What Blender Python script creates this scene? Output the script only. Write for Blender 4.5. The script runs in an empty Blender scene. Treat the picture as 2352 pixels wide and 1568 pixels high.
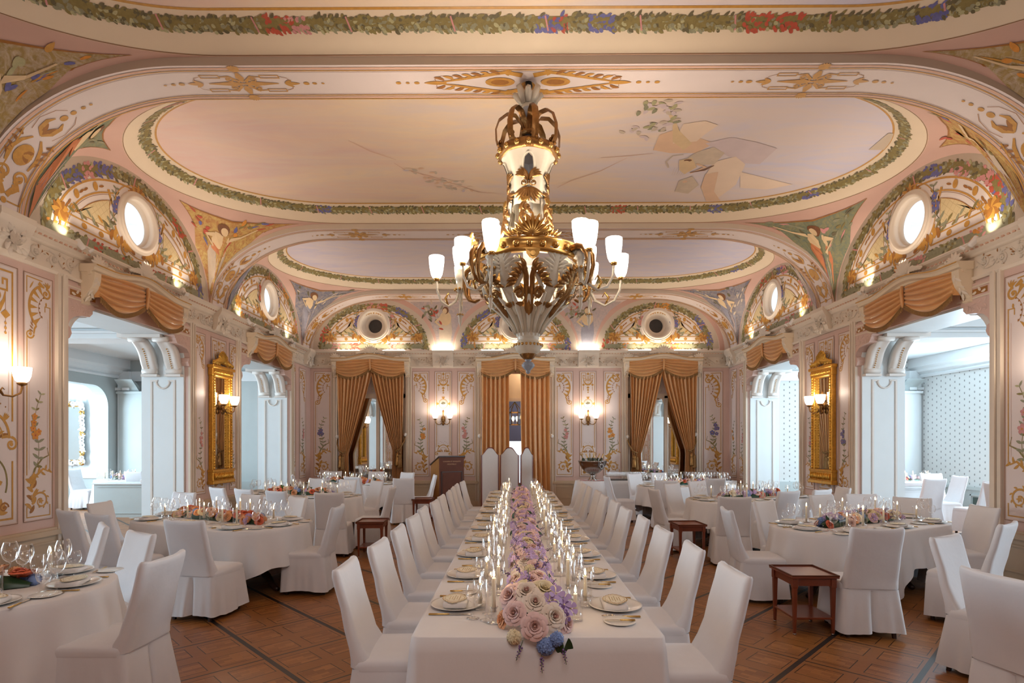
import bpy, bmesh, math, random
from mathutils import Vector, Matrix
random.seed(7)
SC = bpy.context.scene
COL = SC.collection
PI = math.pi
sin, cos, R = math.sin, math.cos, math.radians

# ---------------------------------------------------------------- camera
FPX, YAW, HOR, CAMH = 1300.0, 0.0065, 1018.0, 1.70
cd = bpy.data.cameras.new('camera')
cam = bpy.data.objects.new('camera', cd)
COL.objects.link(cam)
cam.location = (0, 0, CAMH)
cam.rotation_euler = (PI / 2, 0, YAW)
cd.sensor_width = 36
cd.lens = 36 * FPX / 2352
cd.shift_x = 0.0
cd.shift_y = (HOR - 784) / 2352
cd.clip_start = 0.05
cd.clip_end = 200
SC.camera = cam
SC.view_settings.view_transform = 'Standard'
SC.view_settings.look = 'None'
SC.view_settings.exposure = 0.2
SC.view_settings.gamma = 1.0
SC.view_settings.use_curve_mapping = False
cy = SC.cycles
cy.use_denoising = True
cy.max_bounces = 6
cy.diffuse_bounces = 3
cy.glossy_bounces = 3
cy.transmission_bounces = 4
cy.transparent_max_bounces = 20
cy.adaptive_threshold = 0.02
cy.sample_clamp_indirect = 4.0
cy.sample_clamp_direct = 0
cy.caustics_reflective = False
cy.caustics_refractive = False
cy.blur_glossy = 1.0

# ---------------------------------------------------------------- sky + daylight + room fill
w = bpy.data.worlds.new('World')
SC.world = w
w.use_nodes = True
w.node_tree.nodes['Background'].inputs[0].default_value = (0.80, 0.91, 1.0, 1)
w.node_tree.nodes['Background'].inputs[1].default_value = 1.35


def lamp(name, kind, loc, power, color, size=0.1, rot=None, sy=None, parent=None):
    l = bpy.data.lights.new(name, kind)
    l.energy = power
    l.color = color
    if kind == 'AREA':
        l.size = size
        if sy:
            l.shape = 'RECTANGLE'
            l.size_y = sy
    elif kind == 'SPOT':
        l.shadow_soft_size = 0.03
        l.spot_size = size
        l.spot_blend = 0.6
    else:
        l.shadow_soft_size = size
    o = bpy.data.objects.new(name, l)
    COL.objects.link(o)
    o.location = loc
    if rot:
        o.rotation_euler = rot
    if parent:
        o.parent = parent
    return o


WARM = (1.0, 0.85, 0.68)
COOL = (0.66, 0.86, 1.0)
# tall windows of the two side rooms (just beyond the frame) let the daylight in
lamp('daylight_left', 'AREA', (-10.05, 4.6, 2.0), 360, COOL, 5.0, (0, -PI / 2, 0), 2.6)
lamp('daylight_right', 'AREA', (10.15, 4.6, 2.0), 330, COOL, 5.0, (0, PI / 2, 0), 2.6)
lamp('daylight_left_bay', 'AREA', (-13.1, 11.5, 2.1), 520, COOL, 2.6, (0, -PI / 2, 0), 2.6)
lamp('right_room_fill', 'AREA', (10.2, 11.6, 2.3), 290, COOL, 2.0, (0, PI / 2, 0), 2.6)  # added fill lamp; the wall behind it has no window
# unseen warm lamps added along the side cornices to brighten the vaults
for x_, s_ in ((-5.36, -1), (5.56, 1)):
    for y_ in (8.36, 12.82):
        lamp('vault_fill', 'AREA', (x_, y_, 4.30), 22, (1.0, 0.86, 0.70), 0.06, (R(180), R(-38) * s_, 0), 3.4)
# added fill lamps behind and above the camera, without any fixture
lamp('rear_fill_light', 'AREA', (0.1, -0.9, 4.6), 60, (1.0, 0.93, 0.90), 2.4, (R(42), 0, 0), 2.0)
lamp('rear_fill_uplight', 'AREA', (0.1, 1.0, 3.6), 9, (1.0, 0.90, 0.80), 2.4, (R(165), 0, 0), 2.0)


# ---------------------------------------------------------------- materials
def srgb(r, g, b):
    f = lambda c: ((c / 255.0) / 12.92 if c / 255.0 <= 0.04045 else (((c / 255.0) + 0.055) / 1.055) ** 2.4)
    return (f(r), f(g), f(b), 1.0)


class NT:
    def __init__(s, name):
        s.m = bpy.data.materials.new(name)
        s.m.use_nodes = True
        s.t = s.m.node_tree
        s.n = s.t.nodes
        s.b = s.n['Principled BSDF']
        s.out = s.n['Material Output']

    def node(s, typ, **kw):
        n = s.n.new(typ)
        for k, v in kw.items():
            setattr(n, k, v)
        return n

    def link(s, a, b):
        s.t.links.new(a, b)

    def math(s, op, a, b=None, c=None, clamp=False):
        n = s.n.new('ShaderNodeMath')
        n.operation = op
        n.use_clamp = clamp
        for i, x in enumerate((a, b, c)):
            if x is None:
                continue
            if isinstance(x, (int, float)):
                n.inputs[i].default_value = x
            else:
                s.link(x, n.inputs[i])
        return n.outputs[0]

    def mix(s, fac, a, b):
        n = s.n.new('ShaderNodeMix')
        n.data_type = 'RGBA'
        for sock, x in ((n.inputs[0], fac), (n.inputs[6], a), (n.inputs[7], b)):
            if isinstance(x, (int, float)):
                sock.default_value = x
            elif isinstance(x, tuple):
                sock.default_value = x
            else:
                s.link(x, sock)
        return n.outputs[2]

    def coord(s, scale=(1, 1, 1), rot=(0, 0, 0), kind='Object'):
        tc = s.n.new('ShaderNodeTexCoord')
        mp = s.n.new('ShaderNodeMapping')
        mp.inputs['Scale'].default_value = scale
        mp.inputs['Rotation'].default_value = rot
        s.link(tc.outputs[kind], mp.inputs[0])
        return mp.outputs[0]

    def noise(s, vec, scale, detail=3, rough=0.5, dist=0.0):
        n = s.n.new('ShaderNodeTexNoise')
        n.inputs['Scale'].default_value = scale
        n.inputs['Detail'].default_value = detail
        n.inputs['Roughness'].default_value = rough
        n.inputs['Distortion'].default_value = dist
        s.link(vec, n.inputs['Vector'])
        return n

    def ramp(s, fac, stops):
        n = s.n.new('ShaderNodeValToRGB')
        e = n.color_ramp.elements
        e[0].position, e[0].color = stops[0]
        e[1].position, e[1].color = stops[-1]
        for p, c in stops[1:-1]:
            x = e.new(p)
            x.color = c
        s.link(fac, n.inputs[0])
        return n.outputs[0]

    def bump(s, h, strength, dist=0.02):
        n = s.n.new('ShaderNodeBump')
        n.inputs['Strength'].default_value = strength
        n.inputs['Distance'].default_value = dist
        s.link(h, n.inputs['Height'])
        s.link(n.outputs[0], s.b.inputs['Normal'])


def mat(name, c, rough=0.6, metal=0.0, var=0.06, vs=6.0, bump=0.0, bs=40.0, spec=0.5, sub=0.0, sheen=0.0):
    t = NT(name)
    v = t.coord()
    n = t.noise(v, vs, 3)
    lo = tuple(x * (1 - var) for x in c[:3]) + (1,)
    hi = tuple(min(1, x * (1 + var)) for x in c[:3]) + (1,)
    t.link(t.mix(n.outputs[0], lo, hi), t.b.inputs['Base Color'])
    t.b.inputs['Roughness'].default_value = rough
    t.b.inputs['Metallic'].default_value = metal
    t.b.inputs['Specular IOR Level'].default_value = spec
    if sheen:
        t.b.inputs['Sheen Weight'].default_value = sheen
    if bump:
        n2 = t.noise(v, bs, 4)
        t.bump(n2.outputs[0], bump)
    return t.m


def emit(name, c, strength):
    t = NT(name)
    e = t.node('ShaderNodeEmission')
    e.inputs[0].default_value = c
    e.inputs[1].default_value = strength
    t.link(e.outputs[0], t.out.inputs[0])
    return t.m


def thin_glass(name, tint=(1, 1, 1, 1), f0=0.03, f1=0.55, rough=0.02):
    """clear blown glass: see-through, mirror-like at grazing angles"""
    t = NT(name)
    lw = t.node('ShaderNodeLayerWeight')
    lw.inputs[0].default_value = 0.45
    g = t.node('ShaderNodeBsdfGlossy')
    g.inputs['Roughness'].default_value = rough
    g.inputs['Color'].default_value = (1, 1, 1, 1)
    tr = t.node('ShaderNodeBsdfTransparent')
    tr.inputs[0].default_value = tint
    mx = t.node('ShaderNodeMixShader')
    f = t.math('MULTIPLY_ADD', t.math('POWER', lw.outputs['Facing'], 1.8), f1, f0)
    t.link(f, mx.inputs[0])
    t.link(tr.outputs[0], mx.inputs[1])
    t.link(g.outputs[0], mx.inputs[2])
    t.link(mx.outputs[0], t.out.inputs[0])
    return t.m


M = {}
M['pink'] = mat('rose_wall_paint', srgb(216, 183, 170), 0.55, var=0.05, vs=3, bump=0.04, bs=60)
M['lilac'] = mat('pale_lilac_panel', srgb(226, 209, 203), 0.5, var=0.04, vs=4, bump=0.03, bs=80)
M['cream'] = mat('cream_plaster', srgb(229, 208, 180), 0.6, var=0.04, vs=3, bump=0.03, bs=50)
M['creamd'] = mat('cream_moulding', srgb(226, 209, 190), 0.5, var=0.05, vs=5, bump=0.03)
M['white'] = mat('white_plaster', srgb(236, 229, 222), 0.5, var=0.03, vs=5, bump=0.03)
M['bwhite'] = mat('cool_white_paint', srgb(232, 238, 240), 0.45, var=0.03, vs=4)
M['bgrey'] = mat('cool_grey_paint', srgb(186, 196, 196), 0.5, var=0.05, vs=4)
M['dado'] = mat('beige_dado', srgb(205, 180, 150), 0.5, var=0.05, vs=4)
M['mauve'] = mat('mauve_plaster', srgb(206, 166, 150), 0.6, var=0.06, vs=3)
M['greyb'] = mat('greige_plaster', srgb(200, 182, 162), 0.6, var=0.06, vs=3)
M['lunette'] = mat('lunette_ground', srgb(230, 214, 204), 0.6, var=0.04, vs=3)
M['ochre'] = mat('gilt_ochre_paint', srgb(196, 142, 62), 0.45, var=0.25, vs=22, spec=0.6)
M['ochred'] = mat('dark_ochre_paint', srgb(160, 104, 44), 0.5, var=0.25, vs=22)
M['pinkline'] = mat('pink_line_paint', srgb(214, 170, 144), 0.55)
M['thinline'] = mat('brown_line_paint', srgb(150, 108, 78), 0.6)
M['leafg'] = mat('painted_sage_leaf', srgb(146, 142, 114), 0.6, var=0.3, vs=30)
M['leafo'] = mat('painted_olive_leaf', srgb(136, 120, 70), 0.6, var=0.3, vs=30)
M['leafd'] = mat('painted_dark_leaf', srgb(104, 94, 66), 0.6, var=0.3, vs=30)
M['leafw'] = mat('painted_pale_leaf', srgb(178, 170, 128), 0.6, var=0.2, vs=30)
M['pred'] = mat('painted_red_bloom', srgb(188, 84, 62), 0.6, var=0.3, vs=30)
M['pblue'] = mat('painted_blue_bloom', srgb(106, 104, 156), 0.6, var=0.3, vs=30)
M['ppink'] = mat('painted_pink_bloom', srgb(206, 142, 138), 0.6, var=0.25, vs=30)
M['porange'] = mat('painted_orange_bloom', srgb(214, 142, 60), 0.6, var=0.25, vs=30)
M['skin'] = mat('painted_flesh', srgb(222, 192, 150), 0.6, var=0.12, vs=8)
M['hair'] = mat('painted_auburn_hair', srgb(120, 76, 44), 0.6, var=0.3, vs=25)
M['drapew'] = mat('painted_white_drapery', srgb(208, 188, 166), 0.6, var=0.15, vs=9)
M['drapeo'] = mat('painted_coral_drapery', srgb(204, 128, 84), 0.6, var=0.22, vs=9)
M['drapeb'] = mat('painted_grey_blue_drapery', srgb(150, 146, 156), 0.6, var=0.25, vs=9)
M['peach'] = mat('fresco_peach', srgb(234, 208, 184), 0.6, var=0.08, vs=3)
M['peach2'] = mat('fresco_apricot', srgb(226, 188, 156), 0.6, var=0.1, vs=4)
M['mauvef'] = mat('fresco_mauve', srgb(212, 192, 192), 0.6, var=0.1, vs=4)
M['white_satin'] = mat('white_cotton_cover', srgb(230, 227, 229), 0.85, var=0.03, vs=9, bump=0.12, bs=14, spec=0.2, sheen=0.15)
M['linen'] = mat('white_linen', srgb(233, 229, 229), 0.8, var=0.02, vs=8, bump=0.06, bs=22, spec=0.25)
M['satin'] = mat('gold_satin', srgb(228, 168, 106), 0.36, var=0.12, vs=6, spec=0.5, sheen=0.3)
def translucent(name, amount):
    """let a little light through a cloth"""
    m = M[name]
    t = m.node_tree
    b = t.nodes['Principled BSDF']
    tl = t.nodes.new('ShaderNodeBsdfTranslucent')
    mx = t.nodes.new('ShaderNodeMixShader')
    mx.inputs[0].default_value = amount
    src = b.inputs['Base Color'].links[0].from_socket
    t.links.new(src, tl.inputs[0])
    t.links.new(b.outputs[0], mx.inputs[1])
    t.links.new(tl.outputs[0], mx.inputs[2])
    t.links.new(mx.outputs[0], t.nodes['Material Output'].inputs[0])


translucent('satin', 0.15)
M['satind'] = mat('bronze_fringe', srgb(140, 100, 52), 0.7, var=0.3, vs=60)
M['gilt'] = mat('gilded_wood', srgb(222, 168, 74), 0.3, 0.85, var=0.3, vs=20, bump=0.25, bs=45)
M['brass'] = mat('polished_brass', srgb(196, 152, 86), 0.25, 0.9, var=0.15, vs=14)
M['bronze'] = mat('aged_bronze', srgb(150, 108, 62), 0.32, 0.85, var=0.4, vs=24, bump=0.2, bs=50)
M['ivory'] = mat('ivory_enamel', srgb(214, 202, 182), 0.35, var=0.06, vs=14)
M['bluegrey'] = mat('blue_grey_enamel', srgb(150, 156, 168), 0.35, var=0.1, vs=10)
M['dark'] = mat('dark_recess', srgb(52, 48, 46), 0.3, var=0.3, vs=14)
M['iron'] = mat('blackened_metal', srgb(40, 38, 36), 0.4, 0.6)
M['mahog'] = mat('mahogany', srgb(124, 58, 34), 0.28, var=0.25, vs=7, spec=0.6)
M['walnut'] = mat('walnut_veneer', srgb(98, 50, 28), 0.5, var=0.3, vs=5, spec=0.3)
M['oakv'] = mat('burl_veneer', srgb(150, 98, 48), 0.5, var=0.3, vs=6, spec=0.3)
M['darkwood'] = mat('dark_turned_wood', srgb(58, 32, 22), 0.35, var=0.3, vs=8)
M['silver'] = mat('hammered_silver', srgb(176, 170, 166), 0.22, 1.0, var=0.08, vs=9, bump=0.1, bs=30)
M['cutlery'] = mat('silver_cutlery', srgb(214, 204, 188), 0.18, 1.0, var=0.04)
M['gold'] = mat('gold_handle', srgb(206, 172, 104), 0.25, 0.95, var=0.1)
M['china'] = mat('white_china', srgb(242, 238, 232), 0.15, var=0.01, spec=0.6)
M['paper'] = mat('menu_card', srgb(236, 226, 204), 0.8, var=0.03)
M['wax'] = mat('ivory_wax', srgb(246, 232, 204), 0.5, var=0.02)
M['wick'] = mat('black_wick', srgb(40, 30, 24), 0.8)
M['flame'] = emit('candle_flame', (1.0, 0.72, 0.36, 1), 26)
M['shade'] = emit('lit_opal_shade', (1.0, 0.93, 0.82, 1), 3.0)
M['bulb'] = emit('lit_bulb', (1.0, 0.92, 0.8, 1), 14)
M['ledlit'] = emit('lit_cove_strip', (1.0, 0.90, 0.74, 1), 5)
M['daypane'] = emit('daylit_pane', (0.90, 0.96, 1.0, 1), 1.5)
M['glass'] = thin_glass('clear_glass', f0=0.05, f1=0.85)
M['hglass'] = thin_glass('hurricane_glass', f0=0.03, f1=0.55)
M['mirror'] = mat('mirror_glass', (0.86, 0.87, 0.86, 1), 0.02, 1.0, var=0.0)
M['fabric'] = mat('pale_linen_screen', srgb(214, 204, 198), 0.85, var=0.04, vs=20, bump=0.05, bs=120)
M['rosew'] = mat('ivory_rose', srgb(240, 222, 204), 0.6, var=0.08, vs=20)
M['rosep'] = mat('blush_rose', srgb(232, 196, 190), 0.6, var=0.12, vs=20)
M['roseo'] = mat('peach_rose', srgb(232, 164, 116), 0.6, var=0.15, vs=20)
M['rosec'] = mat('coral_bloom', srgb(214, 104, 72), 0.6, var=0.2, vs=20)
M['lilacf'] = mat('lilac_bloom', srgb(196, 168, 214), 0.6, var=0.12, vs=20)
M['violet'] = mat('violet_spike', srgb(128, 94, 150), 0.6, var=0.2, vs=20)
M['bluef'] = mat('blue_hydrangea', srgb(126, 152, 206), 0.6, var=0.15, vs=20)
M['creamf'] = mat('cream_bloom', srgb(238, 220, 180), 0.6, var=0.1, vs=20)
M['rosein'] = mat('rose_heart', srgb(206, 160, 146), 0.6, var=0.2, vs=20)
M['green'] = mat('green_leaf', srgb(64, 92, 48), 0.4, var=0.3, vs=20)
M['dkgreen'] = mat('dark_green_leaf', srgb(34, 66, 40), 0.35, var=0.3, vs=20)
M['grille'] = mat('dark_green_grille', srgb(70, 84, 78), 0.5, var=0.3, vs=90)
M['greyblind'] = mat('grey_lavender_wall', srgb(128, 122, 140), 0.7, var=0.05)
M['champ'] = mat('bottle_foil', srgb(196, 158, 110), 0.35, 0.6, var=0.2, vs=30)
M['bottle'] = mat('green_bottle', srgb(52, 56, 34), 0.15, var=0.2, spec=0.7)


def parquet():
    t = NT('inlaid_parquet')
    tc = t.node('ShaderNodeTexCoord')
    sp = t.node('ShaderNodeSeparateXYZ')
    t.link(tc.outputs['Object'], sp.inputs[0])
    xm = t.math('ABSOLUTE', t.math('SUBTRACT', sp.outputs[0], 0.14))
    p = t.math('MULTIPLY', t.math('SUBTRACT', sp.outputs[1], xm), 0.70711)
    q = t.math('MULTIPLY', t.math('ADD', sp.outputs[1], xm), 0.70711)
    P, Q = 0.72, 0.745
    pp = t.math('FRACT', t.math('DIVIDE', t.math('SUBTRACT', p, 1.664), P))
    qq = t.math('FRACT', t.math('DIVIDE', t.math('SUBTRACT', q, 5.39), Q))

    def band(f, half):   # 1 near integer positions
        d = t.math('MINIMUM', f, t.math('SUBTRACT', 1.0, f))
        return t.math('LESS_THAN', d, half)
    wide = band(pp, 0.028)
    thin = band(qq, 0.011)
    # two by two outlined rectangles in each field
    p2 = t.math('ABSOLUTE', t.math('SUBTRACT', t.math('FRACT', t.math('MULTIPLY', pp, 2.0)), 0.5))
    q2 = t.math('ABSOLUTE', t.math('SUBTRACT', t.math('FRACT', t.math('MULTIPLY', qq, 2.0)), 0.5))
    ino = t.math('MULTIPLY', t.math('LESS_THAN', p2, 0.375), t.math('LESS_THAN', q2, 0.32))
    ini = t.math('MULTIPLY', t.math('LESS_THAN', p2, 0.357), t.math('LESS_THAN', q2, 0.302))
    line = t.math('SUBTRACT', ino, ini)
    cmb = t.node('ShaderNodeCombineXYZ')
    t.link(p, cmb.inputs[0])
    t.link(q, cmb.inputs[1])
    br = t.node('ShaderNodeTexBrick')
    br.inputs['Scale'].default_value = 1.0
    br.inputs['Brick Width'].default_value = 0.14
    br.inputs['Row Height'].default_value = 0.036
    br.inputs['Mortar Size'].default_value = 0.0006
    br.inputs['Color1'].default_value = srgb(182, 122, 66)
    br.inputs['Color2'].default_value = srgb(146, 90, 44)
    br.inputs['Mortar'].default_value = srgb(80, 46, 24)
    t.link(cmb.outputs[0], br.inputs['Vector'])
    n = t.noise(cmb.outputs[0], 3.0, 4)
    gr = t.noise(t.coord((6, 60, 1), (0, 0, R(45))), 3.0, 3)
    plain = t.mix(gr.outputs[0], srgb(140, 86, 40), srgb(176, 116, 60))
    base = t.mix(ini, plain, br.outputs[0])
    base = t.mix(t.math('MULTIPLY', n.outputs[0], 0.30), base, srgb(104, 60, 30))
    base = t.mix(line, base, srgb(48, 28, 16))
    dark = t.math('MAXIMUM', wide, thin)
    base = t.mix(dark, base, srgb(46, 38, 34))
    t.link(base, t.b.inputs['Base Color'])
    t.b.inputs['Roughness'].default_value = 0.34
    t.b.inputs['Specular IOR Level'].default_value = 0.5
    t.bump(gr.outputs[0], 0.03)
    return t.m


M['floor'] = parquet()


def frescosky(name, lo, mid, hi, sx=0.3):
    t = NT(name)
    tc = t.node('ShaderNodeTexCoord')
    sp = t.node('ShaderNodeSeparateXYZ')
    t.link(tc.outputs['Object'], sp.inputs[0])
    g = t.math('MULTIPLY_ADD', sp.outputs[0], 0.095, 0.5, clamp=True)
    v = t.coord((0.22, 0.9, 1))
    n1 = t.noise(v, 1.3, 5, 0.6, 1.2)
    n2 = t.noise(t.coord((0.5, 1.6, 1)), 2.4, 5, 0.6, 1.5)
    f = t.math('ADD', g, t.math('MULTIPLY_ADD', n1.outputs[0], 1.3, -0.65))
    c = t.ramp(f, [(0.0, lo), (0.45, mid), (1.0, hi)])
    c2 = t.mix(t.math('MULTIPLY_ADD', n2.outputs[0], 1.5, -0.55, clamp=True), c, srgb(226, 206, 194))
    t.link(c2, t.b.inputs['Base Color'])
    t.b.inputs['Roughness'].default_value = 0.65
    return t.m


M['sky_a'] = frescosky('fresco_dawn_sky', srgb(226, 190, 180), srgb(240, 212, 180), srgb(208, 202, 220))
M['sky_b'] = frescosky('fresco_evening_sky', srgb(196, 188, 208), srgb(214, 202, 206), srgb(192, 190, 214))


def paintground(name, a, b, c):
    t = NT(name)
    v = t.coord()
    n1 = t.noise(v, 2.2, 5, 0.6, 1.0)
    n2 = t.noise(v, 9, 5, 0.65, 2.0)
    x = t.mix(t.math('MULTIPLY_ADD', n1.outputs[0], 3.0, -1.0, clamp=True), a, b)
    x = t.mix(t.math('MULTIPLY_ADD', n2.outputs[0], 3.0, -1.2, clamp=True), x, c)
    t.link(x, t.b.inputs['Base Color'])
    t.b.inputs['Roughness'].default_value = 0.65
    return t.m


M['pg_autumn'] = paintground('painted_autumn_ground', srgb(206, 178, 110), srgb(190, 150, 84), srgb(168, 96, 58))
M['pg_green'] = paintground('painted_meadow_ground', srgb(128, 128, 96), srgb(150, 142, 100), srgb(96, 112, 106))
M['pg_storm'] = paintground('painted_storm_ground', srgb(96, 98, 118), srgb(140, 132, 138), srgb(166, 150, 138))
M['pg_wheat'] = paintground('painted_wheat_ground', srgb(176, 146, 84), srgb(150, 126, 76), srgb(198, 178, 160))
M['pg_blush'] = paintground('painted_blush_ground', srgb(206, 184, 172), srgb(190, 172, 172), srgb(168, 160, 160))


def trellis():
    t = NT('ochre_trellis_ground')
    v = t.coord((1, 1, 1))
    sp = t.node('ShaderNodeSeparateXYZ')
    t.link(v, sp.inputs[0])
    h = t.math('ADD', sp.outputs[0], sp.outputs[1])
    a = t.math('FRACT', t.math('MULTIPLY', t.math('ADD', h, sp.outputs[2]), 9.0))
    b = t.math('FRACT', t.math('MULTIPLY', t.math('SUBTRACT', h, sp.outputs[2]), 9.0))
    ln = t.math('MAXIMUM', t.math('LESS_THAN', a, 0.1), t.math('LESS_THAN', b, 0.1))
    n = t.noise(v, 3, 3)
    base = t.mix(n.outputs[0], srgb(214, 190, 142), srgb(226, 204, 160))
    t.link(t.mix(t.math('MULTIPLY', ln, 0.45), base, srgb(186, 156, 108)), t.b.inputs['Base Color'])
    t.b.inputs['Roughness'].default_value = 0.65
    return t.m


M['trellis'] = trellis()


def wallpaper():
    t = NT('sprigged_wallpaper')
    tc = t.node('ShaderNodeTexCoord')
    sp = t.node('ShaderNodeSeparateXYZ')
    t.link(tc.outputs['Object'], sp.inputs[0])
    h = t.math('ADD', sp.outputs[0], sp.outputs[1])
    u = t.math('MULTIPLY', h, 7.0)
    row = t.math('FLOOR', u)
    sh = t.math('MULTIPLY', t.math('FRACT', t.math('MULTIPLY', row, 0.5)), 1.0)
    vv = t.math('ADD', t.math('MULTIPLY', sp.outputs[2], 7.0), sh)
    du = t.math('SUBTRACT', t.math('FRACT', u), 0.5)
    dv = t.math('SUBTRACT', t.math('FRACT', vv), 0.5)
    d = t.math('ADD', t.math('POWER', t.math('MULTIPLY', du, 1.6), 2.0), t.math('POWER', dv, 2.0))
    dot = t.math('LESS_THAN', d, 0.03)
    t.link(t.mix(dot, srgb(214, 216, 214), srgb(140, 140, 138)), t.b.inputs['Base Color'])
    t.b.inputs['Roughness'].default_value = 0.7
    return t.m


M['wallpaper'] = wallpaper()


# ---------------------------------------------------------------- mesh helpers
class MB:
    def __init__(s, mats=()):
        s.v, s.f, s.mi, s.sm = [], [], [], []
        s.mats = []
        for m in mats:
            s.slot(m)

    def slot(s, m):
        if m not in s.mats:
            s.mats.append(m)
        return s.mats.index(m)

    def add(s, vs, fs, m, smooth=False, X=None):
        k = s.slot(m)
        o = len(s.v)
        if X is not None:
            vs = [tuple(X @ Vector(a)) for a in vs]
        s.v.extend(tuple(a) for a in vs)
        for f in fs:
            s.f.append(tuple(i + o for i in f))
            s.mi.append(k)
            s.sm.append(smooth)
        return o

    def quad(s, a, b, c, d, m, X=None):
        s.add([a, b, c, d], [(0, 1, 2, 3)], m, False, X)

    def box(s, a, b, m, X=None):
        x0, y0, z0 = a
        x1, y1, z1 = b
        s.add([(x0, y0, z0), (x1, y0, z0), (x1, y1, z0), (x0, y1, z0), (x0, y0, z1), (x1, y0, z1), (x1, y1, z1), (x0, y1, z1)],
              [(0, 3, 2, 1), (4, 5, 6, 7), (0, 1, 5, 4), (1, 2, 6, 5), (2, 3, 7, 6), (3, 0, 4, 7)], m, False, X)

    def bevbox(s, a, b, m, e=0.008, X=None):
        x0, y0, z0 = a
        x1, y1, z1 = b
        loops = []
        for z, i in ((z0, e), (z0 + e, 0), (z1 - e, 0), (z1, e)):
            loops.append([(x0 + e + i * 0, y0 + i, z), (x1 - e, y0 + i, z), (x1 - i, y0 + e, z), (x1 - i, y1 - e, z), (x1 - e, y1 - i, z), (x0 + e, y1 - i, z), (x0 + i, y1 - e, z), (x0 + i, y0 + e, z)])
        s.loft(loops, m, False, True, True, X)

    def loft(s, loops, m, smooth=True, cap0=False, cap1=False, X=None, closed=True):
        n = len(loops[0])
        vs = [p for l in loops for p in l]
        fs = []
        for k in range(len(loops) - 1):
            for i in range(n if closed else n - 1):
                j = (i + 1) % n
                fs.append((k * n + i, k * n + j, (k + 1) * n + j, (k + 1) * n + i))
        if cap0:
            fs.append(tuple(range(n - 1, -1, -1)))
        if cap1:
            fs.append(tuple((len(loops) - 1) * n + i for i in range(n)))
        s.add(vs, fs, m, smooth, X)

    def lathe(s, prof, n, m, c=(0, 0, 0), smooth=True, cap0=False, cap1=False, X=None, ripple=None):
        loops = []
        for r, z in prof:
            l = []
            for i in range(n):
                a = 2 * PI * i / n
                rr = r if ripple is None else r * (1 + ripple(a, z))
                l.append((c[0] + rr * cos(a), c[1] + rr * sin(a), c[2] + z))
            loops.append(l)
        s.loft(loops, m, smooth, cap0, cap1, X)

    def tube(s, pts, r, m, n=6, cap=True, X=None, smooth=True):
        pts = [Vector(p) for p in pts]
        k = len(pts)
        rs = r if isinstance(r, (list, tuple)) else [r] * k
        loops = []
        prev = None
        for i, p in enumerate(pts):
            d = (pts[min(i + 1, k - 1)] - pts[max(i - 1, 0)])
            if d.length < 1e-9:
                d = Vector((0, 0, 1))
            d.normalize()
            if prev is None:
                up = Vector((0, 0, 1)) if abs(d.z) < 0.9 else Vector((1, 0, 0))
                a = d.cross(up).normalized()
            else:
                a = (prev - d * prev.dot(d))
                a = a.normalized() if a.length > 1e-6 else d.orthogonal().normalized()
            prev = a
            b = d.cross(a)
            loops.append([tuple(p + (a * cos(2 * PI * j / n) + b * sin(2 * PI * j / n)) * rs[i]) for j in range(n)])
        s.loft(loops, m, smooth, cap, cap, X)

    def ball(s, c, r, m, nu=10, nv=6, sc=(1, 1, 1), X=None):
        prof = []
        loops = []
        for k in range(1, nv):
            t = PI * k / nv
            loops.append([(c[0] + r * sc[0] * sin(t) * cos(2 * PI * i / nu), c[1] + r * sc[1] * sin(t) * sin(2 * PI * i / nu), c[2] - r * sc[2] * cos(t)) for i in range(nu)])
        n = nu
        vs = [p for l in loops for p in l] + [(c[0], c[1], c[2] - r * sc[2]), (c[0], c[1], c[2] + r * sc[2])]
        fs = []
        L = len(loops)
        for k in range(L - 1):
            for i in range(n):
                j = (i + 1) % n
                fs.append((k * n + i, k * n + j, (k + 1) * n + j, (k + 1) * n + i))
        for i in range(n):
            j = (i + 1) % n
            fs.append((L * n, j, i))
            fs.append((L * n + 1, (L - 1) * n + i, (L - 1) * n + j))
        s.add(vs, fs, m, True, X)

    def prism(s, poly, d0, d1, m, fm):
        """polygon in (u,v) extruded between heights d0 and d1 through fm(u,v,h)"""
        n = len(poly)
        vs = [fm(u, v, d0) for u, v in poly] + [fm(u, v, d1) for u, v in poly]
        fs = [tuple(range(n, 2 * n)), tuple(range(n - 1, -1, -1))]
        for i in range(n):
            j = (i + 1) % n
            fs.append((i, j, n + j, n + i))
        s.add(vs, fs, m)

    def sweep(s, prof, path, m, closed=False, smooth=False):
        """prof: list of (out, z); path: list of ((x,y),(nx,ny)) corner points with outward direction"""
        loops = []
        for (x, y), (nx, ny) in path:
            loops.append([(x + nx * o, y + ny * o, z) for o, z in prof])
        s.loft(loops, m, smooth, closed=False)

    def build(s, name, parent=None, loc=None):
        me = bpy.data.meshes.new(name)
        me.from_pydata(s.v, [], s.f)
        for m in s.mats:
            me.materials.append(M[m] if isinstance(m, str) else m)
        me.polygons.foreach_set('material_index', s.mi)
        me.polygons.foreach_set('use_smooth', s.sm)
        me.update()
        o = bpy.data.objects.new(name, me)
        COL.objects.link(o)
        if parent:
            o.parent = parent
        if loc:
            o.location = loc
        return o


def tag(o, label, cat, group=None):
    o['label'] = label
    o['category'] = cat
    if group:
        o['group'] = group
    return o


def thing(name, label, cat, loc=(0, 0, 0), rz=0.0, group=None):
    o = bpy.data.objects.new(name, None)
    o.empty_display_size = 0.1
    COL.objects.link(o)
    o.location = loc
    o.rotation_euler = (0, 0, rz)
    return tag(o, label, cat, group)


def struct(o):
    o['kind'] = 'structure'
    return o


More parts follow.
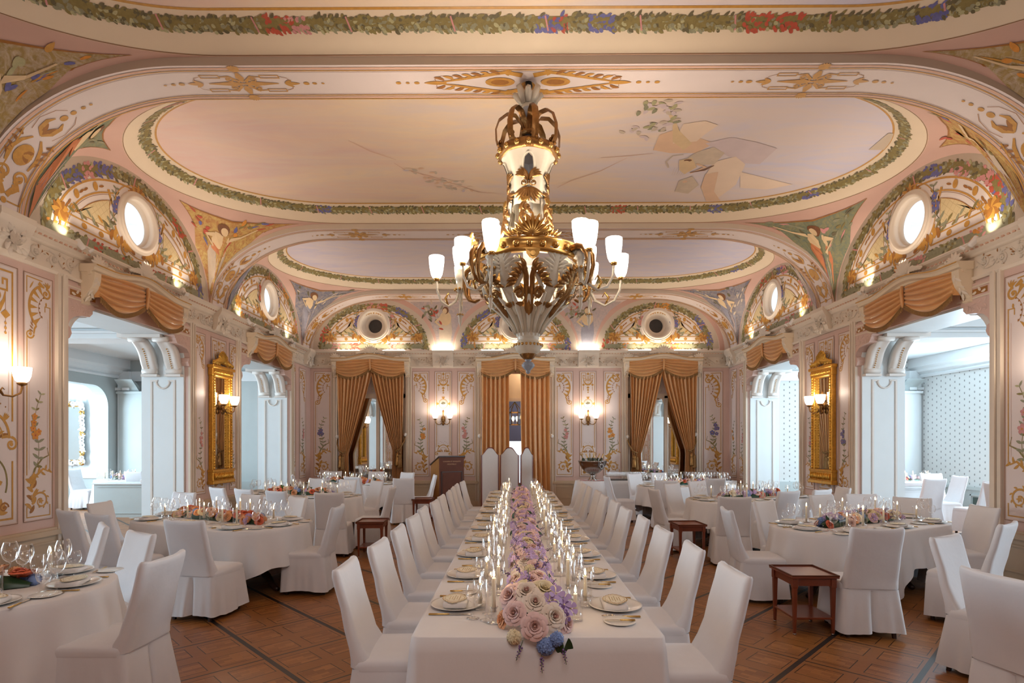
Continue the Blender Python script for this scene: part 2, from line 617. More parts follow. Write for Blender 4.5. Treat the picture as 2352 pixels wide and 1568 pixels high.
def dup(root, loc, rz=0.0, label=None, group=None, rot=None, scale=None, cat=None):
    r = root.copy()
    COL.objects.link(r)
    r.location = loc
    r.rotation_euler = rot if rot else (0, 0, rz)
    if scale:
        r.scale = scale
    if label:
        r['label'] = label
    if cat:
        r['category'] = cat
    if group:
        r['group'] = group
    for ch in list(root.children):
        c = ch.copy()
        COL.objects.link(c)
        c.parent = r
        for g in list(ch.children):
            d = g.copy()
            COL.objects.link(d)
            d.parent = c
    return r


def Tm(loc=(0, 0, 0), rz=0.0, sc=None):
    X = Matrix.Translation(loc) @ Matrix.Rotation(rz, 4, 'Z')
    if sc:
        X = X @ Matrix.Diagonal((*sc, 1))
    return X


ORD = ['zeroth', 'first', 'second', 'third', 'fourth', 'fifth', 'sixth', 'seventh', 'eighth', 'ninth', 'tenth', 'eleventh', 'twelfth',
       'thirteenth', 'fourteenth', 'fifteenth', 'sixteenth', 'seventeenth', 'eighteenth', 'nineteenth', 'twentieth']


def nth(i):
    if i < len(ORD):
        return ORD[i]
    tens = ['', '', 'twenty', 'thirty', 'forty', 'fifty', 'sixty', 'seventy', 'eighty', 'ninety']
    t, u = divmod(i, 10)
    if t > 9:
        return 'hundred and ' + nth(i - 100)
    return tens[t] + ('-' + ORD[u] if u else 'th').replace('yth', 'ieth')


# ---------------------------------------------------------------- painted ornament, drawn in (u,v) on any surface
class Orn(MB):
    def __init__(s, fm, h=0.004):
        super().__init__()
        s.fm, s.h, s.k = fm, h, 0

    def up(s):
        """each stroke lies a hair above the last, like layers of paint"""
        s.k += 1
        return s.h + 4e-5 * (s.k % 50)

    def poly(s, pts, m, dh=0.0):
        cx = sum(p[0] for p in pts) / len(pts)
        cv = sum(p[1] for p in pts) / len(pts)
        n = len(pts)
        dh += s.up()
        s.add([s.fm(u, v, dh) for u, v in pts] + [s.fm(cx, cv, dh)], [(i, (i + 1) % n, n) for i in range(n)], m)

    def ell(s, u, v, a, b, m, dh=0.001, n=12, rot=0.0):
        s.poly([(u + a * cos(t) * cos(rot) - b * sin(t) * sin(rot), v + a * cos(t) * sin(rot) + b * sin(t) * cos(rot)) for t in [2 * PI * i / n for i in range(n)]], m, dh)

    def ring(s, u, v, a, b, w, m, dh=0.0, n=28, a0=0.0, a1=2 * PI):
        s.stroke([(u + a * cos(a0 + (a1 - a0) * i / n), v + b * sin(a0 + (a1 - a0) * i / n)) for i in range(n + 1)], w, m, dh)

    def stroke(s, pts, w, m, dh=0.0, ridge=0.0):
        k = len(pts)
        ws = w if isinstance(w, (list, tuple)) else [w] * k
        L, Rr, C = [], [], []
        dh += s.up()
        for i, (u, v) in enumerate(pts):
            a, b = pts[max(i - 1, 0)], pts[min(i + 1, k - 1)]
            du, dv = b[0] - a[0], b[1] - a[1]
            l = math.hypot(du, dv) or 1
            nu, nv = -dv / l, du / l
            x = ws[i] / 2
            L.append(s.fm(u + nu * x, v + nv * x, dh))
            Rr.append(s.fm(u - nu * x, v - nv * x, dh))
            if ridge:
                C.append(s.fm(u, v, dh + ridge * min(1, ws[i] / (max(ws) or 1) + 0.25)))
        if ridge:
            vs = L + C + Rr
            fs = [(i, i + 1, k + i + 1, k + i) for i in range(k - 1)] + [(k + i, k + i + 1, 2 * k + i + 1, 2 * k + i) for i in range(k - 1)]
        else:
            vs = L + Rr
            fs = [(i, i + 1, k + i + 1, k + i) for i in range(k - 1)]
        s.add(vs, fs, m, bool(ridge))

    def line(s, pts, w, m, dh=0.0):
        """mitre-free polyline of separate straight strokes with squared corners"""
        for a, b in zip(pts[:-1], pts[1:]):
            du, dv = b[0] - a[0], b[1] - a[1]
            l = math.hypot(du, dv) or 1
            e = w / 2 / l
            s.stroke([(a[0] - du * e, a[1] - dv * e), (b[0] + du * e, b[1] + dv * e)], w, m, dh)

    def rect(s, u0, v0, u1, v1, w, m, dh=0.0):
        s.line([(u0, v0), (u1, v0), (u1, v1), (u0, v1), (u0, v0)], w, m, dh)

    def fill(s, u0, v0, u1, v1, m, dh=0.0):
        s.add([s.fm(u0, v0, s.h + dh), s.fm(u1, v0, s.h + dh), s.fm(u1, v1, s.h + dh), s.fm(u0, v1, s.h + dh)], [(0, 1, 2, 3)], m)

    def spiral(s, u, v, r0, r1, a0, turns, w0, w1, m, dh=0.0, n=26, ridge=0.0, eye=True):
        pts, ws = [], []
        for i in range(n + 1):
            t = i / n
            a = a0 + turns * 2 * PI * t
            r = r0 + (r1 - r0) * t ** 0.8
            pts.append((u + r * cos(a), v + r * sin(a)))
            ws.append(w0 + (w1 - w0) * t)
        s.stroke(pts, ws, m, dh, ridge)
        if eye:
            s.ell(u, v, abs(r1) * 0.9, abs(r1) * 0.9, m, dh + (ridge or 0.0006), 8)

    def leaf(s, u, v, ang, ln, wd, m, dh=0.0006, curl=0.0, ridge=0.0):
        pts, ws = [], []
        a, x, y = ang, u, v
        k = 6
        for i in range(k + 1):
            t = i / k
            pts.append((x, y))
            ws.append(max(0.0008, wd * sin(PI * min(0.98, 0.12 + 0.86 * t)) ** 0.8))
            x += cos(a) * ln / k
            y += sin(a) * ln / k
            a += curl / k
        s.stroke(pts, ws, m, dh, ridge)

    def bloom(s, u, v, r, m, m2='porange', k=5, dh=0.001):
        for i in range(k):
            a = 2 * PI * i / k + 0.3
            s.ell(u + r * 0.55 * cos(a), v + r * 0.55 * sin(a), r * 0.5, r * 0.42, m, dh + 0.0002 * i, 8, a)
        s.ell(u, v, r * 0.22, r * 0.22, m2, dh + 0.002, 6)

    def spray(s, pts, size, flower, rnd, m='leafg', m2='leafo'):
        """leafy climbing stem along pts with a cluster of blooms part-way up"""
        s.stroke(pts, size * 0.06, m2, 0.0004)
        n = len(pts)
        for i in range(1, n):
            u, v = pts[i]
            du, dv = u - pts[i - 1][0], v - pts[i - 1][1]
            a = math.atan2(dv, du)
            fade = 1.0 - 0.45 * i / n
            for sg in (-1, 1):
                s.leaf(u, v, a + sg * (0.9 + 0.5 * rnd.random()), size * (0.55 + 0.4 * rnd.random()) * fade, size * 0.3 * fade, rnd.choice([m, m, m2, 'leafw' if i > n * 0.7 else m]), 0.0006 + 0.0001 * i)
        k = int(n * 0.5)
        for j in range(5):
            u, v = pts[min(n - 1, k + j % 3)]
            s.bloom(u + size * 0.5 * (rnd.random() - 0.5) * 1.6, v + size * 0.7 * (rnd.random() - 0.5), size * (0.34 if j else 0.45), flower, 'porange' if flower != 'porange' else 'pred', 5, 0.0016 + 0.0005 * j)


def acanthus_scroll(o, u, v, r, sg, m, ridge=0.0, dh=0.0):
    """one big leafy volute: sg mirrors it left/right"""
    o.spiral(u, v, r, r * 0.2, PI * (1.0 if sg > 0 else 0.0), 1.35 * -sg, r * 0.20, r * 0.09, m, dh, 26, ridge)
    for i in range(7):
        a = PI * (1.0 if sg > 0 else 0.0) - sg * (0.3 + 0.75 * i)
        rr = r * (1.0 - 0.09 * i)
        o.leaf(u + rr * cos(a), v + rr * sin(a), a - sg * 0.6, r * 0.42 * (1 - 0.05 * i), r * 0.16, m, dh + 0.0005, -sg * 1.1, ridge)
    for i in range(5):
        a = 2 * PI * i / 5
        o.leaf(u, v, a, r * 0.3, r * 0.14, m, dh + 0.0009, 0, ridge)


def panel_side(o, u0, v0, u1, v1, fl, flower, rnd, narrow=False):
    """tall panel: fan and cornucopia above, flower spray over a leafy scroll below. fl mirrors it."""
    W, H = u1 - u0, v1 - v0
    o.fill(u0, v0, u1, v1, 'lilac', -0.001)
    o.rect(u0, v0, u1, v1, 0.008, 'thinline')
    o.rect(u0 + 0.012, v0 + 0.012, u1 - 0.012, v1 - 0.012, 0.004, 'pinkline')
    mx = (lambda a: u0 + a * W) if fl > 0 else (lambda a: u1 - a * W)
    S = W
    top, bot = v1 - 0.07 * W - 0.012, v0 + 0.09 * W + 0.012
    lw = max(0.010, 0.034 * W)
    k = fl
    # frame: broken where the ornament sits
    o.line([(mx(0.1), v1 - 1.75 * S), (mx(0.1), v0 + 1.35 * S)], lw, 'ochre')
    o.line([(mx(0.9), v1 - 0.85 * S), (mx(0.9), v0 + 1.45 * S)], lw, 'ochre')
    o.line([(mx(0.1), v0 + 0.42 * S), (mx(0.1), bot), (mx(0.9), bot), (mx(0.9), v0 + 0.42 * S)], lw, 'ochre')
    o.line([(mx(0.9), v1 - 0.85 * S), (mx(0.72), v1 - 0.85 * S), (mx(0.72), v1 - 1.0 * S)], lw * 0.8, 'ochre')
    o.line([(mx(0.18), v1 - 1.95 * S), (mx(0.18), v0 + 1.5 * S)], 0.004, 'pinkline')
    o.line([(mx(0.82), v1 - 1.2 * S), (mx(0.82), v0 + 1.6 * S)], 0.004, 'pinkline')
    # corner triangle
    o.line([(mx(0.1), v1 - 0.55 * S), (mx(0.1), top), (mx(0.62), top - 0.02 * S)], lw, 'ochre')
    o.leaf(mx(0.2), v1 - 0.42 * S, PI / 2 - k * 0.5, 0.26 * S, 0.05 * S, 'ochre')
    # fan arc with spines
    cx, cv, r = 0.86, v1 - 0.92 * S, 0.68 * S
    arc, ws = [], []
    for i in range(21):
        a = R(112 + 118 * i / 20)
        arc.append((mx(cx + r / W * cos(a)), cv + r * 1.05 * sin(a)))
        ws.append(0.07 * S * (0.75 + 0.5 * sin(PI * i / 20)))
    o.stroke(arc, ws, 'ochre', 0.0004)
    for i in range(6):
        a = R(122 + 20 * i)
        pu, pv = cx + r / W * cos(a), cv + r * 1.05 * sin(a)
        L = 0.3 * S
        q = [(mx(pu - 0.07 * sin(a) * 1.0), pv + 0.07 * S * cos(a)), (mx(pu + 0.07 * sin(a)), pv - 0.07 * S * cos(a)),
             (mx(pu - (L / W) * cos(a)), pv - L * sin(a))]
        o.poly(q, 'ochre', 0.0007)
        o.ell(mx(pu - (L * 1.12 / W) * cos(a)), pv - L * 1.12 * sin(a), 0.03 * S, 0.03 * S, 'ochred', 0.001, 6)
    o.ring(mx(cx), cv, 0.36 * S, 0.38 * S, 0.006, 'ochred', 0.0003, 18, R(112) if k > 0 else R(68), R(230) if k > 0 else R(-50))
    # cornucopia volute at the other top corner
    o.spiral(mx(0.76), v1 - 0.48 * S, 0.17 * S, 0.05 * S, PI / 2, -k * 1.2, 0.07 * S, 0.04 * S, 'ochre', 0.0008)
    o.stroke([(mx(0.5), v1 - 0.2 * S), (mx(0.6), v1 - 0.26 * S), (mx(0.7), v1 - 0.3 * S)], [0.12 * S, 0.1 * S, 0.05 * S], 'ochre', 0.0008)
    for i in range(4):
        o.leaf(mx(0.8), v1 - 0.3 * S, PI / 2 - k * (0.9 - 0.5 * i), 0.2 * S, 0.05 * S, 'ochre', 0.001, k * 0.8)
    o.ell(mx(0.76), v1 - 0.78 * S, 0.03 * S, 0.06 * S, 'ochre')
    # tail volute of the fan
    e = arc[-1]
    o.stroke([e, (mx(0.36), v1 - 1.56 * S), (mx(0.33), v1 - 1.72 * S)], [0.06 * S, 0.06 * S, 0.05 * S], 'ochre', 0.0006)
    o.spiral(mx(0.19), v1 - 1.74 * S, 0.15 * S, 0.04 * S, 0 if k > 0 else PI, -k * 1.2, 0.05 * S, 0.03 * S, 'ochre', 0.0008)
    for i in range(4):
        o.leaf(mx(0.3), v1 - (1.42 + 0.08 * i) * S, PI / 2 + k * (0.3 + 0.3 * i), 0.14 * S, 0.04 * S, 'ochred', 0.0006)
    # bottom scroll
    acanthus_scroll(o, mx(0.58), v0 + 0.56 * S, 0.31 * S, k, 'ochre', 0, 0.0006)
    o.spiral(mx(0.26), v0 + 1.2 * S, 0.15 * S, 0.04 * S, -PI / 2, k * 1.1, 0.05 * S, 0.03 * S, 'ochre', 0.0008)
    for i in range(9):
        t = i / 8
        o.leaf(mx(0.2 + 0.1 * sin(3 * t)), v0 + (0.25 + 0.95 * t) * S, PI / 2 - k * (0.9 - 1.5 * (i % 2)), 0.26 * S, 0.11 * S, 'ochre' if i % 3 else 'ochred', 0.001, k * 0.8)
    o.stroke([(mx(0.22), v0 + 0.9 * S), (mx(0.4), v0 + 1.3 * S), (mx(0.66), v0 + 1.5 * S), (mx(0.84), v0 + 1.42 * S), (mx(0.9), v0 + 1.45 * S)], [0.09 * S, 0.08 * S, 0.06 * S, 0.04 * S, 0.03 * S], 'ochre', 0.0009)
    o.stroke([(mx(0.22), v0 + 0.95 * S), (mx(0.36), v0 + 1.5 * S), (mx(0.62), v0 + 1.8 * S), (mx(0.86), v0 + 1.9 * S), (mx(0.8), v0 + 2.12 * S)], [0.06 * S, 0.05 * S, 0.05 * S, 0.04 * S, 0.02 * S], 'leafo', 0.0008)
    for i in range(5):
        o.leaf(mx(0.36 + 0.12 * i), v0 + (1.36 + 0.03 * i) * S, R(60) if i % 2 else R(-50), 0.18 * S, 0.07 * S, 'ochre', 0.0012, 0.6)
    # spray
    hh = min(3.5 * S, H * 0.42)
    pts = []
    for i in range(11):
        t = i / 10
        pts.append((mx(0.34 + 0.22 * t + 0.12 * sin(6.5 * t)), v0 + 1.35 * S + t * hh * 0.78))
    o.spray(pts, 0.30 * S, flower, rnd)


def panel_mid(o, u0, v0, u1, v1, rnd, oval=None):
    """middle panel: keyed corners, swag and pendants, arched dome with a little figure below"""
    W = S = u1 - u0
    um = (u0 + u1) / 2
    o.fill(u0, v0, u1, v1, 'lilac', -0.001)
    o.rect(u0, v0, u1, v1, 0.008, 'thinline')
    o.rect(u0 + 0.012, v0 + 0.012, u1 - 0.012, v1 - 0.012, 0.004, 'pinkline')
    lw = max(0.010, 0.034 * W)
    top, bot = v1 - 0.1 * W, v0 + 0.1 * W
    for sg in (-1, 1):
        f = lambda a: um + sg * a * W
        o.line([(f(0.4), v0 + 1.75 * S), (f(0.4), top), (f(0.13), top), (f(0.13), top - 0.32 * S), (f(0.3), top - 0.32 * S), (f(0.3), top - 0.14 * S), (f(0.22), top - 0.14 * S), (f(0.22), top - 0.22 * S)], lw, 'ochre')
        o.line([(f(0.4), v0 + 1.05 * S), (f(0.4), bot), (f(0.0), bot)], lw, 'ochre')
        o.line([(f(0.33), v1 - 1.1 * S), (f(0.33), v0 + 1.9 * S)], 0.004, 'pinkline')
        sw = [(f(0.27), top - 0.34 * S), (f(0.24), top - 0.5 * S), (f(0.15), top - 0.66 * S), (f(0.0), top - 0.72 * S)]
        o.stroke(sw, [0.02 * S, 0.05 * S, 0.09 * S, 0.12 * S], 'ochre')
        o.spiral(f(0.1), top - 0.42 * S, 0.09 * S, 0.03 * S, -PI / 2, sg * 1.1, 0.035 * S, 0.02 * S, 'ochre', 0.0008)
        o.line([(f(0.27), top - 0.36 * S), (f(0.27), top - 1.0 * S)], 0.005, 'ochred')
        o.poly([(f(0.27) - 0.09 * S, top - 0.72 * S), (f(0.27), top - 0.8 * S), (f(0.27) + 0.09 * S, top - 0.72 * S), (f(0.27), top - 0.64 * S)], 'ochre', 0.0008)
        for i in range(3):
            o.ell(f(0.27), top - (0.87 + 0.08 * i) * S, 0.025 * S, 0.025 * S, 'ochre', 0.0008, 6)
    o.poly([(um - 0.08 * S, top - 0.06 * S), (um, top - 0.16 * S), (um + 0.08 * S, top - 0.06 * S), (um, top + 0.05 * S)], 'ochre', 0.0008)
    o.line([(um, top - 0.1 * S), (um, top - 0.6 * S)], 0.02 * S, 'ochre')
    for i in range(3):
        o.ell(um, top - (0.25 + 0.1 * i) * S, 0.05 * S, 0.03 * S, 'ochre', 0.001, 8)
        o.poly([(um - (0.1 - 0.03 * i) * S, top - (0.9 + 0.14 * i) * S), (um, top - (0.95 + 0.14 * i) * S), (um + (0.1 - 0.03 * i) * S, top - (0.9 + 0.14 * i) * S), (um, top - (0.8 + 0.14 * i) * S)], 'ochre', 0.0008)
    if oval:
        o.ring(um, oval, 0.26 * S, 0.27 * S, 0.03 * S, 'ochre', 0.0004)
        o.ring(um, oval, 0.2 * S, 0.21 * S, 0.012 * S, 'ochre', 0.0004)
        for a in (0, 90, 180):
            aa = R(a)
            for d in (-0.5, 0, 0.5):
                o.leaf(um + 0.27 * S * cos(aa), oval + 0.28 * S * sin(aa), aa + d, 0.18 * S, 0.06 * S, 'ochre', 0.0008)
        for i in range(6):
            o.leaf(um, oval - 0.02 * S, PI / 2 + (i - 2.5) * 0.5, 0.16 * S, 0.07 * S, 'leafd' if i % 2 else 'leafg', 0.001)
    dv = v0 + 1.45 * S
    o.ring(um, dv, 0.34 * S, 0.42 * S, 0.045 * S, 'ochre', 0.0004, 20, 0, PI)
    o.ring(um, dv, 0.22 * S, 0.28 * S, 0.02 * S, 'ochre', 0.0004, 20, 0, PI)
    for sg in (-1, 1):
        o.spiral(um + sg * 0.38 * S, dv - 0.1 * S, 0.12 * S, 0.04 * S, PI / 2, -sg * 1.1, 0.045 * S, 0.03 * S, 'ochre', 0.0008)
        for i in range(4):
            o.leaf(um + sg * (0.05 + 0.05 * i) * S, dv + 0.0 * S, PI / 2 - sg * (0.2 + 0.3 * i), 0.2 * S, 0.05 * S, 'ochre' if i % 2 else 'ochred', 0.0008, -sg)
            o.leaf(um + sg * 0.24 * S, dv + 0.3 * S, R(90) - sg * (0.2 + 0.25 * i), 0.13 * S, 0.04 * S, 'ochre', 0.001)
    for i in range(7):
        o.ell(um + (i - 3) * 0.09 * S, dv + (0.52 + 0.05 * ((i * 2) % 3)) * S, 0.012 * S, 0.016 * S, 'ochred', 0.0008, 6)
    # arched niche with a small ochre figure bearing a basket
    o.ring(um, v0 + 0.72 * S, 0.3 * S, 0.42 * S, 0.03 * S, 'leafo', 0.0004, 22, R(-25), R(205))
    o.ell(um, v0 + 0.62 * S, 0.11 * S, 0.22 * S, 'ochre', 0.0008)
    o.ell(um + 0.02 * S, v0 + 0.93 * S, 0.075 * S, 0.085 * S, 'ochred', 0.0012)
    o.stroke([(um - 0.2 * S, v0 + 0.74 * S), (um, v0 + 0.8 * S), (um + 0.2 * S, v0 + 0.7 * S)], 0.07 * S, 'ochre', 0.0014)
    for sg in (-1, 1):
        o.stroke([(um + sg * 0.05 * S, v0 + 0.5 * S), (um + sg * 0.1 * S, v0 + 0.34 * S), (um + sg * 0.06 * S, v0 + 0.22 * S)], [0.1 * S, 0.08 * S, 0.06 * S], 'ochre', 0.001)
        for i in range(4):
            o.leaf(um + sg * 0.1 * S, v0 + 0.26 * S, R(90) - sg * (0.8 + 0.45 * i), 0.22 * S, 0.08 * S, 'ochre', 0.0008, sg * 0.9)
        o.spiral(um + sg * 0.24 * S, v0 + 0.3 * S, 0.09 * S, 0.03 * S, 0, sg * 1.2, 0.03 * S, 0.02 * S, 'ochred', 0.0008)


def rinceau(o, u0, u1, v0, v1, m='creamd', hi='dado', ridge=0.02, rnd=random):
    """carved running scroll for the frieze"""
    Hh = v1 - v0
    n = max(1, int(round((u1 - u0) / (Hh * 1.25))))
    step = (u1 - u0) / n
    vm = (v0 + v1) / 2
    for i in range(n):
        c = u0 + step * (i + 0.5)
        sg = 1 if i % 2 else -1
        o.spiral(c, vm + sg * 0.04 * Hh, Hh * 0.36, Hh * 0.08, PI / 2 * sg, sg * 1.3, Hh * 0.09, Hh * 0.06, m, 0, 18, ridge)
        for j in range(6):
            a = 2 * PI * j / 6 + 0.2
            o.leaf(c, vm + sg * 0.04 * Hh, a, Hh * 0.17, Hh * 0.09, m, 0.004, 0.3, ridge)
        for j in range(7):
            a = rnd.uniform(0, 2 * PI)
            rr = Hh * rnd.uniform(0.3, 0.5)
            o.leaf(c + rr * cos(a) * 1.2, vm + rr * sin(a) * 0.8, a + rnd.uniform(-1, 1), Hh * 0.22, Hh * 0.08, m if j % 3 else hi, 0.003, 0.9, ridge * (0.8 if j % 3 else 0.1))  # flat hi leaves put the relief's brown shading into the colour
        o.stroke([(c - step * 0.5, vm - sg * 0.3 * Hh), (c - step * 0.25, vm - sg * 0.34 * Hh), (c, vm - sg * 0.3 * Hh), (c + step * 0.25, vm), (c + step * 0.5, vm + sg * 0.3 * Hh)], [0.03 * Hh, 0.06 * Hh, 0.08 * Hh, 0.06 * Hh, 0.03 * Hh], m, 0, ridge)


def garland(o, pts, w, rnd, dens=1.0, bloom=1.0, base='leafo', flowers=('pred', 'porange', 'pblue', 'ppink'), h=0.0):
    """painted leafy garland along pts: core band, overlapping leaves, clusters of blooms"""
    o.stroke(pts, w * 0.80, base, h)
    L = [0.0]
    for a, b in zip(pts[:-1], pts[1:]):
        L.append(L[-1] + math.hypot(b[0] - a[0], b[1] - a[1]))
    tot = L[-1]
    n = int(tot / w * 15 * dens)
    j = 0
    cl = [(rnd.uniform(0, tot), rnd.choice(flowers)) for _ in range(max(1, int(tot * 0.75 * bloom)))]
    for i in range(n):
        s = tot * (i + rnd.random()) / n
        while j < len(L) - 2 and L[j + 1] < s:
            j += 1
        if s < L[j]:
            j = 0
            while j < len(L) - 2 and L[j + 1] < s:
                j += 1
        t = (s - L[j]) / ((L[j + 1] - L[j]) or 1)
        a, b = pts[j], pts[j + 1]
        u, v = a[0] + (b[0] - a[0]) * t, a[1] + (b[1] - a[1]) * t
        d = math.atan2(b[1] - a[1], b[0] - a[0])
        x = rnd.uniform(-0.42, 0.42)
        nu, nv = -sin(d), cos(d)
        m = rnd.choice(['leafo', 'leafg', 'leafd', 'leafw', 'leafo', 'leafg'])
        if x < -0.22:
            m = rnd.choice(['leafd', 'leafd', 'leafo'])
        for c, col in cl:
            if abs(c - s) < w * 1.1 and rnd.random() < 0.75:
                m = col
        o.leaf(u + nu * x * w, v + nv * x * w, d + (0.2 + rnd.random() * 0.5) * (1 if x > 0 else -1), w * rnd.uniform(0.3, 0.5), w * 0.24, m, h + 0.0006 + 0.0004 * rnd.random(), rnd.uniform(-0.6, 0.6))
    # ribbons
    k = int(tot / (w * 8))
    for i in range(k):
        s = tot * (i + 0.5) / k
        jj = 0
        while jj < len(L) - 2 and L[jj + 1] < s:
            jj += 1
        a, b = pts[jj], pts[jj + 1]
        d = math.atan2(b[1] - a[1], b[0] - a[0])
        nu, nv = -sin(d), cos(d)
        o.stroke([(a[0] - nu * w * 0.45 - cos(d) * w * 0.15, a[1] - nv * w * 0.45 - sin(d) * w * 0.15), (a[0] + nu * w * 0.45 + cos(d) * w * 0.15, a[1] + nv * w * 0.45 + sin(d) * w * 0.15)], w * 0.14, 'ppink', h + 0.0012)


# ---------------------------------------------------------------- the hall
AL, AR, YF, YN = 5.6, 5.8, 15.4, -3.0
ZF0, ZF1, ZC = 3.78, 4.06, 4.20
ARCH = [(1.38, 1.96), (5.84, 6.42), (10.30, 10.88), (14.76, 15.4)]
BAYS = [(1.96, 5.84), (6.42, 10.30), (10.88, 14.76)]
OPL = [(2.55, 5.2), (7.0, 9.64), (11.44, 14.0)]
OPR = [(2.5, 5.2), (6.92, 9.64), (11.55, 14.2)]
ZS, ZSKY = 5.61, 5.93
OPZ = 3.5
THK = 0.8
fmL = lambda u, v, h: (-AL + h, u, v)
fmR = lambda u, v, h: (AR - h, u, v)
fmF = lambda u, v, h: (u, YF - h, v)
fmN = lambda u, v, h: (u, YN + h, v)

b = MB()
b.box((-13.2, -3.5, -0.12), (11.2, 20.4, 0.0), 'floor')
struct(b.build('floor'))


def side_wall(name, x0, x1, ops, inner):
    b = MB()
    ys = [YN] + [y for op in ops for y in op] + [YF + 0.3]
    for i in range(0, len(ys), 2):
        b.box((x0, ys[i], 0), (x1, ys[i + 1], OPZ), 'pink')
    b.box((x0, YN, OPZ), (x1, YF + 0.3, ZC), 'pink')
    # white reveals on both jambs and the soffit of each opening
    for (a, c) in ops:
        o0, o1 = (x0 + 0.02, x1 - 0.06) if inner > 0 else (x0 + 0.06, x1 - 0.02)
        b.box((o0, a, 0), (o1, a + 0.03, OPZ), 'bwhite')
        b.box((o0, c - 0.03, 0), (o1, c, OPZ), 'bwhite')
        b.box((o0, a, OPZ - 0.03), (o1, c, OPZ), 'bwhite')
        # sunk panel mouldings on the far reveal
        px0, px1 = (o0 + 0.16, o1 - 0.14)
        y = c - 0.03
        for (u0, u1, w0, w1) in ((px0, px0 + 0.03, 0.25, 2.75), (px1 - 0.03, px1, 0.25, 2.75), (px0, px1, 0.22, 0.25), (px0, px0 + 0.12, 2.75, 2.78), (px1 - 0.12, px1, 2.75, 2.78)):
            b.box((u0, y - 0.018, w0), (u1, y, w1), 'white')
        cx = (px0 + px1) / 2
        pts = [(cx + 0.115 * cos(R(180 + 180 * i / 12)), y - 0.009, 2.765 + 0.13 * sin(R(180 + 180 * i / 12))) for i in range(13)]
        b.tube(pts, 0.016, 'white', 6)
    o = struct(b.build(name))
    return o


wl = side_wall('wall_left', -AL - THK, -AL, OPL, 1)
wr = side_wall('wall_right', AR, AR + THK, OPR, -1)


def holed(b, fm, u0, u1, v0, v1, cu, cv, r, m, n=48):
    ring, edge = [], []
    for i in range(n):
        a = 2 * PI * i / n
        ca, sa = cos(a), sin(a)
        ring.append(fm(cu + r * ca, cv + r * sa, 0))
        t = min((((u1 - cu) if ca > 0 else (u0 - cu)) / ca) if abs(ca) > 1e-6 else 1e9, (((v1 - cv) if sa > 0 else (v0 - cv)) / sa) if abs(sa) > 1e-6 else 1e9)
        edge.append(fm(cu + t * ca, cv + t * sa, 0))
    b.add(ring + edge, [(i, (i + 1) % n, n + (i + 1) % n, n + i) for i in range(n)], m)
    # true corners
    for (uu, vv) in ((u0, v0), (u1, v0), (u1, v1), (u0, v1)):
        a = math.atan2(vv - cv, uu - cu) % (2 * PI)
        i = int(a / (2 * PI) * n) % n
        b.add([edge[i], edge[(i + 1) % n], fm(uu, vv, 0)], [(0, 1, 2)], m)


OCZ, OCR = 4.95, 0.36


def oculus(fm, cu, cv, parent, name, depth, r1, pane):
    """moulded round window: stepped ring, reveal, pane"""
    b = MB()
    def ring(prof, m):
        n = 40
        loops = [[fm(cu + r * cos(2 * PI * i / n), cv + r * sin(2 * PI * i / n), h) for i in range(n)] for r, h in prof]
        b.loft(loops, m, True)
    ring([(0.45, 0.0), (0.45, 0.025), (0.43, 0.04), (0.41, 0.03), (0.40, 0.045), (0.37, 0.055), (0.355, 0.03), (0.345, 0.03), (0.335, 0.0), (min(0.33, r1 + 0.05), -depth * 0.45), (min(0.33, r1 + 0.05), -depth * 0.5), (r1 + 0.01, -depth * 0.55), (r1, -depth)], 'creamd')
    o = b.build('window_frame', parent)
    b = MB()
    n = 32
    b.add([fm(cu + r1 * cos(2 * PI * i / n), cv + r1 * sin(2 * PI * i / n), -depth + 0.01) for i in range(n)], [tuple(range(n))], pane)
    b.build('window_pane', parent)
    return o


wn = 0


def new_window(label=None):
    global wn
    wn += 1
    o = bpy.data.objects.new('window_%d' % wn, None)
    COL.objects.link(o)
    return struct(o)


# upper walls with the round windows
for nm, fm, side in (('left', fmL, -1), ('right', fmR, 1)):
    b = MB()
    segs = [YN] + [1.67, 6.13, 10.59, YF + 0.3]
    b.add([fm(YN, ZC, 0), fm(1.67, ZC, 0), fm(1.67, 6.2, 0), fm(YN, 6.2, 0)], [(0, 1, 2, 3)], 'lunette')
    for (u0, u1), cu in zip(((1.67, 6.13), (6.13, 10.59), (10.59, YF + 0.3)), (3.9, 8.36, 12.82)):
        holed(b, fm, u0, u1, ZC, 6.2, cu, OCZ, 0.335, 'lunette')
    struct(b.build('wall_%s_upper' % nm))
    for cu in (3.9, 8.36, 12.82):
        oculus(fm, cu, OCZ, new_window(), 'window', 0.11, 0.30, 'glass')

# far wall: door in the middle, mirrored bays either side
b = MB()
HW, HZ = 0.93, 3.62
CX = [-3.92, -0.005, 3.97]
xs = [-AL - 0.2]
for c in CX:
    xs += [c - HW, c + HW]
xs.append(AR + 0.2)
for i in range(0, len(xs), 2):
    b.box((xs[i], YF, 0), (xs[i + 1], YF + 0.25, HZ), 'pink')
b.box((xs[0], YF, HZ), (xs[-1], YF + 0.25, ZC), 'pink')
for c in (CX[0], CX[2]):
    b.box((c - HW, YF + 0.23, 0), (c + HW, YF + 0.25, HZ), 'white')
LCX = [-3.87, 0.0, 3.86]
for (u0, u1), c in zip(((xs[0], -1.93), (-1.93, 1.93), (1.93, xs[-1])), LCX):
    holed(b, fmF, u0, u1, ZC, 6.2, c, 4.93, 0.335, 'lunette')
wf = struct(b.build('wall_far'))
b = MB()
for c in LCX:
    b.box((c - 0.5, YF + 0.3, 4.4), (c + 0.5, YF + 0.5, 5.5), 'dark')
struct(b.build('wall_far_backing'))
for c in LCX:
    w_ = new_window()
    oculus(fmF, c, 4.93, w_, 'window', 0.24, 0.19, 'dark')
b = MB()
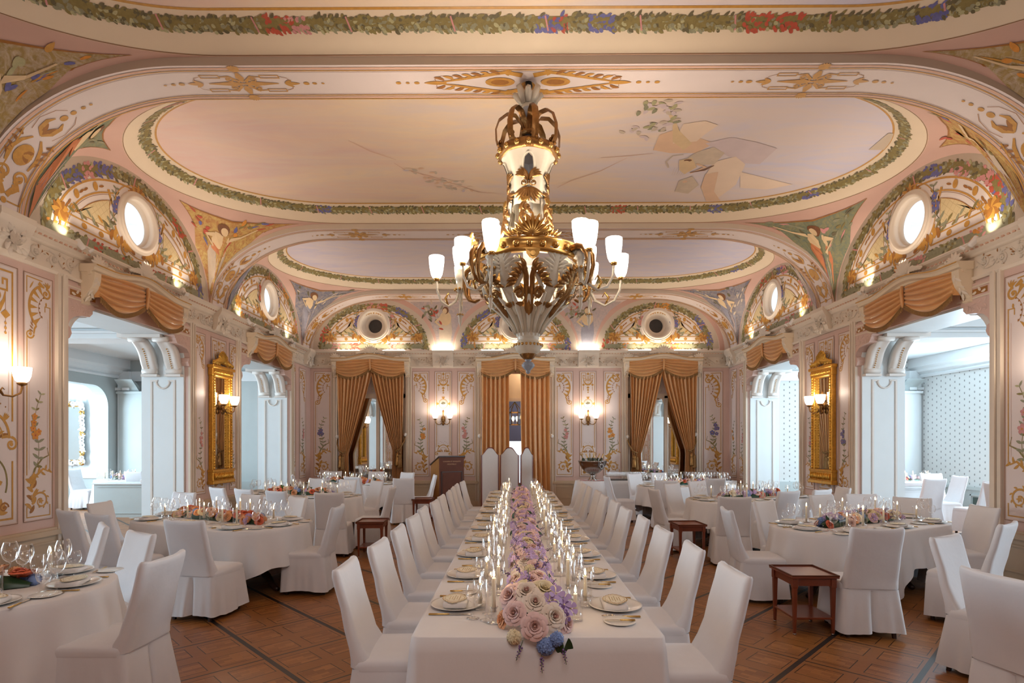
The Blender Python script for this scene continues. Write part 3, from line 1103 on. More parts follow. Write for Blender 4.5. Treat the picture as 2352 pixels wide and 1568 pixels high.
b.box((-AL - 0.2, YN - 0.2, 0), (AR + 0.2, YN, 6.2), 'pink')
struct(b.build('wall_near'))
b = MB()
b.box((-AL - 0.2, YN - 0.2, 6.2), (AR + 0.2, YF + 0.5, 6.35), 'cream')  # unseen roof added to keep sky light from leaking round the vaults
b.box((-AL, YN, 5.95), (AR, 1.38, 6.2), 'cream')
struct(b.build('ceiling_lightproof_slab'))


# ---------------------------------------------------------------- transverse arches
RX, RZ = 2.1, ZS - ZC


def archz(x, add=0.0):
    l, r = -AL, AR
    if x < l + RX:
        d = (l + RX - x) / RX
    elif x > r - RX:
        d = (x - r + RX) / RX
    else:
        return ZS + add
    return ZC + (RZ + add) * math.sqrt(max(0.0, 1 - d * d))


def archprof(n=26):
    p = []
    for i in range(n + 1):
        a = PI / 2 * i / n
        p.append((-AL + RX - RX * cos(a), ZC + RZ * sin(a)))
    for i in range(1, 12):
        p.append((-AL + RX + (AR + AL - 2 * RX) * i / 12, ZS))
    for i in range(n + 1):
        a = PI / 2 * (1 - i / n)
        p.append((AR - RX + RX * cos(a), ZC + RZ * sin(a)))
    return p


AP = archprof()
AS = [0.0]
for a_, c_ in zip(AP[:-1], AP[1:]):
    AS.append(AS[-1] + math.hypot(c_[0] - a_[0], c_[1] - a_[1]))


def archmap(y0):
    """(s along the arch, t across it) on the soffit"""
    def fm(s, t, h):
        j = 0
        s = min(max(s, 0), AS[-1] - 1e-6)
        lo, hi = 0, len(AS) - 2
        while lo < hi:
            mid = (lo + hi + 1) // 2
            if AS[mid] <= s:
                lo = mid
            else:
                hi = mid - 1
        j = lo
        f = (s - AS[j]) / (AS[j + 1] - AS[j])
        x = AP[j][0] + (AP[j + 1][0] - AP[j][0]) * f
        z = AP[j][1] + (AP[j + 1][1] - AP[j][1]) * f
        dx, dz = AP[j + 1][0] - AP[j][0], AP[j + 1][1] - AP[j][1]
        l = math.hypot(dx, dz)
        return (x + dz / l * h, y0 + t, z - dx / l * h)
    return fm


SMID = AS[26] + (0.1 - (-AL + RX))


def haunch_ornament(o, sg, W, rnd):
    """leaf tree with a big rosette at the foot of the arch; sg picks the end"""
    f = (lambda s: s) if sg > 0 else (lambda s: AS[-1] - s)
    c = W / 2
    d = 1 if sg > 0 else -1
    o.line([(f(0.95), 0.10), (f(0.16), 0.10), (f(0.16), c - 0.05)], 0.016, 'ochre')
    o.line([(f(0.95), W - 0.10), (f(0.16), W - 0.10), (f(0.16), c + 0.05)], 0.016, 'ochre')
    o.ell(f(0.16), c, 0.035, 0.035, 'ochre', 0.001)
    for k in (-1, 1):
        o.spiral(f(0.44), c + k * 0.1, 0.085, 0.03, PI / 2 * k * d, -k * d * 1.2, 0.03, 0.02, 'ochre', 0.0006)
        o.stroke([(f(0.22), c + k * 0.02), (f(0.3), c + k * 0.07), (f(0.36), c + k * 0.13)], [0.06, 0.055, 0.03], 'ochre')
        for i in range(5):
            o.leaf(f(0.24 + 0.05 * i), c + k * 0.05, (0 if d > 0 else PI) + k * d * (0.5 + 0.45 * i), 0.11, 0.045, 'ochre', 0.0008, k * d)
        o.stroke([(f(0.56), c + k * 0.14), (f(0.7), c + k * 0.165), (f(0.84), c + k * 0.12), (f(0.93), c + k * 0.05)], [0.02, 0.045, 0.04, 0.02], 'ochre')
        for i in range(4):
            o.leaf(f(0.62 + 0.09 * i), c + k * 0.15, (0 if d > 0 else PI) + k * d * (0.4 + 0.2 * i), 0.1, 0.035, 'ochred', 0.001, k * d)
        o.stroke([(f(0.98), c), (f(1.06), c + k * 0.07), (f(1.17), c + k * 0.085), (f(1.24), c + k * 0.05)], [0.02, 0.05, 0.045, 0.012], 'ochre', 0.0006)
        o.leaf(f(1.0), c, (0 if d > 0 else PI) + k * d * 0.35, 0.16, 0.05, 'ochred', 0.001)
        o.stroke([(f(1.0), c + k * 0.13), (f(1.15), c + k * 0.17), (f(1.32), c + k * 0.13), (f(1.4), c + k * 0.06)], 0.006, 'ochred')
    o.ell(f(0.7), c, 0.13, 0.105, 'ochre', 0.0012, 16)
    for i in range(9):
        a = 2 * PI * i / 9
        o.leaf(f(0.7), c, a, 0.11, 0.06, 'ochred' if i % 2 else 'ochre', 0.002, 0.5)
    for s_, r_ in ((1.3, 0.035), (1.42, 0.026), (1.54, 0.02), (1.63, 0.014)):
        o.ell(f(s_), c, r_ * 1.3, r_, 'ochre')


def cross_ornament(o, s, c, rnd):
    for k in (-1, 1):
        for j in (-1, 1):
            o.spiral(s + k * 0.13, c + j * 0.075, 0.05, 0.018, PI / 2 * j, k * j * 1.2, 0.02, 0.012, 'ochre', 0.0008)
            o.rect(s + k * 0.32 - 0.1, c + j * 0.115 - 0.022, s + k * 0.32 + 0.1, c + j * 0.115 + 0.022, 0.012, 'ochre', 0.0008)
            o.stroke([(s + k * 0.03, c + j * 0.03), (s + k * 0.12, c + j * 0.12), (s + k * 0.22, c + j * 0.11)], [0.04, 0.022, 0.012], 'ochre', 0.0008)
            o.stroke([(s + k * 0.42, c + j * 0.12), (s + k * 0.5, c + j * 0.09), (s + k * 0.52, c + j * 0.03)], 0.006, 'ochred')
        o.stroke([(s, c), (s + k * 0.1, c), (s + k * 0.22, c), (s + k * 0.38, c)], [0.02, 0.075, 0.05, 0.012], 'ochre', 0.001)
        for q in (-0.6, 0.6):
            o.leaf(s + k * 0.45, c, (0 if k > 0 else PI) + q, 0.1, 0.04, 'ochre', 0.001)
        o.leaf(s + k * 0.45, c, 0 if k > 0 else PI, 0.16, 0.05, 'ochre', 0.0012)
        for i, r_ in enumerate((0.024, 0.018, 0.012)):
            o.ell(s + k * (0.68 + 0.09 * i), c, r_ * 1.4, r_, 'ochre')
        o.stroke([(s, c + k * 0.03), (s, c + k * 0.1), (s, c + k * 0.18)], [0.02, 0.09, 0.03], 'ochre', 0.0012)
        for q in (-0.9, -0.45, 0, 0.45, 0.9):
            o.leaf(s, c + k * 0.2, k * PI / 2 + q, 0.1, 0.045, 'ochre', 0.0014, -q)


def centre_medallion(o, s, c, rnd):
    o.ell(s, c + 0.06, 0.085, 0.08, 'ochre', 0.001, 16)
    o.ring(s, c + 0.06, 0.1, 0.1, 0.02, 'lilac', 0.0014)
    o.ell(s, c + 0.06, 0.05, 0.045, 'ochred', 0.002)
    for k in (-1, 1):
        o.ell(s + k * 0.3, c - 0.01, 0.16, 0.075, 'ochre', 0.001, 16, 0.0)
        o.ell(s + k * 0.3, c - 0.01, 0.1, 0.045, 'ochred', 0.002, 12)
        for j in (-1, 1):
            o.stroke([(s + k * 0.06, c + j * 0.12), (s + k * 0.24, c + j * 0.17), (s + k * 0.5, c + j * 0.11), (s + k * 0.72, c + j * 0.06), (s + k * 0.95, c + j * 0.01)], [0.07, 0.05, 0.04, 0.035, 0.012], 'ochre', 0.0006)
            o.spiral(s + k * 0.2, c + j * 0.17, 0.045, 0.015, -PI / 2 * j, k * j * 1.1, 0.02, 0.012, 'ochre', 0.0012)
            for i in range(7):
                o.leaf(s + k * (0.3 + 0.1 * i), c + j * (0.14 - 0.016 * i), (0 if k > 0 else PI) + k * j * 0.8, 0.12, 0.04, 'ochre' if i % 2 else 'ochred', 0.0012, -k * j * 0.9)
            o.stroke([(s + k * 0.8, c + j * 0.1), (s + k * 0.92, c + j * 0.12), (s + k * 1.0, c + j * 0.06), (s + k * 0.98, c + j * 0.02)], 0.006, 'ochred')
        o.leaf(s + k * 0.88, c, 0 if k > 0 else PI, 0.24, 0.06, 'ochre', 0.0016)
        for i, r_ in enumerate((0.03, 0.022, 0.03)):
            o.ell(s + k * (1.2 + 0.1 * i), c, r_, r_ * 0.7, 'ochre')


for ai, (y0, y1) in enumerate(ARCH):
    b = MB()
    W = y1 - y0
    n = len(AP)
    lo0 = [(x, y0, z) for x, z in AP]
    lo1 = [(x, y1, z) for x, z in AP]
    b.loft([lo0, lo1], 'lilac', True, closed=False)
    out = []
    for (x, z), i in zip(AP, range(n)):
        out.append((x, z))
    f0 = [(x, y0, z) for x, z in AP]
    g0 = [(max(-AL, min(AR, x)), y0, max(archz(x, 0.09), z + 0.02)) for x, z in AP]
    b.loft([f0, g0], 'greyb', False, closed=False)
    b.loft([[(p[0], y1, p[2]) for p in f0], [(p[0], y1, p[2]) for p in g0]], 'greyb', False, closed=False)
    ceil_arch = struct(b.build('trim_%d' % (ai + 1)))
    rnd = random.Random(40 + ai)
    if ai == 0:
        continue
    o = Orn(archmap(y0))
    full = [AS[-1] * i / 150 for i in range(151)]
    for t, w_, m in ((0.045, 0.03, 'pinkline'), (0.082, 0.014, 'ochre'), (0.105, 0.004, 'thinline')):
        o.stroke([(s, t) for s in full], w_, m)
        o.stroke([(s, W - t) for s in full], w_, m)
    o.stroke([(s, W - 0.012) for s in full], 0.016, 'ochre')
    for sg in (1, -1):
        haunch_ornament(o, sg, W, rnd)
    cross_ornament(o, SMID - 3.05, W / 2, rnd)
    cross_ornament(o, SMID + 3.1, W / 2, rnd)
    centre_medallion(o, SMID + 0.03, W / 2, rnd)
    o.build('painted_ornament', ceil_arch)


# ---------------------------------------------------------------- vaulted bays with painted skies
def lunz(y, c, A=1.94, B=1.46):
    d = (y - c) / A
    return ZC + B * math.sqrt(max(0.0, 1 - d * d))


class Bay:
    def __init__(s, y0, y1):
        s.y0, s.y1 = y0, y1
        s.c = (y0 + y1) / 2
        s.hb = (y1 - y0) / 2
        s.xl, s.xr = -3.0, 3.2

    def oval(s, k, ax, by, z):
        """k in 0..4: quarter-end indices; returns point on the stadium outline"""
        # k 0..1 far edge left->right, 1..2 right end, 2..3 near edge right->left, 3..4 left end
        i, f = int(k) % 4, k - int(k)
        if i == 0:
            return (s.xl + (s.xr - s.xl) * f, s.c + by, z)
        if i == 1:
            a = PI / 2 - PI * f
            return (s.xr + ax * cos(a), s.c + by * sin(a), z)
        if i == 2:
            return (s.xr - (s.xr - s.xl) * f, s.c - by, z)
        a = -PI / 2 - PI * f
        return (s.xl + ax * cos(a), s.c + by * sin(a), z)

    def outer(s, k):
        i, f = int(k) % 4, k - int(k)
        if i == 0:
            x = s.xl + (s.xr - s.xl) * f
            return (x, s.y1, archz(x, 0.09))
        if i == 2:
            x = s.xr - (s.xr - s.xl) * f
            return (x, s.y0, archz(x, 0.09))
        xw, x0 = (AR, s.xr) if i == 1 else (-AL, s.xl)
        ya, yb = (s.y1, s.y0) if i == 1 else (s.y0, s.y1)
        sx = 1 if i == 1 else -1

        def ax(t):   # even steps along the arch, also where it rises steeply from the wall
            xe = xw - sx * RX
            return x0 + (xe - x0) * t / 0.2 if t < 0.2 else xe + sx * RX * sin(PI / 2 * (t - 0.2) / 0.8)
        if f < 0.25:
            x = ax(f / 0.25)
            return (x, ya, archz(x, 0.09))
        if f > 0.75:
            x = ax((1 - f) / 0.25)
            return (x, yb, archz(x, 0.09))
        y = s.c + (ya - s.c) * cos(PI * (f - 0.25) / 0.5)
        return (xw, y, lunz(y, s.c, s.hb, 1.46))

    def pend(s, k, t, h=0.0):
        """pendentive surface between the cove edge (t=0) and the arches (t=1)"""
        a = s.oval(k, 2.5, s.hb - 0.005, 5.70)
        o = s.outer(k)
        g = t ** 1.7
        p = Vector((a[0] + (o[0] - a[0]) * t, a[1] + (o[1] - a[1]) * t, a[2] + (o[2] - a[2]) * g))
        if h:
            q = Vector((0.1, s.c, 4.2)) - p
            p = p + q.normalized() * h
        return tuple(p)


def ks(n_edge=14, n_end=96):
    out = []
    for i in range(4):
        n = n_edge if i % 2 == 0 else n_end
        out += [i + j / n for j in range(n)]
    return out


KS = ks()
RINGS = [(2.10, -0.36, ZSKY), (2.13, -0.33, 5.92), (2.17, -0.30, 5.90), (2.20, -0.27, 5.885), (2.28, -0.20, 5.83), (2.38, -0.10, 5.765), (2.5, -0.005, 5.70)]
for bi, (y0, y1) in enumerate(BAYS):
    B = Bay(y0, y1)
    rnd = random.Random(70 + bi)
    b = MB()
    loops = [[B.oval(k, ax, B.hb + d, z) for k in KS] for ax, d, z in RINGS]
    b.loft(loops, 'cream', True)
    lp = [[B.pend(k, t) for k in KS] for t in [i / 9 for i in range(10)]]
    b.loft(lp, 'mauve', True)
    co = struct(b.build('ceiling_bay_%d' % (bi + 1)))
    b = MB()
    b.add([B.oval(k, 2.10, B.hb - 0.36, ZSKY) for k in KS], [tuple(range(len(KS)))], 'sky_b' if bi == 2 else 'sky_a')
    sky = b.build('painted_sky', co)
    # gold edge, garland, pink and cove lines
    L0 = [B.oval(k, 2.24, B.hb - 0.25, 5.87) for k in KS] + [B.oval(0, 2.24, B.hb - 0.25, 5.87)]
    ln = [0.0]
    for p, q in zip(L0[:-1], L0[1:]):
        ln.append(ln[-1] + (Vector(q) - Vector(p)).length)

    def fmring(u, v, h, B=B, ln=ln):
        u = u % ln[-1]
        lo, hi = 0, len(ln) - 2
        while lo < hi:
            mid = (lo + hi + 1) // 2
            if ln[mid] <= u:
                lo = mid
            else:
                hi = mid - 1
        f = (u - ln[lo]) / ((ln[lo + 1] - ln[lo]) or 1)
        k0 = KS[lo]
        k1 = KS[lo + 1] if lo + 1 < len(KS) else 4.0
        k = k0 + (k1 - k0) * f
        if k >= 4:
            k -= 4
        d = v   # v: outward distance from the sky edge 0..0.36
        tb = [(0, 2.10, -0.36, ZSKY), (0.03, 2.13, -0.33, 5.92), (0.06, 2.17, -0.30, 5.90), (0.09, 2.20, -0.27, 5.885), (0.16, 2.28, -0.20, 5.83), (0.26, 2.38, -0.10, 5.765), (0.355, 2.5, -0.005, 5.70)]
        for a, c in zip(tb[:-1], tb[1:]):
            if d <= c[0] or c is tb[-1]:
                q = (d - a[0]) / (c[0] - a[0])
                p = Vector(B.oval(k, a[1] + (c[1] - a[1]) * q, B.hb + a[2] + (c[2] - a[2]) * q, a[3] + (c[3] - a[3]) * q))
                break
        n = (Vector((max(B.xl, min(B.xr, p.x)), B.c, 4.6)) - p).normalized()
        return tuple(p + n * h)
    o = Orn(fmring, 0.003)
    tot = ln[-1]
    N = 240
    o.stroke([(tot * i / N * 0.99999, 0.012) for i in range(N + 1)], 0.024, 'ochre')
    o.stroke([(tot * i / N * 0.99999, 0.349) for i in range(N + 1)], 0.008, 'thinline')
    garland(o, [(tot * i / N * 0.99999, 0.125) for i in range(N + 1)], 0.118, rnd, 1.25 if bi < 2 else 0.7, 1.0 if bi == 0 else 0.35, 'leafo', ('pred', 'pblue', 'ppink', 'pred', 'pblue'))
    o.build('painted_garland', co)

    # painted scenes on the four pendentives
    for ci, (k0, sgn) in enumerate(((1.25, 1), (1.75, -1), (3.25, 1), (3.75, -1))):
        ground = [['pg_wheat', 'pg_green', 'pg_autumn', 'pg_wheat'], ['pg_green', 'pg_autumn', 'pg_green', 'pg_autumn'], ['pg_storm', 'pg_blush', 'pg_storm', 'pg_storm']][bi][ci]

        def fmp(u, v, h, k0=k0, sgn=sgn, B=B):
            # u: -1 (arch side) .. 1 (wall side), v: 1 top .. 0 foot
            t = (1 - min(0.999, v)) ** 0.62
            return B.pend(k0 + sgn * 0.25 * u * 0.98, max(0.0, min(0.999, t)), h)
        o = Orn(fmp, 0.010)
        # spread trapezium: wide at the top, narrowing to the foot
        rows = []
        for i in range(13):
            v = 0.90 - 0.87 * i / 12
            half = 0.46 if v < 0.62 else 0.46 + 0.16 * (v - 0.62) / 0.28
            rows.append([((j / 10 - 0.5) * 2 * half, v - 0.10 * abs(j / 5 - 1) ** 2 * (v > 0.55)) for j in range(11)])
        vs, fs = [], []
        for r_ in rows:
            vs += [fmp(u * 0.98, v, 0.008) for u, v in r_]
        for i in range(12):
            for j in range(10):
                fs.append((i * 11 + j, i * 11 + j + 1, (i + 1) * 11 + j + 1, (i + 1) * 11 + j))
        o.add(vs, fs, ground)
        # border lines along the top
        o.stroke(rows[0], 0.014, 'ochred', 0.004)
        for e in (0, 10):
            o.stroke([r_[e] for r_ in rows[:7]], 0.014, 'ochred', 0.004)
        # figure (a draped woman seen half-length among foliage)
        dress = {'pg_autumn': 'drapew', 'pg_green': 'drapeo', 'pg_storm': 'drapeb', 'pg_wheat': 'drapeo', 'pg_blush': 'drapew'}[ground]
        cu = -0.05 + 0.1 * (ci % 2)
        o.poly([(cu - 0.16, 0.5), (cu + 0.17, 0.5), (cu + 0.2, 0.36), (cu + 0.13, 0.1), (cu + 0.04, 0.02), (cu - 0.1, 0.03), (cu - 0.14, 0.2), (cu - 0.2, 0.36)], dress, 0.008)
        o.poly([(cu - 0.1, 0.72), (cu + 0.12, 0.72), (cu + 0.16, 0.6), (cu + 0.13, 0.48), (cu - 0.13, 0.48), (cu - 0.15, 0.6)], 'skin', 0.011)
        o.poly([(cu - 0.14, 0.56), (cu + 0.14, 0.58), (cu + 0.15, 0.48), (cu - 0.14, 0.46)], 'drapeo' if dress == 'drapew' else dress, 0.013)
        o.ell(cu + 0.02, 0.79, 0.085, 0.062, 'hair', 0.013, 12)
        o.ell(cu + 0.0, 0.775, 0.052, 0.042, 'skin', 0.016, 12)
        o.stroke([(cu - 0.12, 0.68), (cu - 0.28, 0.62), (cu - 0.4, 0.7)], [0.05, 0.042, 0.03], 'skin', 0.014)
        o.stroke([(cu + 0.12, 0.68), (cu + 0.24, 0.58), (cu + 0.1, 0.53)], [0.05, 0.042, 0.03], 'skin', 0.015)
        for i in range(5):
            o.stroke([(cu - 0.1 + 0.05 * i, 0.48), (cu - 0.12 + 0.06 * i, 0.3), (cu - 0.08 + 0.04 * i, 0.1)], [0.006, 0.012, 0.004], 'drapeb' if i % 2 else 'mauvef', 0.013)
        cols = {'pg_autumn': ['pred', 'porange', 'pred', 'pblue', 'leafo'], 'pg_green': ['leafg', 'leafo', 'leafd', 'ppink'], 'pg_storm': ['drapeb', 'leafd', 'drapew'], 'pg_wheat': ['porange', 'leafw', 'ochre', 'pblue'], 'pg_blush': ['leafg', 'pred', 'leafd']}[ground]
        for i in range(34):
            u = rnd.uniform(-0.46, 0.46)
            v = rnd.uniform(0.42, 0.88)
            if abs(u - cu) < 0.15 and v > 0.45:
                continue
            o.leaf(u, v, rnd.uniform(0, 6.28), 0.09, 0.04, rnd.choice(cols), 0.011, rnd.uniform(-1, 1))
        o.build('painted_figure', co)

# flying figures on the middle bay's sky
B = Bay(*BAYS[1])
co = bpy.data.objects['ceiling_bay_2']


def fms(u, v, h):
    return (u, v, ZSKY - h)


def skypx(x, y):
    u = (x - 1176) / FPX
    Y = (ZSKY - CAMH) / ((HOR - y) / FPX)
    Y = Y / 1.0
    return ((u - YAW) / (1 + u * YAW) * Y, Y)


o = Orn(fms, 0.004)
rnd = random.Random(5)


def px(pts):
    return [skypx(*p) for p in pts]


def cloth(pts, m, dh):
    o.poly(px(pts), m, dh)


cloth([(1500, 345), (1515, 310), (1545, 300), (1600, 315), (1640, 330), (1600, 352), (1540, 352)], 'peach2', 0.001)
cloth([(1545, 330), (1570, 285), (1620, 278), (1650, 288), (1620, 308), (1600, 325)], 'peach', 0.002)
cloth([(1535, 262), (1548, 265), (1560, 300), (1590, 330), (1570, 345), (1545, 325), (1545, 285)], 'skin', 0.003)
cloth([(1620, 330), (1680, 316), (1740, 328), (1785, 342), (1745, 378), (1700, 375), (1645, 345)], 'mauvef', 0.001)
cloth([(1600, 350), (1640, 338), (1665, 352), (1640, 378), (1600, 380), (1580, 362)], 'drapew', 0.003)
cloth([(1640, 372), (1690, 360), (1712, 378), (1690, 425), (1640, 462), (1615, 440), (1622, 400)], 'peach', 0.002)
cloth([(1700, 395), (1760, 410), (1820, 425), (1760, 436), (1700, 432)], 'peach', 0.0015)
cloth([(1620, 400), (1650, 395), (1640, 440), (1655, 462), (1622, 462), (1610, 430)], 'peach2', 0.004)
cloth([(1560, 368), (1590, 362), (1600, 384), (1572, 400), (1560, 390)], 'skin', 0.005)
o.stroke(px([(1600, 376), (1620, 384), (1585, 398)]), [0.05, 0.06, 0.03], 'peach2', 0.006)
o.stroke(px([(1585, 396), (1618, 390), (1640, 380)]), [0.02, 0.05, 0.02], 'hair', 0.006)
o.ell(*skypx(1575, 372), 0.055, 0.045, 'skin', 0.007)
o.ell(*skypx(1580, 368), 0.06, 0.035, 'hair', 0.006)
o.stroke(px([(1535, 385), (1530, 372), (1545, 358), (1570, 355)]), 0.02, 'greyb', 0.004)
for i in range(6):
    o.line(px([(1543 + 5 * i, 402), (1550 + 6 * i, 384)]), 0.004, 'drapew', 0.005)
cloth([(1560, 415), (1590, 405), (1605, 425), (1580, 445), (1550, 440)], 'drapew', 0.002)
o.ell(*skypx(1573, 417), 0.04, 0.04, 'peach2', 0.004)
for i in range(46):
    x, y = rnd.choice([(1470, 245, ), (1500, 240), (1525, 250), (1470, 305), (1500, 295), (1525, 285), (1450, 300), (1560, 240)])
    u, v = skypx(x + rnd.uniform(-24, 24), y + rnd.uniform(-10, 10))
    o.leaf(u, v, rnd.uniform(0, 6.3), 0.11, 0.06, rnd.choice(['mauvef', 'mauvef', 'leafw', 'greyb', 'leafg']), 0.004, 0.5)
# pale ribbons and garlands on the left half
for pts in ([(800, 320), (850, 345), (910, 365)], [(905, 372), (930, 388), (985, 402), (1040, 420), (1100, 440), (1160, 445)], [(960, 395), (1000, 412), (1060, 430)], [(1380, 362), (1440, 358), (1500, 352)], [(1280, 430), (1310, 415), (1380, 392), (1440, 362)]):
    o.stroke(px(pts), [0.008] + [0.014] * (len(pts) - 2) + [0.006], 'pinkline', 0.003)
for i in range(40):
    t = rnd.random()
    u, v = skypx(945 + 130 * t + rnd.uniform(-15, 15), 390 + 45 * t + rnd.uniform(-12, 12))
    o.leaf(u, v, rnd.uniform(0, 6.3), 0.1, 0.05, rnd.choice(['peach', 'peach2', 'greyb', 'drapew', 'mauvef']), 0.003, 0.4)
# a small grey access hatch at the right end
o.poly(px([(2040, 308), (2063, 309), (2060, 330), (2045, 346), (1995, 346)]), 'greyb', 0.002)
o.build('painted_figures', co)


# ---------------------------------------------------------------- lunette paintings
def lunette(fm, c, a, b_, z0, parent, rnd):
    o = Orn(fm, 0.003)
    def el(da, n=40, t0=180.0, t1=0.0):
        return [(c + (a - da) * cos(R(t0 + (t1 - t0) * i / n)), z0 + (b_ - da) * sin(R(t0 + (t1 - t0) * i / n))) for i in range(n + 1)]
    # greige ring outside the garland, trellis fields either side of the round window
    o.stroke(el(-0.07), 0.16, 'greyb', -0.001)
    for sg in (-1, 1):
        e = el(0.46, 20, 180, 100) if sg < 0 else el(0.46, 20, 0, 80)
        pts = [p for p in e if abs(p[0] - c) > 0.62 and p[1] > z0 + 0.40]
        poly = [(c + sg * (a - 0.52), z0 + 0.40)] + pts + [(c + sg * 0.60, z0 + 0.80), (c + sg * 0.58, z0 + 0.40)]
        o.poly(poly, 'trellis', 0.0)
        o.stroke(poly + [poly[0]], 0.01, 'ochred', 0.0006)
    for d, w_, m in ((0.20, 0.026, 'ochre'), (0.36, 0.02, 'ochre'), (0.385, 0.006, 'thinline')):
        if d == 0.20:
            o.stroke(el(d), w_, m)
        else:
            o.stroke(el(d, 24, 172, 112), w_, m)
            o.stroke(el(d, 24, 8, 68), w_, m)
    for v_, w_ in ((0.21, 0.022), (0.33, 0.02)):
        o.line([(c - a + 0.3, z0 + v_), (c - 0.42, z0 + v_)], w_, 'ochre')
        o.line([(c + 0.42, z0 + v_), (c + a - 0.3, z0 + v_)], w_, 'ochre')
    for sg in (-1, 1):
        # beads between the two gold lines
        for t in (162, 144, 126):
            tt = t if sg < 0 else 180 - t
            o.ell(c + (a - 0.28) * cos(R(tt)), z0 + (b_ - 0.28) * sin(R(tt)), 0.045, 0.06, 'ochre', 0.001)
            for dt in (-7, 7):
                t2 = R(tt + dt)
                o.leaf(c + (a - 0.28) * cos(t2), z0 + (b_ - 0.28) * sin(t2), t2 + PI / 2, 0.1, 0.03, 'ochred', 0.001)
        for x in (0.75, 1.05):
            o.ell(c + sg * x, z0 + 0.27, 0.045, 0.04, 'ochre', 0.001)
        # corner acanthus
        cu, cv = c + sg * (a - 0.30), z0 + 0.32
        o.ell(cu, cv, 0.11, 0.1, 'ochre', 0.0015, 14)
        for i in range(9):
            o.leaf(cu, cv, 2 * PI * i / 9, 0.14, 0.08, 'ochre' if i % 2 else 'ochred', 0.002, 0.8 * sg)
        o.spiral(cu - sg * 0.2, cv + 0.12, 0.06, 0.02, 0, sg * 1.2, 0.02, 0.01, 'ochre', 0.001)
        # inner curve beside the round window
        o.stroke([(c + sg * 0.62, z0 + b_ - 0.42), (c + sg * 0.54, z0 + b_ - 0.62), (c + sg * 0.56, z0 + 0.85), (c + sg * 0.6, z0 + 0.7)], [0.05, 0.02, 0.02, 0.01], 'ochre')
        # flower sprays
        pts = [(c + sg * (0.58 - 0.02 * i + 0.05 * sin(i)), z0 + 0.34 + 0.085 * i) for i in range(9)]
        o.spray(pts, 0.17, rnd.choice(['pblue', 'ppink', 'pblue', 'pred']), rnd, 'leafg', 'leafd')
        for i in range(12):
            o.leaf(c + sg * (0.45 + 0.07 * i), z0 + 0.38 + 0.05 * sin(i * 2.0), R(90) - sg * (0.3 + 0.4 * (i % 3)), 0.12, 0.04, rnd.choice(['leafo', 'ochre', 'leafg']), 0.002, -0.4 * sg)
        # gold leafage under the window
        for i in range(7):
            x = 0.08 + 0.08 * i
            o.leaf(c + sg * x, z0 + 0.22 + 0.02 * (i % 2) + 0.05 * (i > 4), R(90) - sg * (1.1 - 0.15 * i), 0.17, 0.075, 'ochre' if i % 3 else 'ochred', 0.0025, sg * 1.2)
        o.spiral(c + sg * 0.28, z0 + 0.24, 0.09, 0.03, -PI / 2, sg * 1.2, 0.04, 0.025, 'ochre', 0.003)
    o.ring(c, OCZ if fm is not fmF else 4.93, 0.52, 0.52, 0.014, 'ochre', 0.0005, 40)
    # crowning leafage above the window
    for i in range(11):
        t = (i - 5) / 5
        o.leaf(c + 0.10 * t, z0 + b_ - 0.24 - 0.04 * abs(t), R(90) - 1.5 * t, 0.16, 0.06, 'ochre' if i % 2 else 'ochred', 0.002, -t * 1.4)
        o.leaf(c + 0.30 * t, z0 + b_ - 0.30 - 0.10 * t * t, R(90) - 2.2 * t, 0.13, 0.045, 'ochre', 0.0024, -t)
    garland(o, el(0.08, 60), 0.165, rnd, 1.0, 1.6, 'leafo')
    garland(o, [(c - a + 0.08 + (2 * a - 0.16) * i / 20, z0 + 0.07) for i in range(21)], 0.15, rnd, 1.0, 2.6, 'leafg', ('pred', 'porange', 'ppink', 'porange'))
    return o.build('painted_lunette', parent)


rnd = random.Random(11)
for nm, fm in (('left', fmL), ('right', fmR)):
    for c in (3.9, 8.36, 12.82):
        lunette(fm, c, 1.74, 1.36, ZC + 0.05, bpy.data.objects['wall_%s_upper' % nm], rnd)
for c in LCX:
    lunette(fmF, c, 1.51, 1.26, ZC + 0.07, wf, rnd)
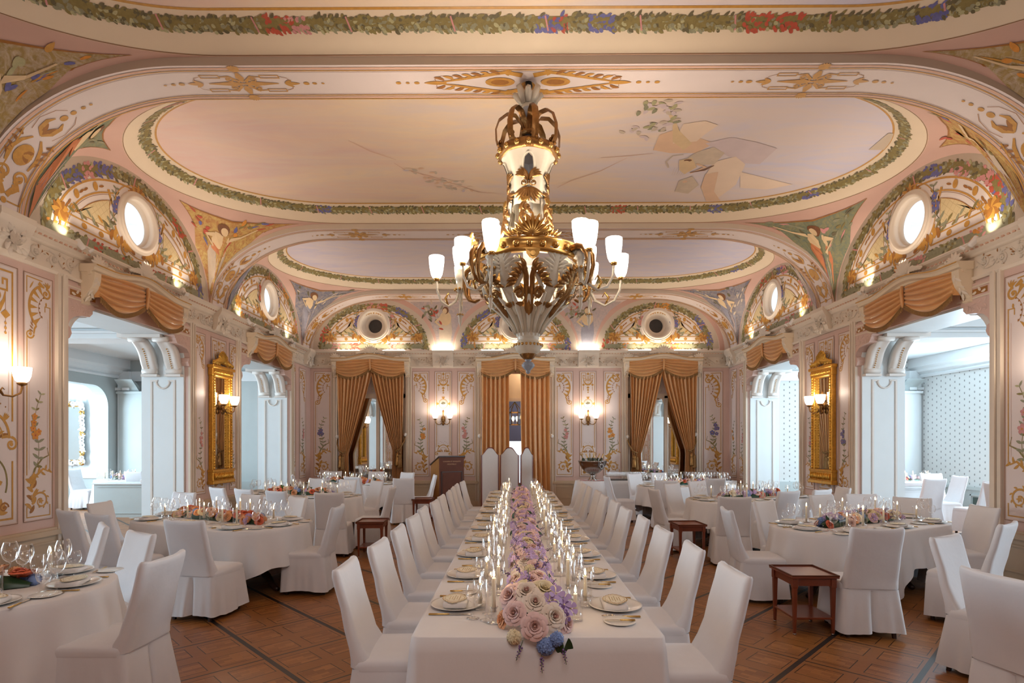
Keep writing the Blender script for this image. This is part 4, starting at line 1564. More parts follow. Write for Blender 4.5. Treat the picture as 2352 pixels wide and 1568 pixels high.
# mauve bands and painted figures between the far lunettes
o = Orn(fmF, 0.0025)
for c in LCX:
    for d, w_ in ((-0.235, 0.13),):
        pts = [(c + (1.51 - d) * cos(R(180 - 4.5 * i)), ZC + 0.02 + (1.26 - d) * sin(R(180 - 4.5 * i))) for i in range(41)]
        o.stroke([p for p in pts if -AL + 0.05 < p[0] < AR - 0.05], w_, 'mauve', 0.0)
for c, dress in ((-1.93, 'drapew'), (1.93, 'drapeb')):
    top = [(c + 1.05 * (i / 10 - 0.5) * 2, 5.55) for i in range(11)]
    prof = [(5.55, 0.95), (5.3, 0.62), (5.0, 0.4), (4.7, 0.27), (4.4, 0.2), (4.24, 0.18)]
    poly = [(c - w_, z) for z, w_ in prof] + [(c + w_, z) for z, w_ in reversed(prof)]
    o.poly(poly, 'pg_blush', 0.001)
    o.poly([(c - 0.12, 5.0), (c + 0.18, 5.02), (c + 0.2, 4.7), (c + 0.12, 4.27), (c - 0.12, 4.27), (c - 0.16, 4.7)], dress, 0.003)
    o.ell(c + 0.02, 5.1, 0.16, 0.2, 'skin', 0.004)
    o.ell(c + 0.02, 5.32, 0.09, 0.1, 'hair', 0.005)
    o.ell(c + 0.0, 5.30, 0.06, 0.075, 'skin', 0.007)
    o.stroke([(c - 0.08, 5.15), (c - 0.25, 5.0), (c - 0.1, 4.88)], [0.08, 0.07, 0.05], 'skin', 0.006)
    for i in range(40):
        u, v = c + (-0.35 if c < 0 else -0.3) + rnd.gauss(0, 0.13), 5.22 + rnd.gauss(0, 0.16)
        o.leaf(u, v, rnd.uniform(0, 6.3), 0.13, 0.05, rnd.choice(['leafg', 'leafd', 'leafg', 'pred', 'drapew']), 0.004, 0.5)
o.build('painted_figures', wf)


# ---------------------------------------------------------------- painted panels, frieze, cornice, dado
def wall_decor(name, fm, parent, sides, mids, z0, z1, segs, rnd, ovals=()):
    o = Orn(fm, 0.006)
    for (u0, u1, fl, fw) in sides:
        panel_side(o, u0, z0, u1, z1, fl, fw, rnd)
    for (u0, u1, ov) in mids:
        panel_mid(o, u0, z0, u1, z1, rnd, ov)
    o.build('painted_panel', parent)
    # dado
    d = MB()
    for (u0, u1) in segs:
        for (a, c, h0, h1) in ((0.02, 0.60, 0, 0.02), (0.0, 0.14, 0, 0.05), (0.60, 0.66, 0, 0.055), (0.655, 0.69, 0, 0.035)):
            p = [fm(u, v, h) for h in (h0, h1) for u, v in ((u0, a), (u1, a), (u1, c), (u0, c))]
            d.add(p, [(4, 5, 6, 7), (0, 1, 5, 4), (1, 2, 6, 5), (2, 3, 7, 6), (3, 0, 4, 7)], 'dado')
        n = max(1, int(round((u1 - u0) / 0.62)))
        for i in range(n):
            a, c = u0 + (u1 - u0) * i / n + 0.07, u0 + (u1 - u0) * (i + 1) / n - 0.07
            for (p0, q0, p1, q1) in ((a, 0.21, c, 0.235), (a, 0.505, c, 0.53), (a, 0.21, a + 0.025, 0.53), (c - 0.025, 0.21, c, 0.53)):
                p = [fm(u, v, h) for h in (0.02, 0.034) for u, v in ((p0, q0), (p1, q0), (p1, q1), (p0, q1))]
                d.add(p, [(4, 5, 6, 7), (0, 1, 5, 4), (1, 2, 6, 5), (2, 3, 7, 6), (3, 0, 4, 7)], 'dado')
    return d.build('dado_panelling', parent)


def casing(fm, y, sg, parent):
    """beaded upright trim at the edge of an opening, running up to the frieze"""
    d = MB()
    for a, w_, h in ((0.0, 0.05, 0.04), (0.055, 0.03, 0.055), (0.09, 0.045, 0.03), (0.14, 0.02, 0.045)):
        u0, u1 = y + sg * a, y + sg * (a + w_)
        p = [fm(u, v, k) for k in (0.0, h) for u, v in ((u0, 0.0), (u1, 0.0), (u1, ZF0), (u0, ZF0))]
        d.add(p, [(4, 5, 6, 7), (0, 1, 5, 4), (1, 2, 6, 5), (2, 3, 7, 6), (3, 0, 4, 7)], 'creamd')
    return d.build('door_casing', parent)


rnd = random.Random(21)
PB, PT = 0.80, 3.66
wall_decor('left', fmL, wl,
           [(5.28, 5.58, -1, 'porange'), (6.40, 6.80, 1, 'porange'), (9.84, 10.17, -1, 'ppink'), (11.03, 11.30, 1, 'porange'), (14.13, 14.36, 1, 'pblue'), (14.60, 15.05, -1, 'ppink')],
           [(5.66, 6.32, None), (10.36, 10.90, None)], PB, PT, [(5.2, 7.0), (9.64, 11.44), (14.0, 15.4)], rnd)
wall_decor('right', fmR, wr,
           [(5.28, 5.58, -1, 'porange'), (6.28, 6.74, 1, 'ppink'), (9.84, 10.20, -1, 'pblue'), (11.02, 11.36, 1, 'ppink'), (14.36, 14.72, 1, 'ppink'), (14.88, 15.28, -1, 'porange')],
           [(5.66, 6.20, None), (10.34, 10.88, None)], PB, PT, [(5.2, 6.92), (9.64, 11.55), (14.2, 15.4)], rnd)
wall_decor('far', fmF, wf,
           [(-5.50, -5.02, 1, 'pblue'), (-2.81, -2.36, -1, 'porange'), (-1.58, -1.10, 1, 'ppink'), (1.08, 1.56, -1, 'ppink'), (2.39, 2.86, 1, 'porange'), (5.10, 5.62, -1, 'pblue')],
           [(-2.20, -1.74, 2.78), (1.74, 2.19, 2.78)], PB, PT, [(-5.6, -4.9), (-2.9, -1.0), (1.0, 2.95), (4.95, 5.8)], rnd)
for ops, fm, par in ((OPL, fmL, wl), (OPR, fmR, wr)):
    for (a, c) in ops:
        casing(fm, a, -1, par)
        casing(fm, c, 1, par)
for c in CX:
    casing(fmF, c - HW, -1, wf)
    casing(fmF, c + HW, 1, wf)


def entablature(name, fm, u0, u1, gaps, rnd, ledge, parent):
    d = MB()
    def strip(a, c, prof, m):
        d.loft([[fm(a, z, h) for h, z in prof], [fm(c, z, h) for h, z in prof]], m, False, closed=False)
    strip(u0, u1, [(0.0, ZF0 - 0.03), (0.03, ZF0 - 0.03), (0.05, ZF0), (0.05, ZF0 + 0.015), (0.02, ZF0 + 0.025), (0.02, ZF1 - 0.02), (0.05, ZF1), (0.06, ZF1 + 0.02), (0.10, ZF1 + 0.05), (0.10, ZF1 + 0.065), (0.155, ZF1 + 0.10), (0.17, ZF1 + 0.125), (0.17, ZC), (0.0, ZC + 0.012)], 'creamd')
    # little dentils
    n = int((u1 - u0) / 0.075)
    for i in range(n):
        u = u0 + (u1 - u0) * (i + 0.5) / n
        p = [fm(u + a, ZF1 + 0.055 + b_, h) for h in (0.09, 0.115) for a, b_ in ((-0.018, 0), (0.018, 0), (0.018, 0.022), (-0.018, 0.022))]
        d.add(p, [(4, 5, 6, 7), (0, 1, 5, 4), (1, 2, 6, 5), (2, 3, 7, 6), (3, 0, 4, 7)], 'pinkline')
    o = d.build('cornice', parent)
    r = Orn(fm, 0.021)
    for (a, c) in gaps:
        rinceau(r, a + 0.06, c - 0.06, ZF0 + 0.035, ZF1 - 0.03, 'creamd', 'ochred', 0.022, rnd)
    r.build('carved_frieze', parent)


rnd = random.Random(31)
tL = struct(bpy.data.objects.new('trim_5', None)); COL.objects.link(tL)
tR = struct(bpy.data.objects.new('trim_6', None)); COL.objects.link(tR)
tF = struct(bpy.data.objects.new('trim_7', None)); COL.objects.link(tF)
entablature('left', fmL, -3.0, 15.4, [(5.05, 7.25), (9.3, 11.6), (13.7, 15.4)], rnd, True, tL)
entablature('right', fmR, -3.0, 15.4, [(5.05, 7.2), (9.35, 11.7), (13.85, 15.4)], rnd, True, tR)
entablature('far', fmF, -5.6, 5.8, [(-5.6, -4.95), (-2.87, -1.05), (1.05, 2.93), (5.02, 5.8)], rnd, True, tF)


def console(fm, u, parent, w_=0.44):
    """carved bracket block in the frieze under an arch"""
    d = MB()
    prof = [(0.03, ZF0 - 0.02), (0.09, ZF0 + 0.02), (0.12, ZF0 + 0.1), (0.13, ZF1 - 0.05), (0.17, ZF1 + 0.02), (0.20, ZF1 + 0.08), (0.20, ZC + 0.004), (0.0, ZC + 0.004)]
    d.loft([[fm(u - w_ / 2, z, h) for h, z in prof], [fm(u + w_ / 2, z, h) for h, z in prof]], 'creamd', False, True, True, closed=False)
    d.build('bracket', parent)
    r = Orn(fm, 0.115)
    for i in range(16):
        a = 2 * PI * i / 16
        r.leaf(u + (0.02 + 0.05 * (i % 3)) * cos(a), ZF0 + 0.14 + (0.02 + 0.04 * (i % 3)) * sin(a), a, 0.10, 0.05, 'creamd' if i % 3 else 'greyb', 0.004 + 0.01 * (i % 3), 0.9, 0.035)
    r.ell(u, ZF0 + 0.16, 0.06, 0.075, 'greyb', 0.03, 12)
    for sg in (-1, 1):
        r.spiral(u + sg * 0.13, ZF0 + 0.2, 0.06, 0.02, PI / 2, sg * 1.2, 0.025, 0.015, 'creamd', 0.006, 16, 0.02)
    r.build('carved_bracket', parent)


for y in (6.13, 10.59, 15.08):
    console(fmL, y, tL)
    console(fmR, y, tR)
for x in (-1.97, 1.97):
    console(fmF, x, tF, 0.55)


# corbels at the head of each side opening, pink faces to the hall and pale scrolls behind
def corbel(fm, y, sg, parent):
    d = MB()
    prof = [(0.0, 3.0), (0.03, 3.02), (0.06, 3.08), (0.04, 3.15), (0.0, 3.17), (0.03, 3.24), (0.10, 3.30), (0.22, 3.335), (0.36, 3.35), (0.41, 3.40), (0.41, 3.44), (0.46, 3.47), (0.44, 3.50), (0.50, 3.54), (0.50, 3.62), (0.56, 3.66), (0.56, 3.71), (0.0, 3.71)]
    ps = [(y + sg * a, z) for a, z in prof]
    d.prism(ps, -0.14, 0.035, 'pink', fm)
    o = Orn(fm, 0.036)
    o.fill(min(y + sg * 0.03, y + sg * 0.46), 3.56, max(y + sg * 0.03, y + sg * 0.46), 3.635, 'ochred', 0.0)
    for i in range(6):
        o.leaf(y + sg * (0.06 + 0.07 * i), 3.6, sg * (0.6 if i % 2 else -0.6), 0.07, 0.035, 'creamd', 0.002, 0.8, 0.008)
    for i in range(14):
        o.leaf(y + sg * (0.05 + 0.025 * i), 3.36 + 0.05 * ((i * 7) % 4) * 0.6, i * 1.7, 0.07, 0.03, 'pink', 0.001, 0.8, 0.008)
    o.line([(y + sg * 0.0, 3.665), (y + sg * 0.56, 3.665)], 0.02, 'creamd', 0.004)
    o.line([(y + sg * 0.0, 3.525), (y + sg * 0.5, 3.525)], 0.02, 'creamd', 0.004)
    # the lettering-free pale underside carries the pair of scroll consoles
    o2 = d
    d.build('corbel', parent)
    o.build('corbel_carving', parent)


def scroll_console(x, y, sg, parent):
    """S-shaped plaster bracket: its foot on the jamb, its head leaning out into the opening (towards sg*-y)"""
    d = MB()
    path = []
    for i in range(17):
        t = i / 16
        out = 0.03 + 0.36 * (t ** 1.5) + 0.03 * sin(2 * PI * t)
        z = 2.90 + 0.52 * t
        path.append((out, z))
    w_ = 0.115
    loops = []
    for i, (o_, z) in enumerate(path):
        th = 0.07 + 0.035 * sin(PI * i / 16)
        yy = y - sg * o_
        loops.append([(x - w_, yy + sg * th, z + 0.02), (x - w_, yy, z - 0.02), (x - w_ * 0.6, yy - sg * 0.018, z - 0.03), (x - w_ * 0.3, yy, z - 0.02), (x + w_ * 0.3, yy, z - 0.02), (x + w_ * 0.6, yy - sg * 0.018, z - 0.03), (x + w_, yy, z - 0.02), (x + w_, yy + sg * th, z + 0.02)])
    d.loft(loops, 'white', True, True, True)
    for i in range(10):
        o_, z = path[3 + i]
        d.ball((x, y - sg * (o_ + 0.012), z - 0.025), 0.012, 'ochre', 6, 4)
    d.tube([(x - w_ - 0.005, y - sg * 0.40, 3.40), (x + w_ + 0.005, y - sg * 0.40, 3.40)], 0.045, 'white', 10)
    d.tube([(x - w_ - 0.005, y - sg * 0.05, 2.92), (x + w_ + 0.005, y - sg * 0.05, 2.92)], 0.05, 'white', 10)
    d.box((x - w_ - 0.02, min(y, y - sg * 0.09), 2.83), (x + w_ + 0.02, max(y, y - sg * 0.09), 2.87), 'white')
    d.build('scroll_bracket', parent)


for ops, fm, par, x0, x1 in ((OPL, fmL, wl, -AL - THK, -AL), (OPR, fmR, wr, AR, AR + THK)):
    for (a, c) in ops:
        corbel(fm, a, 1, par)
        corbel(fm, c, -1, par)
        for x in (x0 + 0.20, x1 - 0.20):
            scroll_console(x, c - 0.03, 1, par)
            scroll_console(x, a + 0.03, -1, par)
        d = MB()
        d.box((x0 - 0.06, c - 0.52, 3.42), (x1 - 0.16 if x1 < 0 else x1 + 0.06, c, 3.5), 'white') if x1 < 0 else d.box((x0 + 0.16, c - 0.52, 3.42), (x1 + 0.06, c, 3.5), 'white')
        d.build('bracket_shelf', par)

# ---------------------------------------------------------------- side rooms seen through the openings
ZA = 3.84


def annex(nm, xi, xo):
    """pale side room between the hall wall (xi) and its outer wall (xo)"""
    s = 1 if xo > xi else -1
    X = lambda a: xi + s * a
    def bx(b, a0, a1, y0, y1, z0, z1, m):
        p, q = sorted((X(a0), X(a1)))
        b.box((p, y0, z0), (q, y1, z1), m)
    Wd = abs(xo - xi)
    b = MB()
    bx(b, -0.0, Wd + 0.3, 0.8, 14.9, ZA, ZA + 0.1, 'bwhite')
    bx(b, 0.0, Wd, 9.45, 9.95, 3.46, ZA, 'bwhite')
    bx(b, 0.0, Wd, 9.35, 10.05, 3.62, ZA, 'bwhite')
    bx(b, 0.0, Wd, 9.40, 10.0, 3.54, 3.58, 'bwhite')
    struct(b.build('ceiling_%s_room' % nm))
    end = MB()
    bx(end, -0.0, Wd + 0.3, 14.6, 14.8, 0, ZA, 'wallpaper' if s > 0 else 'bgrey')
    bx(end, 0.0, Wd + 0.3, 0.8, 1.0, 0, ZA, 'bwhite')
    bx(end, Wd - 0.32, Wd - 0.02, 14.4, 14.6, 0, ZA - 0.3, 'bwhite')
    bx(end, Wd - 0.36, Wd + 0.02, 14.34, 14.6, 3.05, 3.12, 'bwhite')
    bx(end, 0.0, Wd, 14.5, 14.6, 3.30, 3.55, 'bwhite')
    bx(end, 0.0, Wd, 14.54, 14.6, 0, 0.72, 'bgrey')
    struct(end.build('wall_%s_room_end' % nm))
    o = MB()
    if s < 0:
        # outer wall with wide arched bays
        bx(o, Wd, Wd + 0.3, 1.0, 2.1, 0, ZA, 'bgrey')
        bx(o, Wd, Wd + 0.3, 7.1, 8.2, 0, ZA, 'bgrey')
        bx(o, Wd, Wd + 0.3, 14.1, 14.6, 0, ZA, 'bgrey')
        bx(o, Wd, Wd + 0.3, 2.1, 7.1, 3.2, ZA, 'bgrey')
        bx(o, Wd, Wd + 0.3, 8.2, 14.1, 3.12, ZA, 'bgrey')
        for yc, sg in ((8.2, 1), (14.1, -1)):
            ps = [(yc, 3.12), (yc + sg * 0.5, 3.12)] + [(yc + sg * (0.5 - 0.5 * sin(R(9 * i))), 2.62 + 0.5 * cos(R(9 * i))) for i in range(11)]
            o.prism(ps, 0, 0.3, 'bgrey', lambda u, v, h: (X(Wd + h), u, v))
    else:
        bx(o, Wd, Wd + 0.3, 1.0, 2.1, 0, ZA, 'wallpaper')
        bx(o, Wd, Wd + 0.3, 7.1, 14.6, 0, ZA, 'wallpaper')
        bx(o, Wd, Wd + 0.3, 2.1, 7.1, 3.3, ZA, 'wallpaper')
        bx(o, Wd - 0.06, Wd, 7.1, 14.6, 0, 0.66, 'bgrey')
        bx(o, Wd - 0.10, Wd, 7.1, 14.6, 0.66, 0.72, 'bgrey')
        for y in (8.4, 10.0, 11.6):
            for p in ((y, y + 1.2, 0.14, 0.17), (y, y + 1.2, 0.53, 0.56), (y, y + 0.03, 0.14, 0.56), (y + 1.17, y + 1.2, 0.14, 0.56)):
                bx(o, Wd - 0.085, Wd - 0.05, *p, 'bgrey')
            bx(o, Wd - 0.066, Wd - 0.058, y + 0.06, y + 1.14, 0.2, 0.5, 'grille')
    # ceiling cornice along the outer wall
    pr = [(0.0, 3.36), (0.05, 3.36), (0.08, 3.40), (0.05, 3.44), (0.14, 3.5), (0.16, 3.56), (0.22, 3.62), (0.22, ZA), (0, ZA)]
    o.loft([[(X(Wd - a), y, z) for a, z in pr] for y in (1.0, 14.6)], 'bwhite', False, closed=False)
    struct(o.build('wall_%s_room_outer' % nm))
    # slender pilaster with a capital in the far corner
    c = MB()
    for (a0, a1, y0, y1, z0, z1) in ((Wd - 0.75, Wd - 0.05, 14.30, 14.57, 2.96, 3.02), (Wd - 0.7, Wd - 0.1, 14.345, 14.57, 0, 2.96)):
        bx(c, a0, a1, y0, y1, z0, z1, 'bgrey' if s < 0 else 'bwhite')
    pr = [(0.16, 2.98), (0.17, 3.06), (0.20, 3.14), (0.30, 3.22), (0.42, 3.27), (0.5, 3.3)]
    c.loft([[(X(a), 14.55 - o_, z) for o_, z in pr] for a in (Wd - 0.62, Wd - 0.18)], 'bgrey', True, True, True, closed=False)
    struct(c.build('trim_%d' % (8 if s < 0 else 9)))


annex('left', -AL - THK, -10.2)
annex('right', AR + THK, 10.3)
# veranda beyond the left room's arch, its end wall carrying a carved mirror
b = MB()
b.box((-13.4, 15.5, 0), (-10.4, 15.7, ZA), 'bwhite')
b.box((-13.4, 15.44, 0), (-10.4, 15.5, 0.75), 'bgrey')
b.box((-13.4, 15.40, 0.75), (-10.4, 15.5, 0.80), 'bwhite')
b.box((-10.5, 14.8, 0), (-10.2, 15.6, ZA), 'bwhite')
struct(b.build('wall_veranda_end'))
b = MB()
b.box((-13.4, 1.0, ZA), (-10.2, 15.7, ZA + 0.1), 'bwhite')
struct(b.build('ceiling_veranda'))
b = MB()
for y in (1.0, 4.0, 7.0, 10.0, 13.0):
    b.box((-13.4, y, 0), (-13.2, y + 1.1, ZA), 'bwhite')
b.box((-13.4, 1.0, 0), (-13.2, 15.5, 0.6), 'bwhite')
b.box((-13.4, 1.0, 3.3), (-13.2, 15.5, ZA), 'bwhite')
struct(b.build('wall_veranda_outer'))
b = MB()
for y in (2.1, 4.55, 7.0):
    b.box((10.52, y - 0.05, 0.7), (10.62, y + 0.05, 3.3), 'bwhite')
b.box((10.48, 2.1, 2.4), (10.62, 7.1, 2.5), 'bwhite')
b.box((10.3, 2.1, 0), (10.6, 7.1, 0.7), 'bwhite')
struct(b.build('window_20'))
b = MB()
b.box((-13.4, 1.0, 0), (-6.42, 15.5, 0.08), 'floor')
b.box((6.62, 1.0, 0), (10.6, 14.6, 0.08), 'floor')
struct(b.build('floor_side_rooms'))

# ---------------------------------------------------------------- lobby beyond the middle door
b = MB()
b.box((-1.6, 16.5, 3.02), (1.6, 16.7, 4.2), 'cream')
b.box((-1.6, 16.45, 2.93), (1.6, 16.7, 3.02), 'creamd')
b.box((-1.6, 15.65, 0), (-1.0, 16.7, 4.2), 'cream')
b.box((1.0, 15.65, 0), (1.6, 16.7, 4.2), 'cream')
b.box((-1.6, 15.65, 4.2), (1.6, 16.7, 4.3), 'cream')
struct(b.build('wall_lobby'))
b = MB()
b.box((-2.5, 16.7, 3.3), (2.5, 20.2, 3.4), 'bgrey')
b.box((-2.5, 16.7, 0), (-2.4, 20.2, 3.3), 'bgrey')
b.box((2.4, 16.7, 0), (2.5, 20.2, 3.3), 'bgrey')
b.box((-2.5, 20.0, 1.78), (2.5, 20.2, 3.3), 'greyblind')
b.box((-2.5, 20.0, 0), (-0.6, 20.2, 1.78), 'greyblind')
b.box((0.6, 20.0, 0), (2.5, 20.2, 1.78), 'greyblind')
b.box((-0.6, 20.0, 0), (0.6, 20.2, 0.3), 'greyblind')
b.box((-2.5, 19.9, 2.55), (2.5, 20.0, 2.65), 'bgrey')
struct(b.build('wall_lobby_end'))
lamp('lobby_downlight', 'POINT', (0.4, 16.1, 3.9), 14, (1, 0.84, 0.6), 0.1)
lamp('lobby_light', 'POINT', (0.6, 18.6, 2.9), 25, (0.92, 0.92, 1.0), 0.2)


# ---------------------------------------------------------------- pelmets, swags, curtains
def pelmet_ztop(x, hw, z):
    t = abs(x) / hw
    return z + 0.115 * (0.5 + 0.5 * cos(PI * min(1, t / 0.72)))


def make_pelmet(hw=1.06, wood='cream'):
    """camel-backed cornice board with end brackets and carved cresting; local front is -y"""
    t = thing('pelmet', 'x', 'pelmet')
    b = MB()
    n = 40
    loops = []
    for i in range(n + 1):
        x = -hw + 2 * hw * i / n
        zt = pelmet_ztop(x, hw, 4.0)
        zb = 3.86 + 0.05 * (0.5 + 0.5 * cos(PI * min(1, abs(x) / hw / 0.72)))
        loops.append([(x, 0, zt), (x, -0.245, zt), (x, -0.25, zt - 0.022), (x, -0.225, zt - 0.04), (x, -0.215, zt - 0.075), (x, -0.175, zt - 0.10), (x, -0.17, zt - 0.13), (x, -0.155, zt - 0.135), (x, -0.155, zb), (x, -0.13, zb), (x, -0.13, zt - 0.1), (x, 0, zt - 0.1)])
    b.loft(loops, wood, False, True, True)
    b.build('cornice_board', t)
    b = MB()
    loops = []
    for i in range(n + 1):
        x = -hw + 2 * hw * i / n
        zt = pelmet_ztop(x, hw, 4.0)
        loops.append([(x, -0.252, zt - 0.004), (x, -0.256, zt - 0.012), (x, -0.252, zt - 0.02)])
    b.loft(loops, 'ochre', False, closed=False)
    b.build('gilt_bead', t)
    for sg in (-1, 1):
        xa, xb = sg * (hw - 0.02), sg * (hw - 0.14)
        o = Orn(lambda u, v, h: (u, -0.205 - h if v > 3.8 else -0.205 - h + (3.8 - v) * 0.5, v), 0.002)
        prof = [(-0.0, 3.90), (-0.21, 3.90), (-0.205, 3.80), (-0.17, 3.70), (-0.11, 3.62), (-0.06, 3.55), (-0.07, 3.50), (0.0, 3.48)]
        o.loft([[(xa, y, z) for y, z in prof], [(xb, y, z) for y, z in prof]], wood, False, True, True)
        for i in range(7):
            o.leaf((xa + xb) / 2, 3.84 - 0.04 * i, -PI / 2 + (0.7 if i % 2 else -0.7), 0.09, 0.04, 'creamd', 0.002, 0.6, 0.012)
        o.build('end_bracket', t)
    rnd = random.Random(3)
    o = Orn(lambda u, v, h: (u, -0.158 - h, v), 0.0)
    for i in range(46):
        x = -hw * 0.84 + 1.68 * hw * (i + 0.5 + 0.3 * rnd.random()) / 46
        zb = 3.86 + 0.05 * (0.5 + 0.5 * cos(PI * min(1, abs(x) / hw / 0.72)))
        o.leaf(x, zb + 0.012, rnd.uniform(-2.6, -0.4), rnd.uniform(0.05, 0.085), 0.035, rnd.choice(['creamd', 'ochred', 'creamd', 'bronze']), 0.003, rnd.uniform(-1.5, 1.5), 0.016)
    for i in range(9):
        o.leaf(0, 3.9, R(180 - 22.5 * i), 0.09, 0.035, 'creamd', 0.006, 0, 0.014)
    o.build('carved_edge', t)
    # cresting: shell in the middle, leaves at the ends, all standing on the board
    fc = lambda u, v, h: (u, -0.20 - h, v)
    o = Orn(fc, 0.0)
    zc = pelmet_ztop(0, hw, 4.0) - 0.01
    for i in range(9):
        a = R(20 + 17.5 * i)
        o.leaf(0.0, zc + 0.03, a, 0.22, 0.06, 'creamd', 0.004, 0, 0.03)
    for sg in (-1, 1):
        o.spiral(sg * 0.10, zc + 0.06, 0.055, 0.02, -PI / 2, sg * 1.2, 0.03, 0.015, 'creamd', 0.008, 16, 0.02)
        for i in range(5):
            o.leaf(sg * (0.12 + 0.05 * i), zc + 0.03 - 0.004 * i, R(90) - sg * (0.7 + 0.1 * i), 0.13 - 0.012 * i, 0.05, 'creamd', 0.004, -sg * 0.8, 0.024)
    o.build('carved_shell', t)
    for sg in (-1, 1):
        o = Orn(fc, 0.0)
        e = sg * (hw - 0.10)
        for i in range(6):
            o.leaf(e, 4.0, R(90) + (i - 2.5) * 0.45, 0.14, 0.05, 'creamd', 0.004, 0.2 * (i - 2.5), 0.024)
        o.spiral(e - sg * 0.12, 4.04, 0.045, 0.016, -PI / 2, sg * 1.2, 0.024, 0.014, 'creamd', 0.006, 16, 0.018)
        o.leaf(e - sg * 0.16, 4.02, R(90) + sg * 1.5, 0.18, 0.045, 'creamd', 0.004, sg * 0.5, 0.02)
        o.build('corner_leafage', t)
    return t


def make_valance(hw=0.92):
    t = thing('swag_valance', 'x', 'valance')
    b = MB()
    ns, nt = 26, 66

    def surf(s, q, side):
        # s 0 outer .. 1 knot, q 0 top .. 1 hem
        x = side * (hw - s * (hw - 0.012))
        z0 = 3.93 + 0.05 * s
        zb = 3.60 + 0.085 * s ** 2 - 0.135 * sin(PI * s ** 0.9) + 0.0
        z = z0 + (zb - z0) * q
        # fold lines fan out from the two gathers, deeper at the middle of each swag
        env = 0.25 + 0.75 * sin(PI * min(1, max(0, s))) ** 0.7
        y = -0.175 - 0.05 * sin(PI * q) * env - 0.034 * (0.35 + env) * (abs(sin(PI * 5.5 * (q + 0.07 * sin(PI * s)))) - 0.5) * 1.3
        return (x, y, z)
    for side in (-1, 1):
        g = [[surf(i / ns, j / nt, side) for i in range(ns + 1)] for j in range(nt + 1)]
        b.loft(g, 'satin', True, closed=False)
        # return to the wall at the outer end
        e = [surf(0, j / nt, side) for j in range(nt + 1)]
        b.loft([e, [(p[0], 0.0, p[2]) for p in e]], 'satin', True, closed=False)
    b.build('swag', t)
    b = MB()
    b.tube([(0, -0.215, 3.97), (0, -0.225, 3.86), (0, -0.205, 3.70), (0, -0.20, 3.66)], [0.02, 0.026, 0.022, 0.014], 'satin', 8)
    b.build('gathering_tape', t)
    b = MB()
    for side in (-1, 1):
        n = 70
        top = [surf(i / n, 1.0, side) for i in range(n + 1)]
        low = [(p[0], p[1] + (0.006 if i % 2 else -0.006), p[2] - 0.055 - 0.006 * (i % 2)) for i, p in enumerate(top)]
        up = [(p[0], p[1] - 0.006, p[2] + 0.012) for p in top]
        b.loft([up, [(p[0], p[1] - 0.008, p[2]) for p in top], low], 'satind', False, closed=False)
        b.tube([(p[0], p[1] - 0.008, p[2] + 0.006) for p in top], 0.011, 'satind', 5)
    b.build('fringe', t)
    return t


pel0 = make_pelmet()
val0 = make_valance()
PELW = ['first', 'second']


def hang(i, loc, rz, where, whereV):
    global pel0, val0
    p = pel0 if i == 0 else dup(pel0, loc, rz)
    v = val0 if i == 0 else dup(val0, loc, rz)
    for o in (p, v):
        o.location = loc
        o.rotation_euler = (0, 0, rz)
    p['label'] = 'cream camel-backed pelmet with carved cresting ' + where
    v['label'] = 'gold satin swag valance with fringe ' + whereV
    p['group'] = 'carved pelmets'
    v['group'] = 'gold swag valances'
    return p, v


SITES = [((-AL, 8.25, 0), PI / 2, 'over the nearer opening in the left wall', 'hung over the nearer opening in the left wall'),
         ((-AL, 12.74, 0), PI / 2, 'over the farther opening in the left wall', 'hung over the farther opening in the left wall'),
         ((AR, 8.22, 0), -PI / 2, 'over the nearer opening in the right wall', 'hung over the nearer opening in the right wall'),
         ((AR, 12.86, 0), -PI / 2, 'over the farther opening in the right wall', 'hung over the farther opening in the right wall'),
         ((CX[0], YF, 0), 0, 'on the far wall, left of the chandelier', 'above the left curtained mirror on the far wall'),
         ((CX[1], YF, 0), 0, 'on the far wall behind the chandelier', 'above the middle curtained doorway on the far wall'),
         ((CX[2], YF, 0), 0, 'on the far wall, right of the chandelier', 'above the right curtained mirror on the far wall')]
for i, (loc, rz, a, c) in enumerate(SITES):
    hang(i, loc, rz, a, c)


def drape(name, label, stations, n_fold, amp, y, mats='satin', seed=0):
    """hanging curtain: stations are (z, x_left, x_right, fullness) from the heading down"""
    t = thing(name, label, 'curtain', (0, 0, 0), 0, 'gold satin curtains on the far wall')
    rnd = random.Random(seed)
    ph = [rnd.uniform(-0.5, 0.5) for _ in range(n_fold + 2)]
    b = MB()
    rows = []
    N = n_fold * 8
    zs = [s[0] for s in stations]
    K = 34
    for r in range(K + 1):
        z = zs[0] + (zs[-1] - zs[0]) * r / K
        for a, c in zip(stations[:-1], stations[1:]):
            if c[0] <= z <= a[0] + 1e-9:
                f = (a[0] - z) / ((a[0] - c[0]) or 1)
                g = f * f * (3 - 2 * f) if abs(a[1] - c[1]) + abs(a[2] - c[2]) > 0.25 else f
                g = f ** 1.15
                xl, xr, fl = [a[k] + (c[k] - a[k]) * g for k in (1, 2, 3)]
                break
        row = []
        for i in range(N + 1):
            s = i / N
            w_ = s * n_fold
            k = int(w_)
            fold = cos(2 * PI * w_ + ph[min(k, n_fold)] * 0.8) + 0.35 * cos(4.3 * PI * w_ + ph[k % 3] * 3)
            x = xl + (xr - xl) * (s + 0.035 * sin(2 * PI * w_ + 1.2) / n_fold * 2)
            row.append((x, y - 0.05 - fl * amp * (0.5 + 0.42 * fold) - 0.02 * fl, z))
        rows.append(row)
    b.loft(rows, mats, True, closed=False)
    b.build('drape', t)
    return t


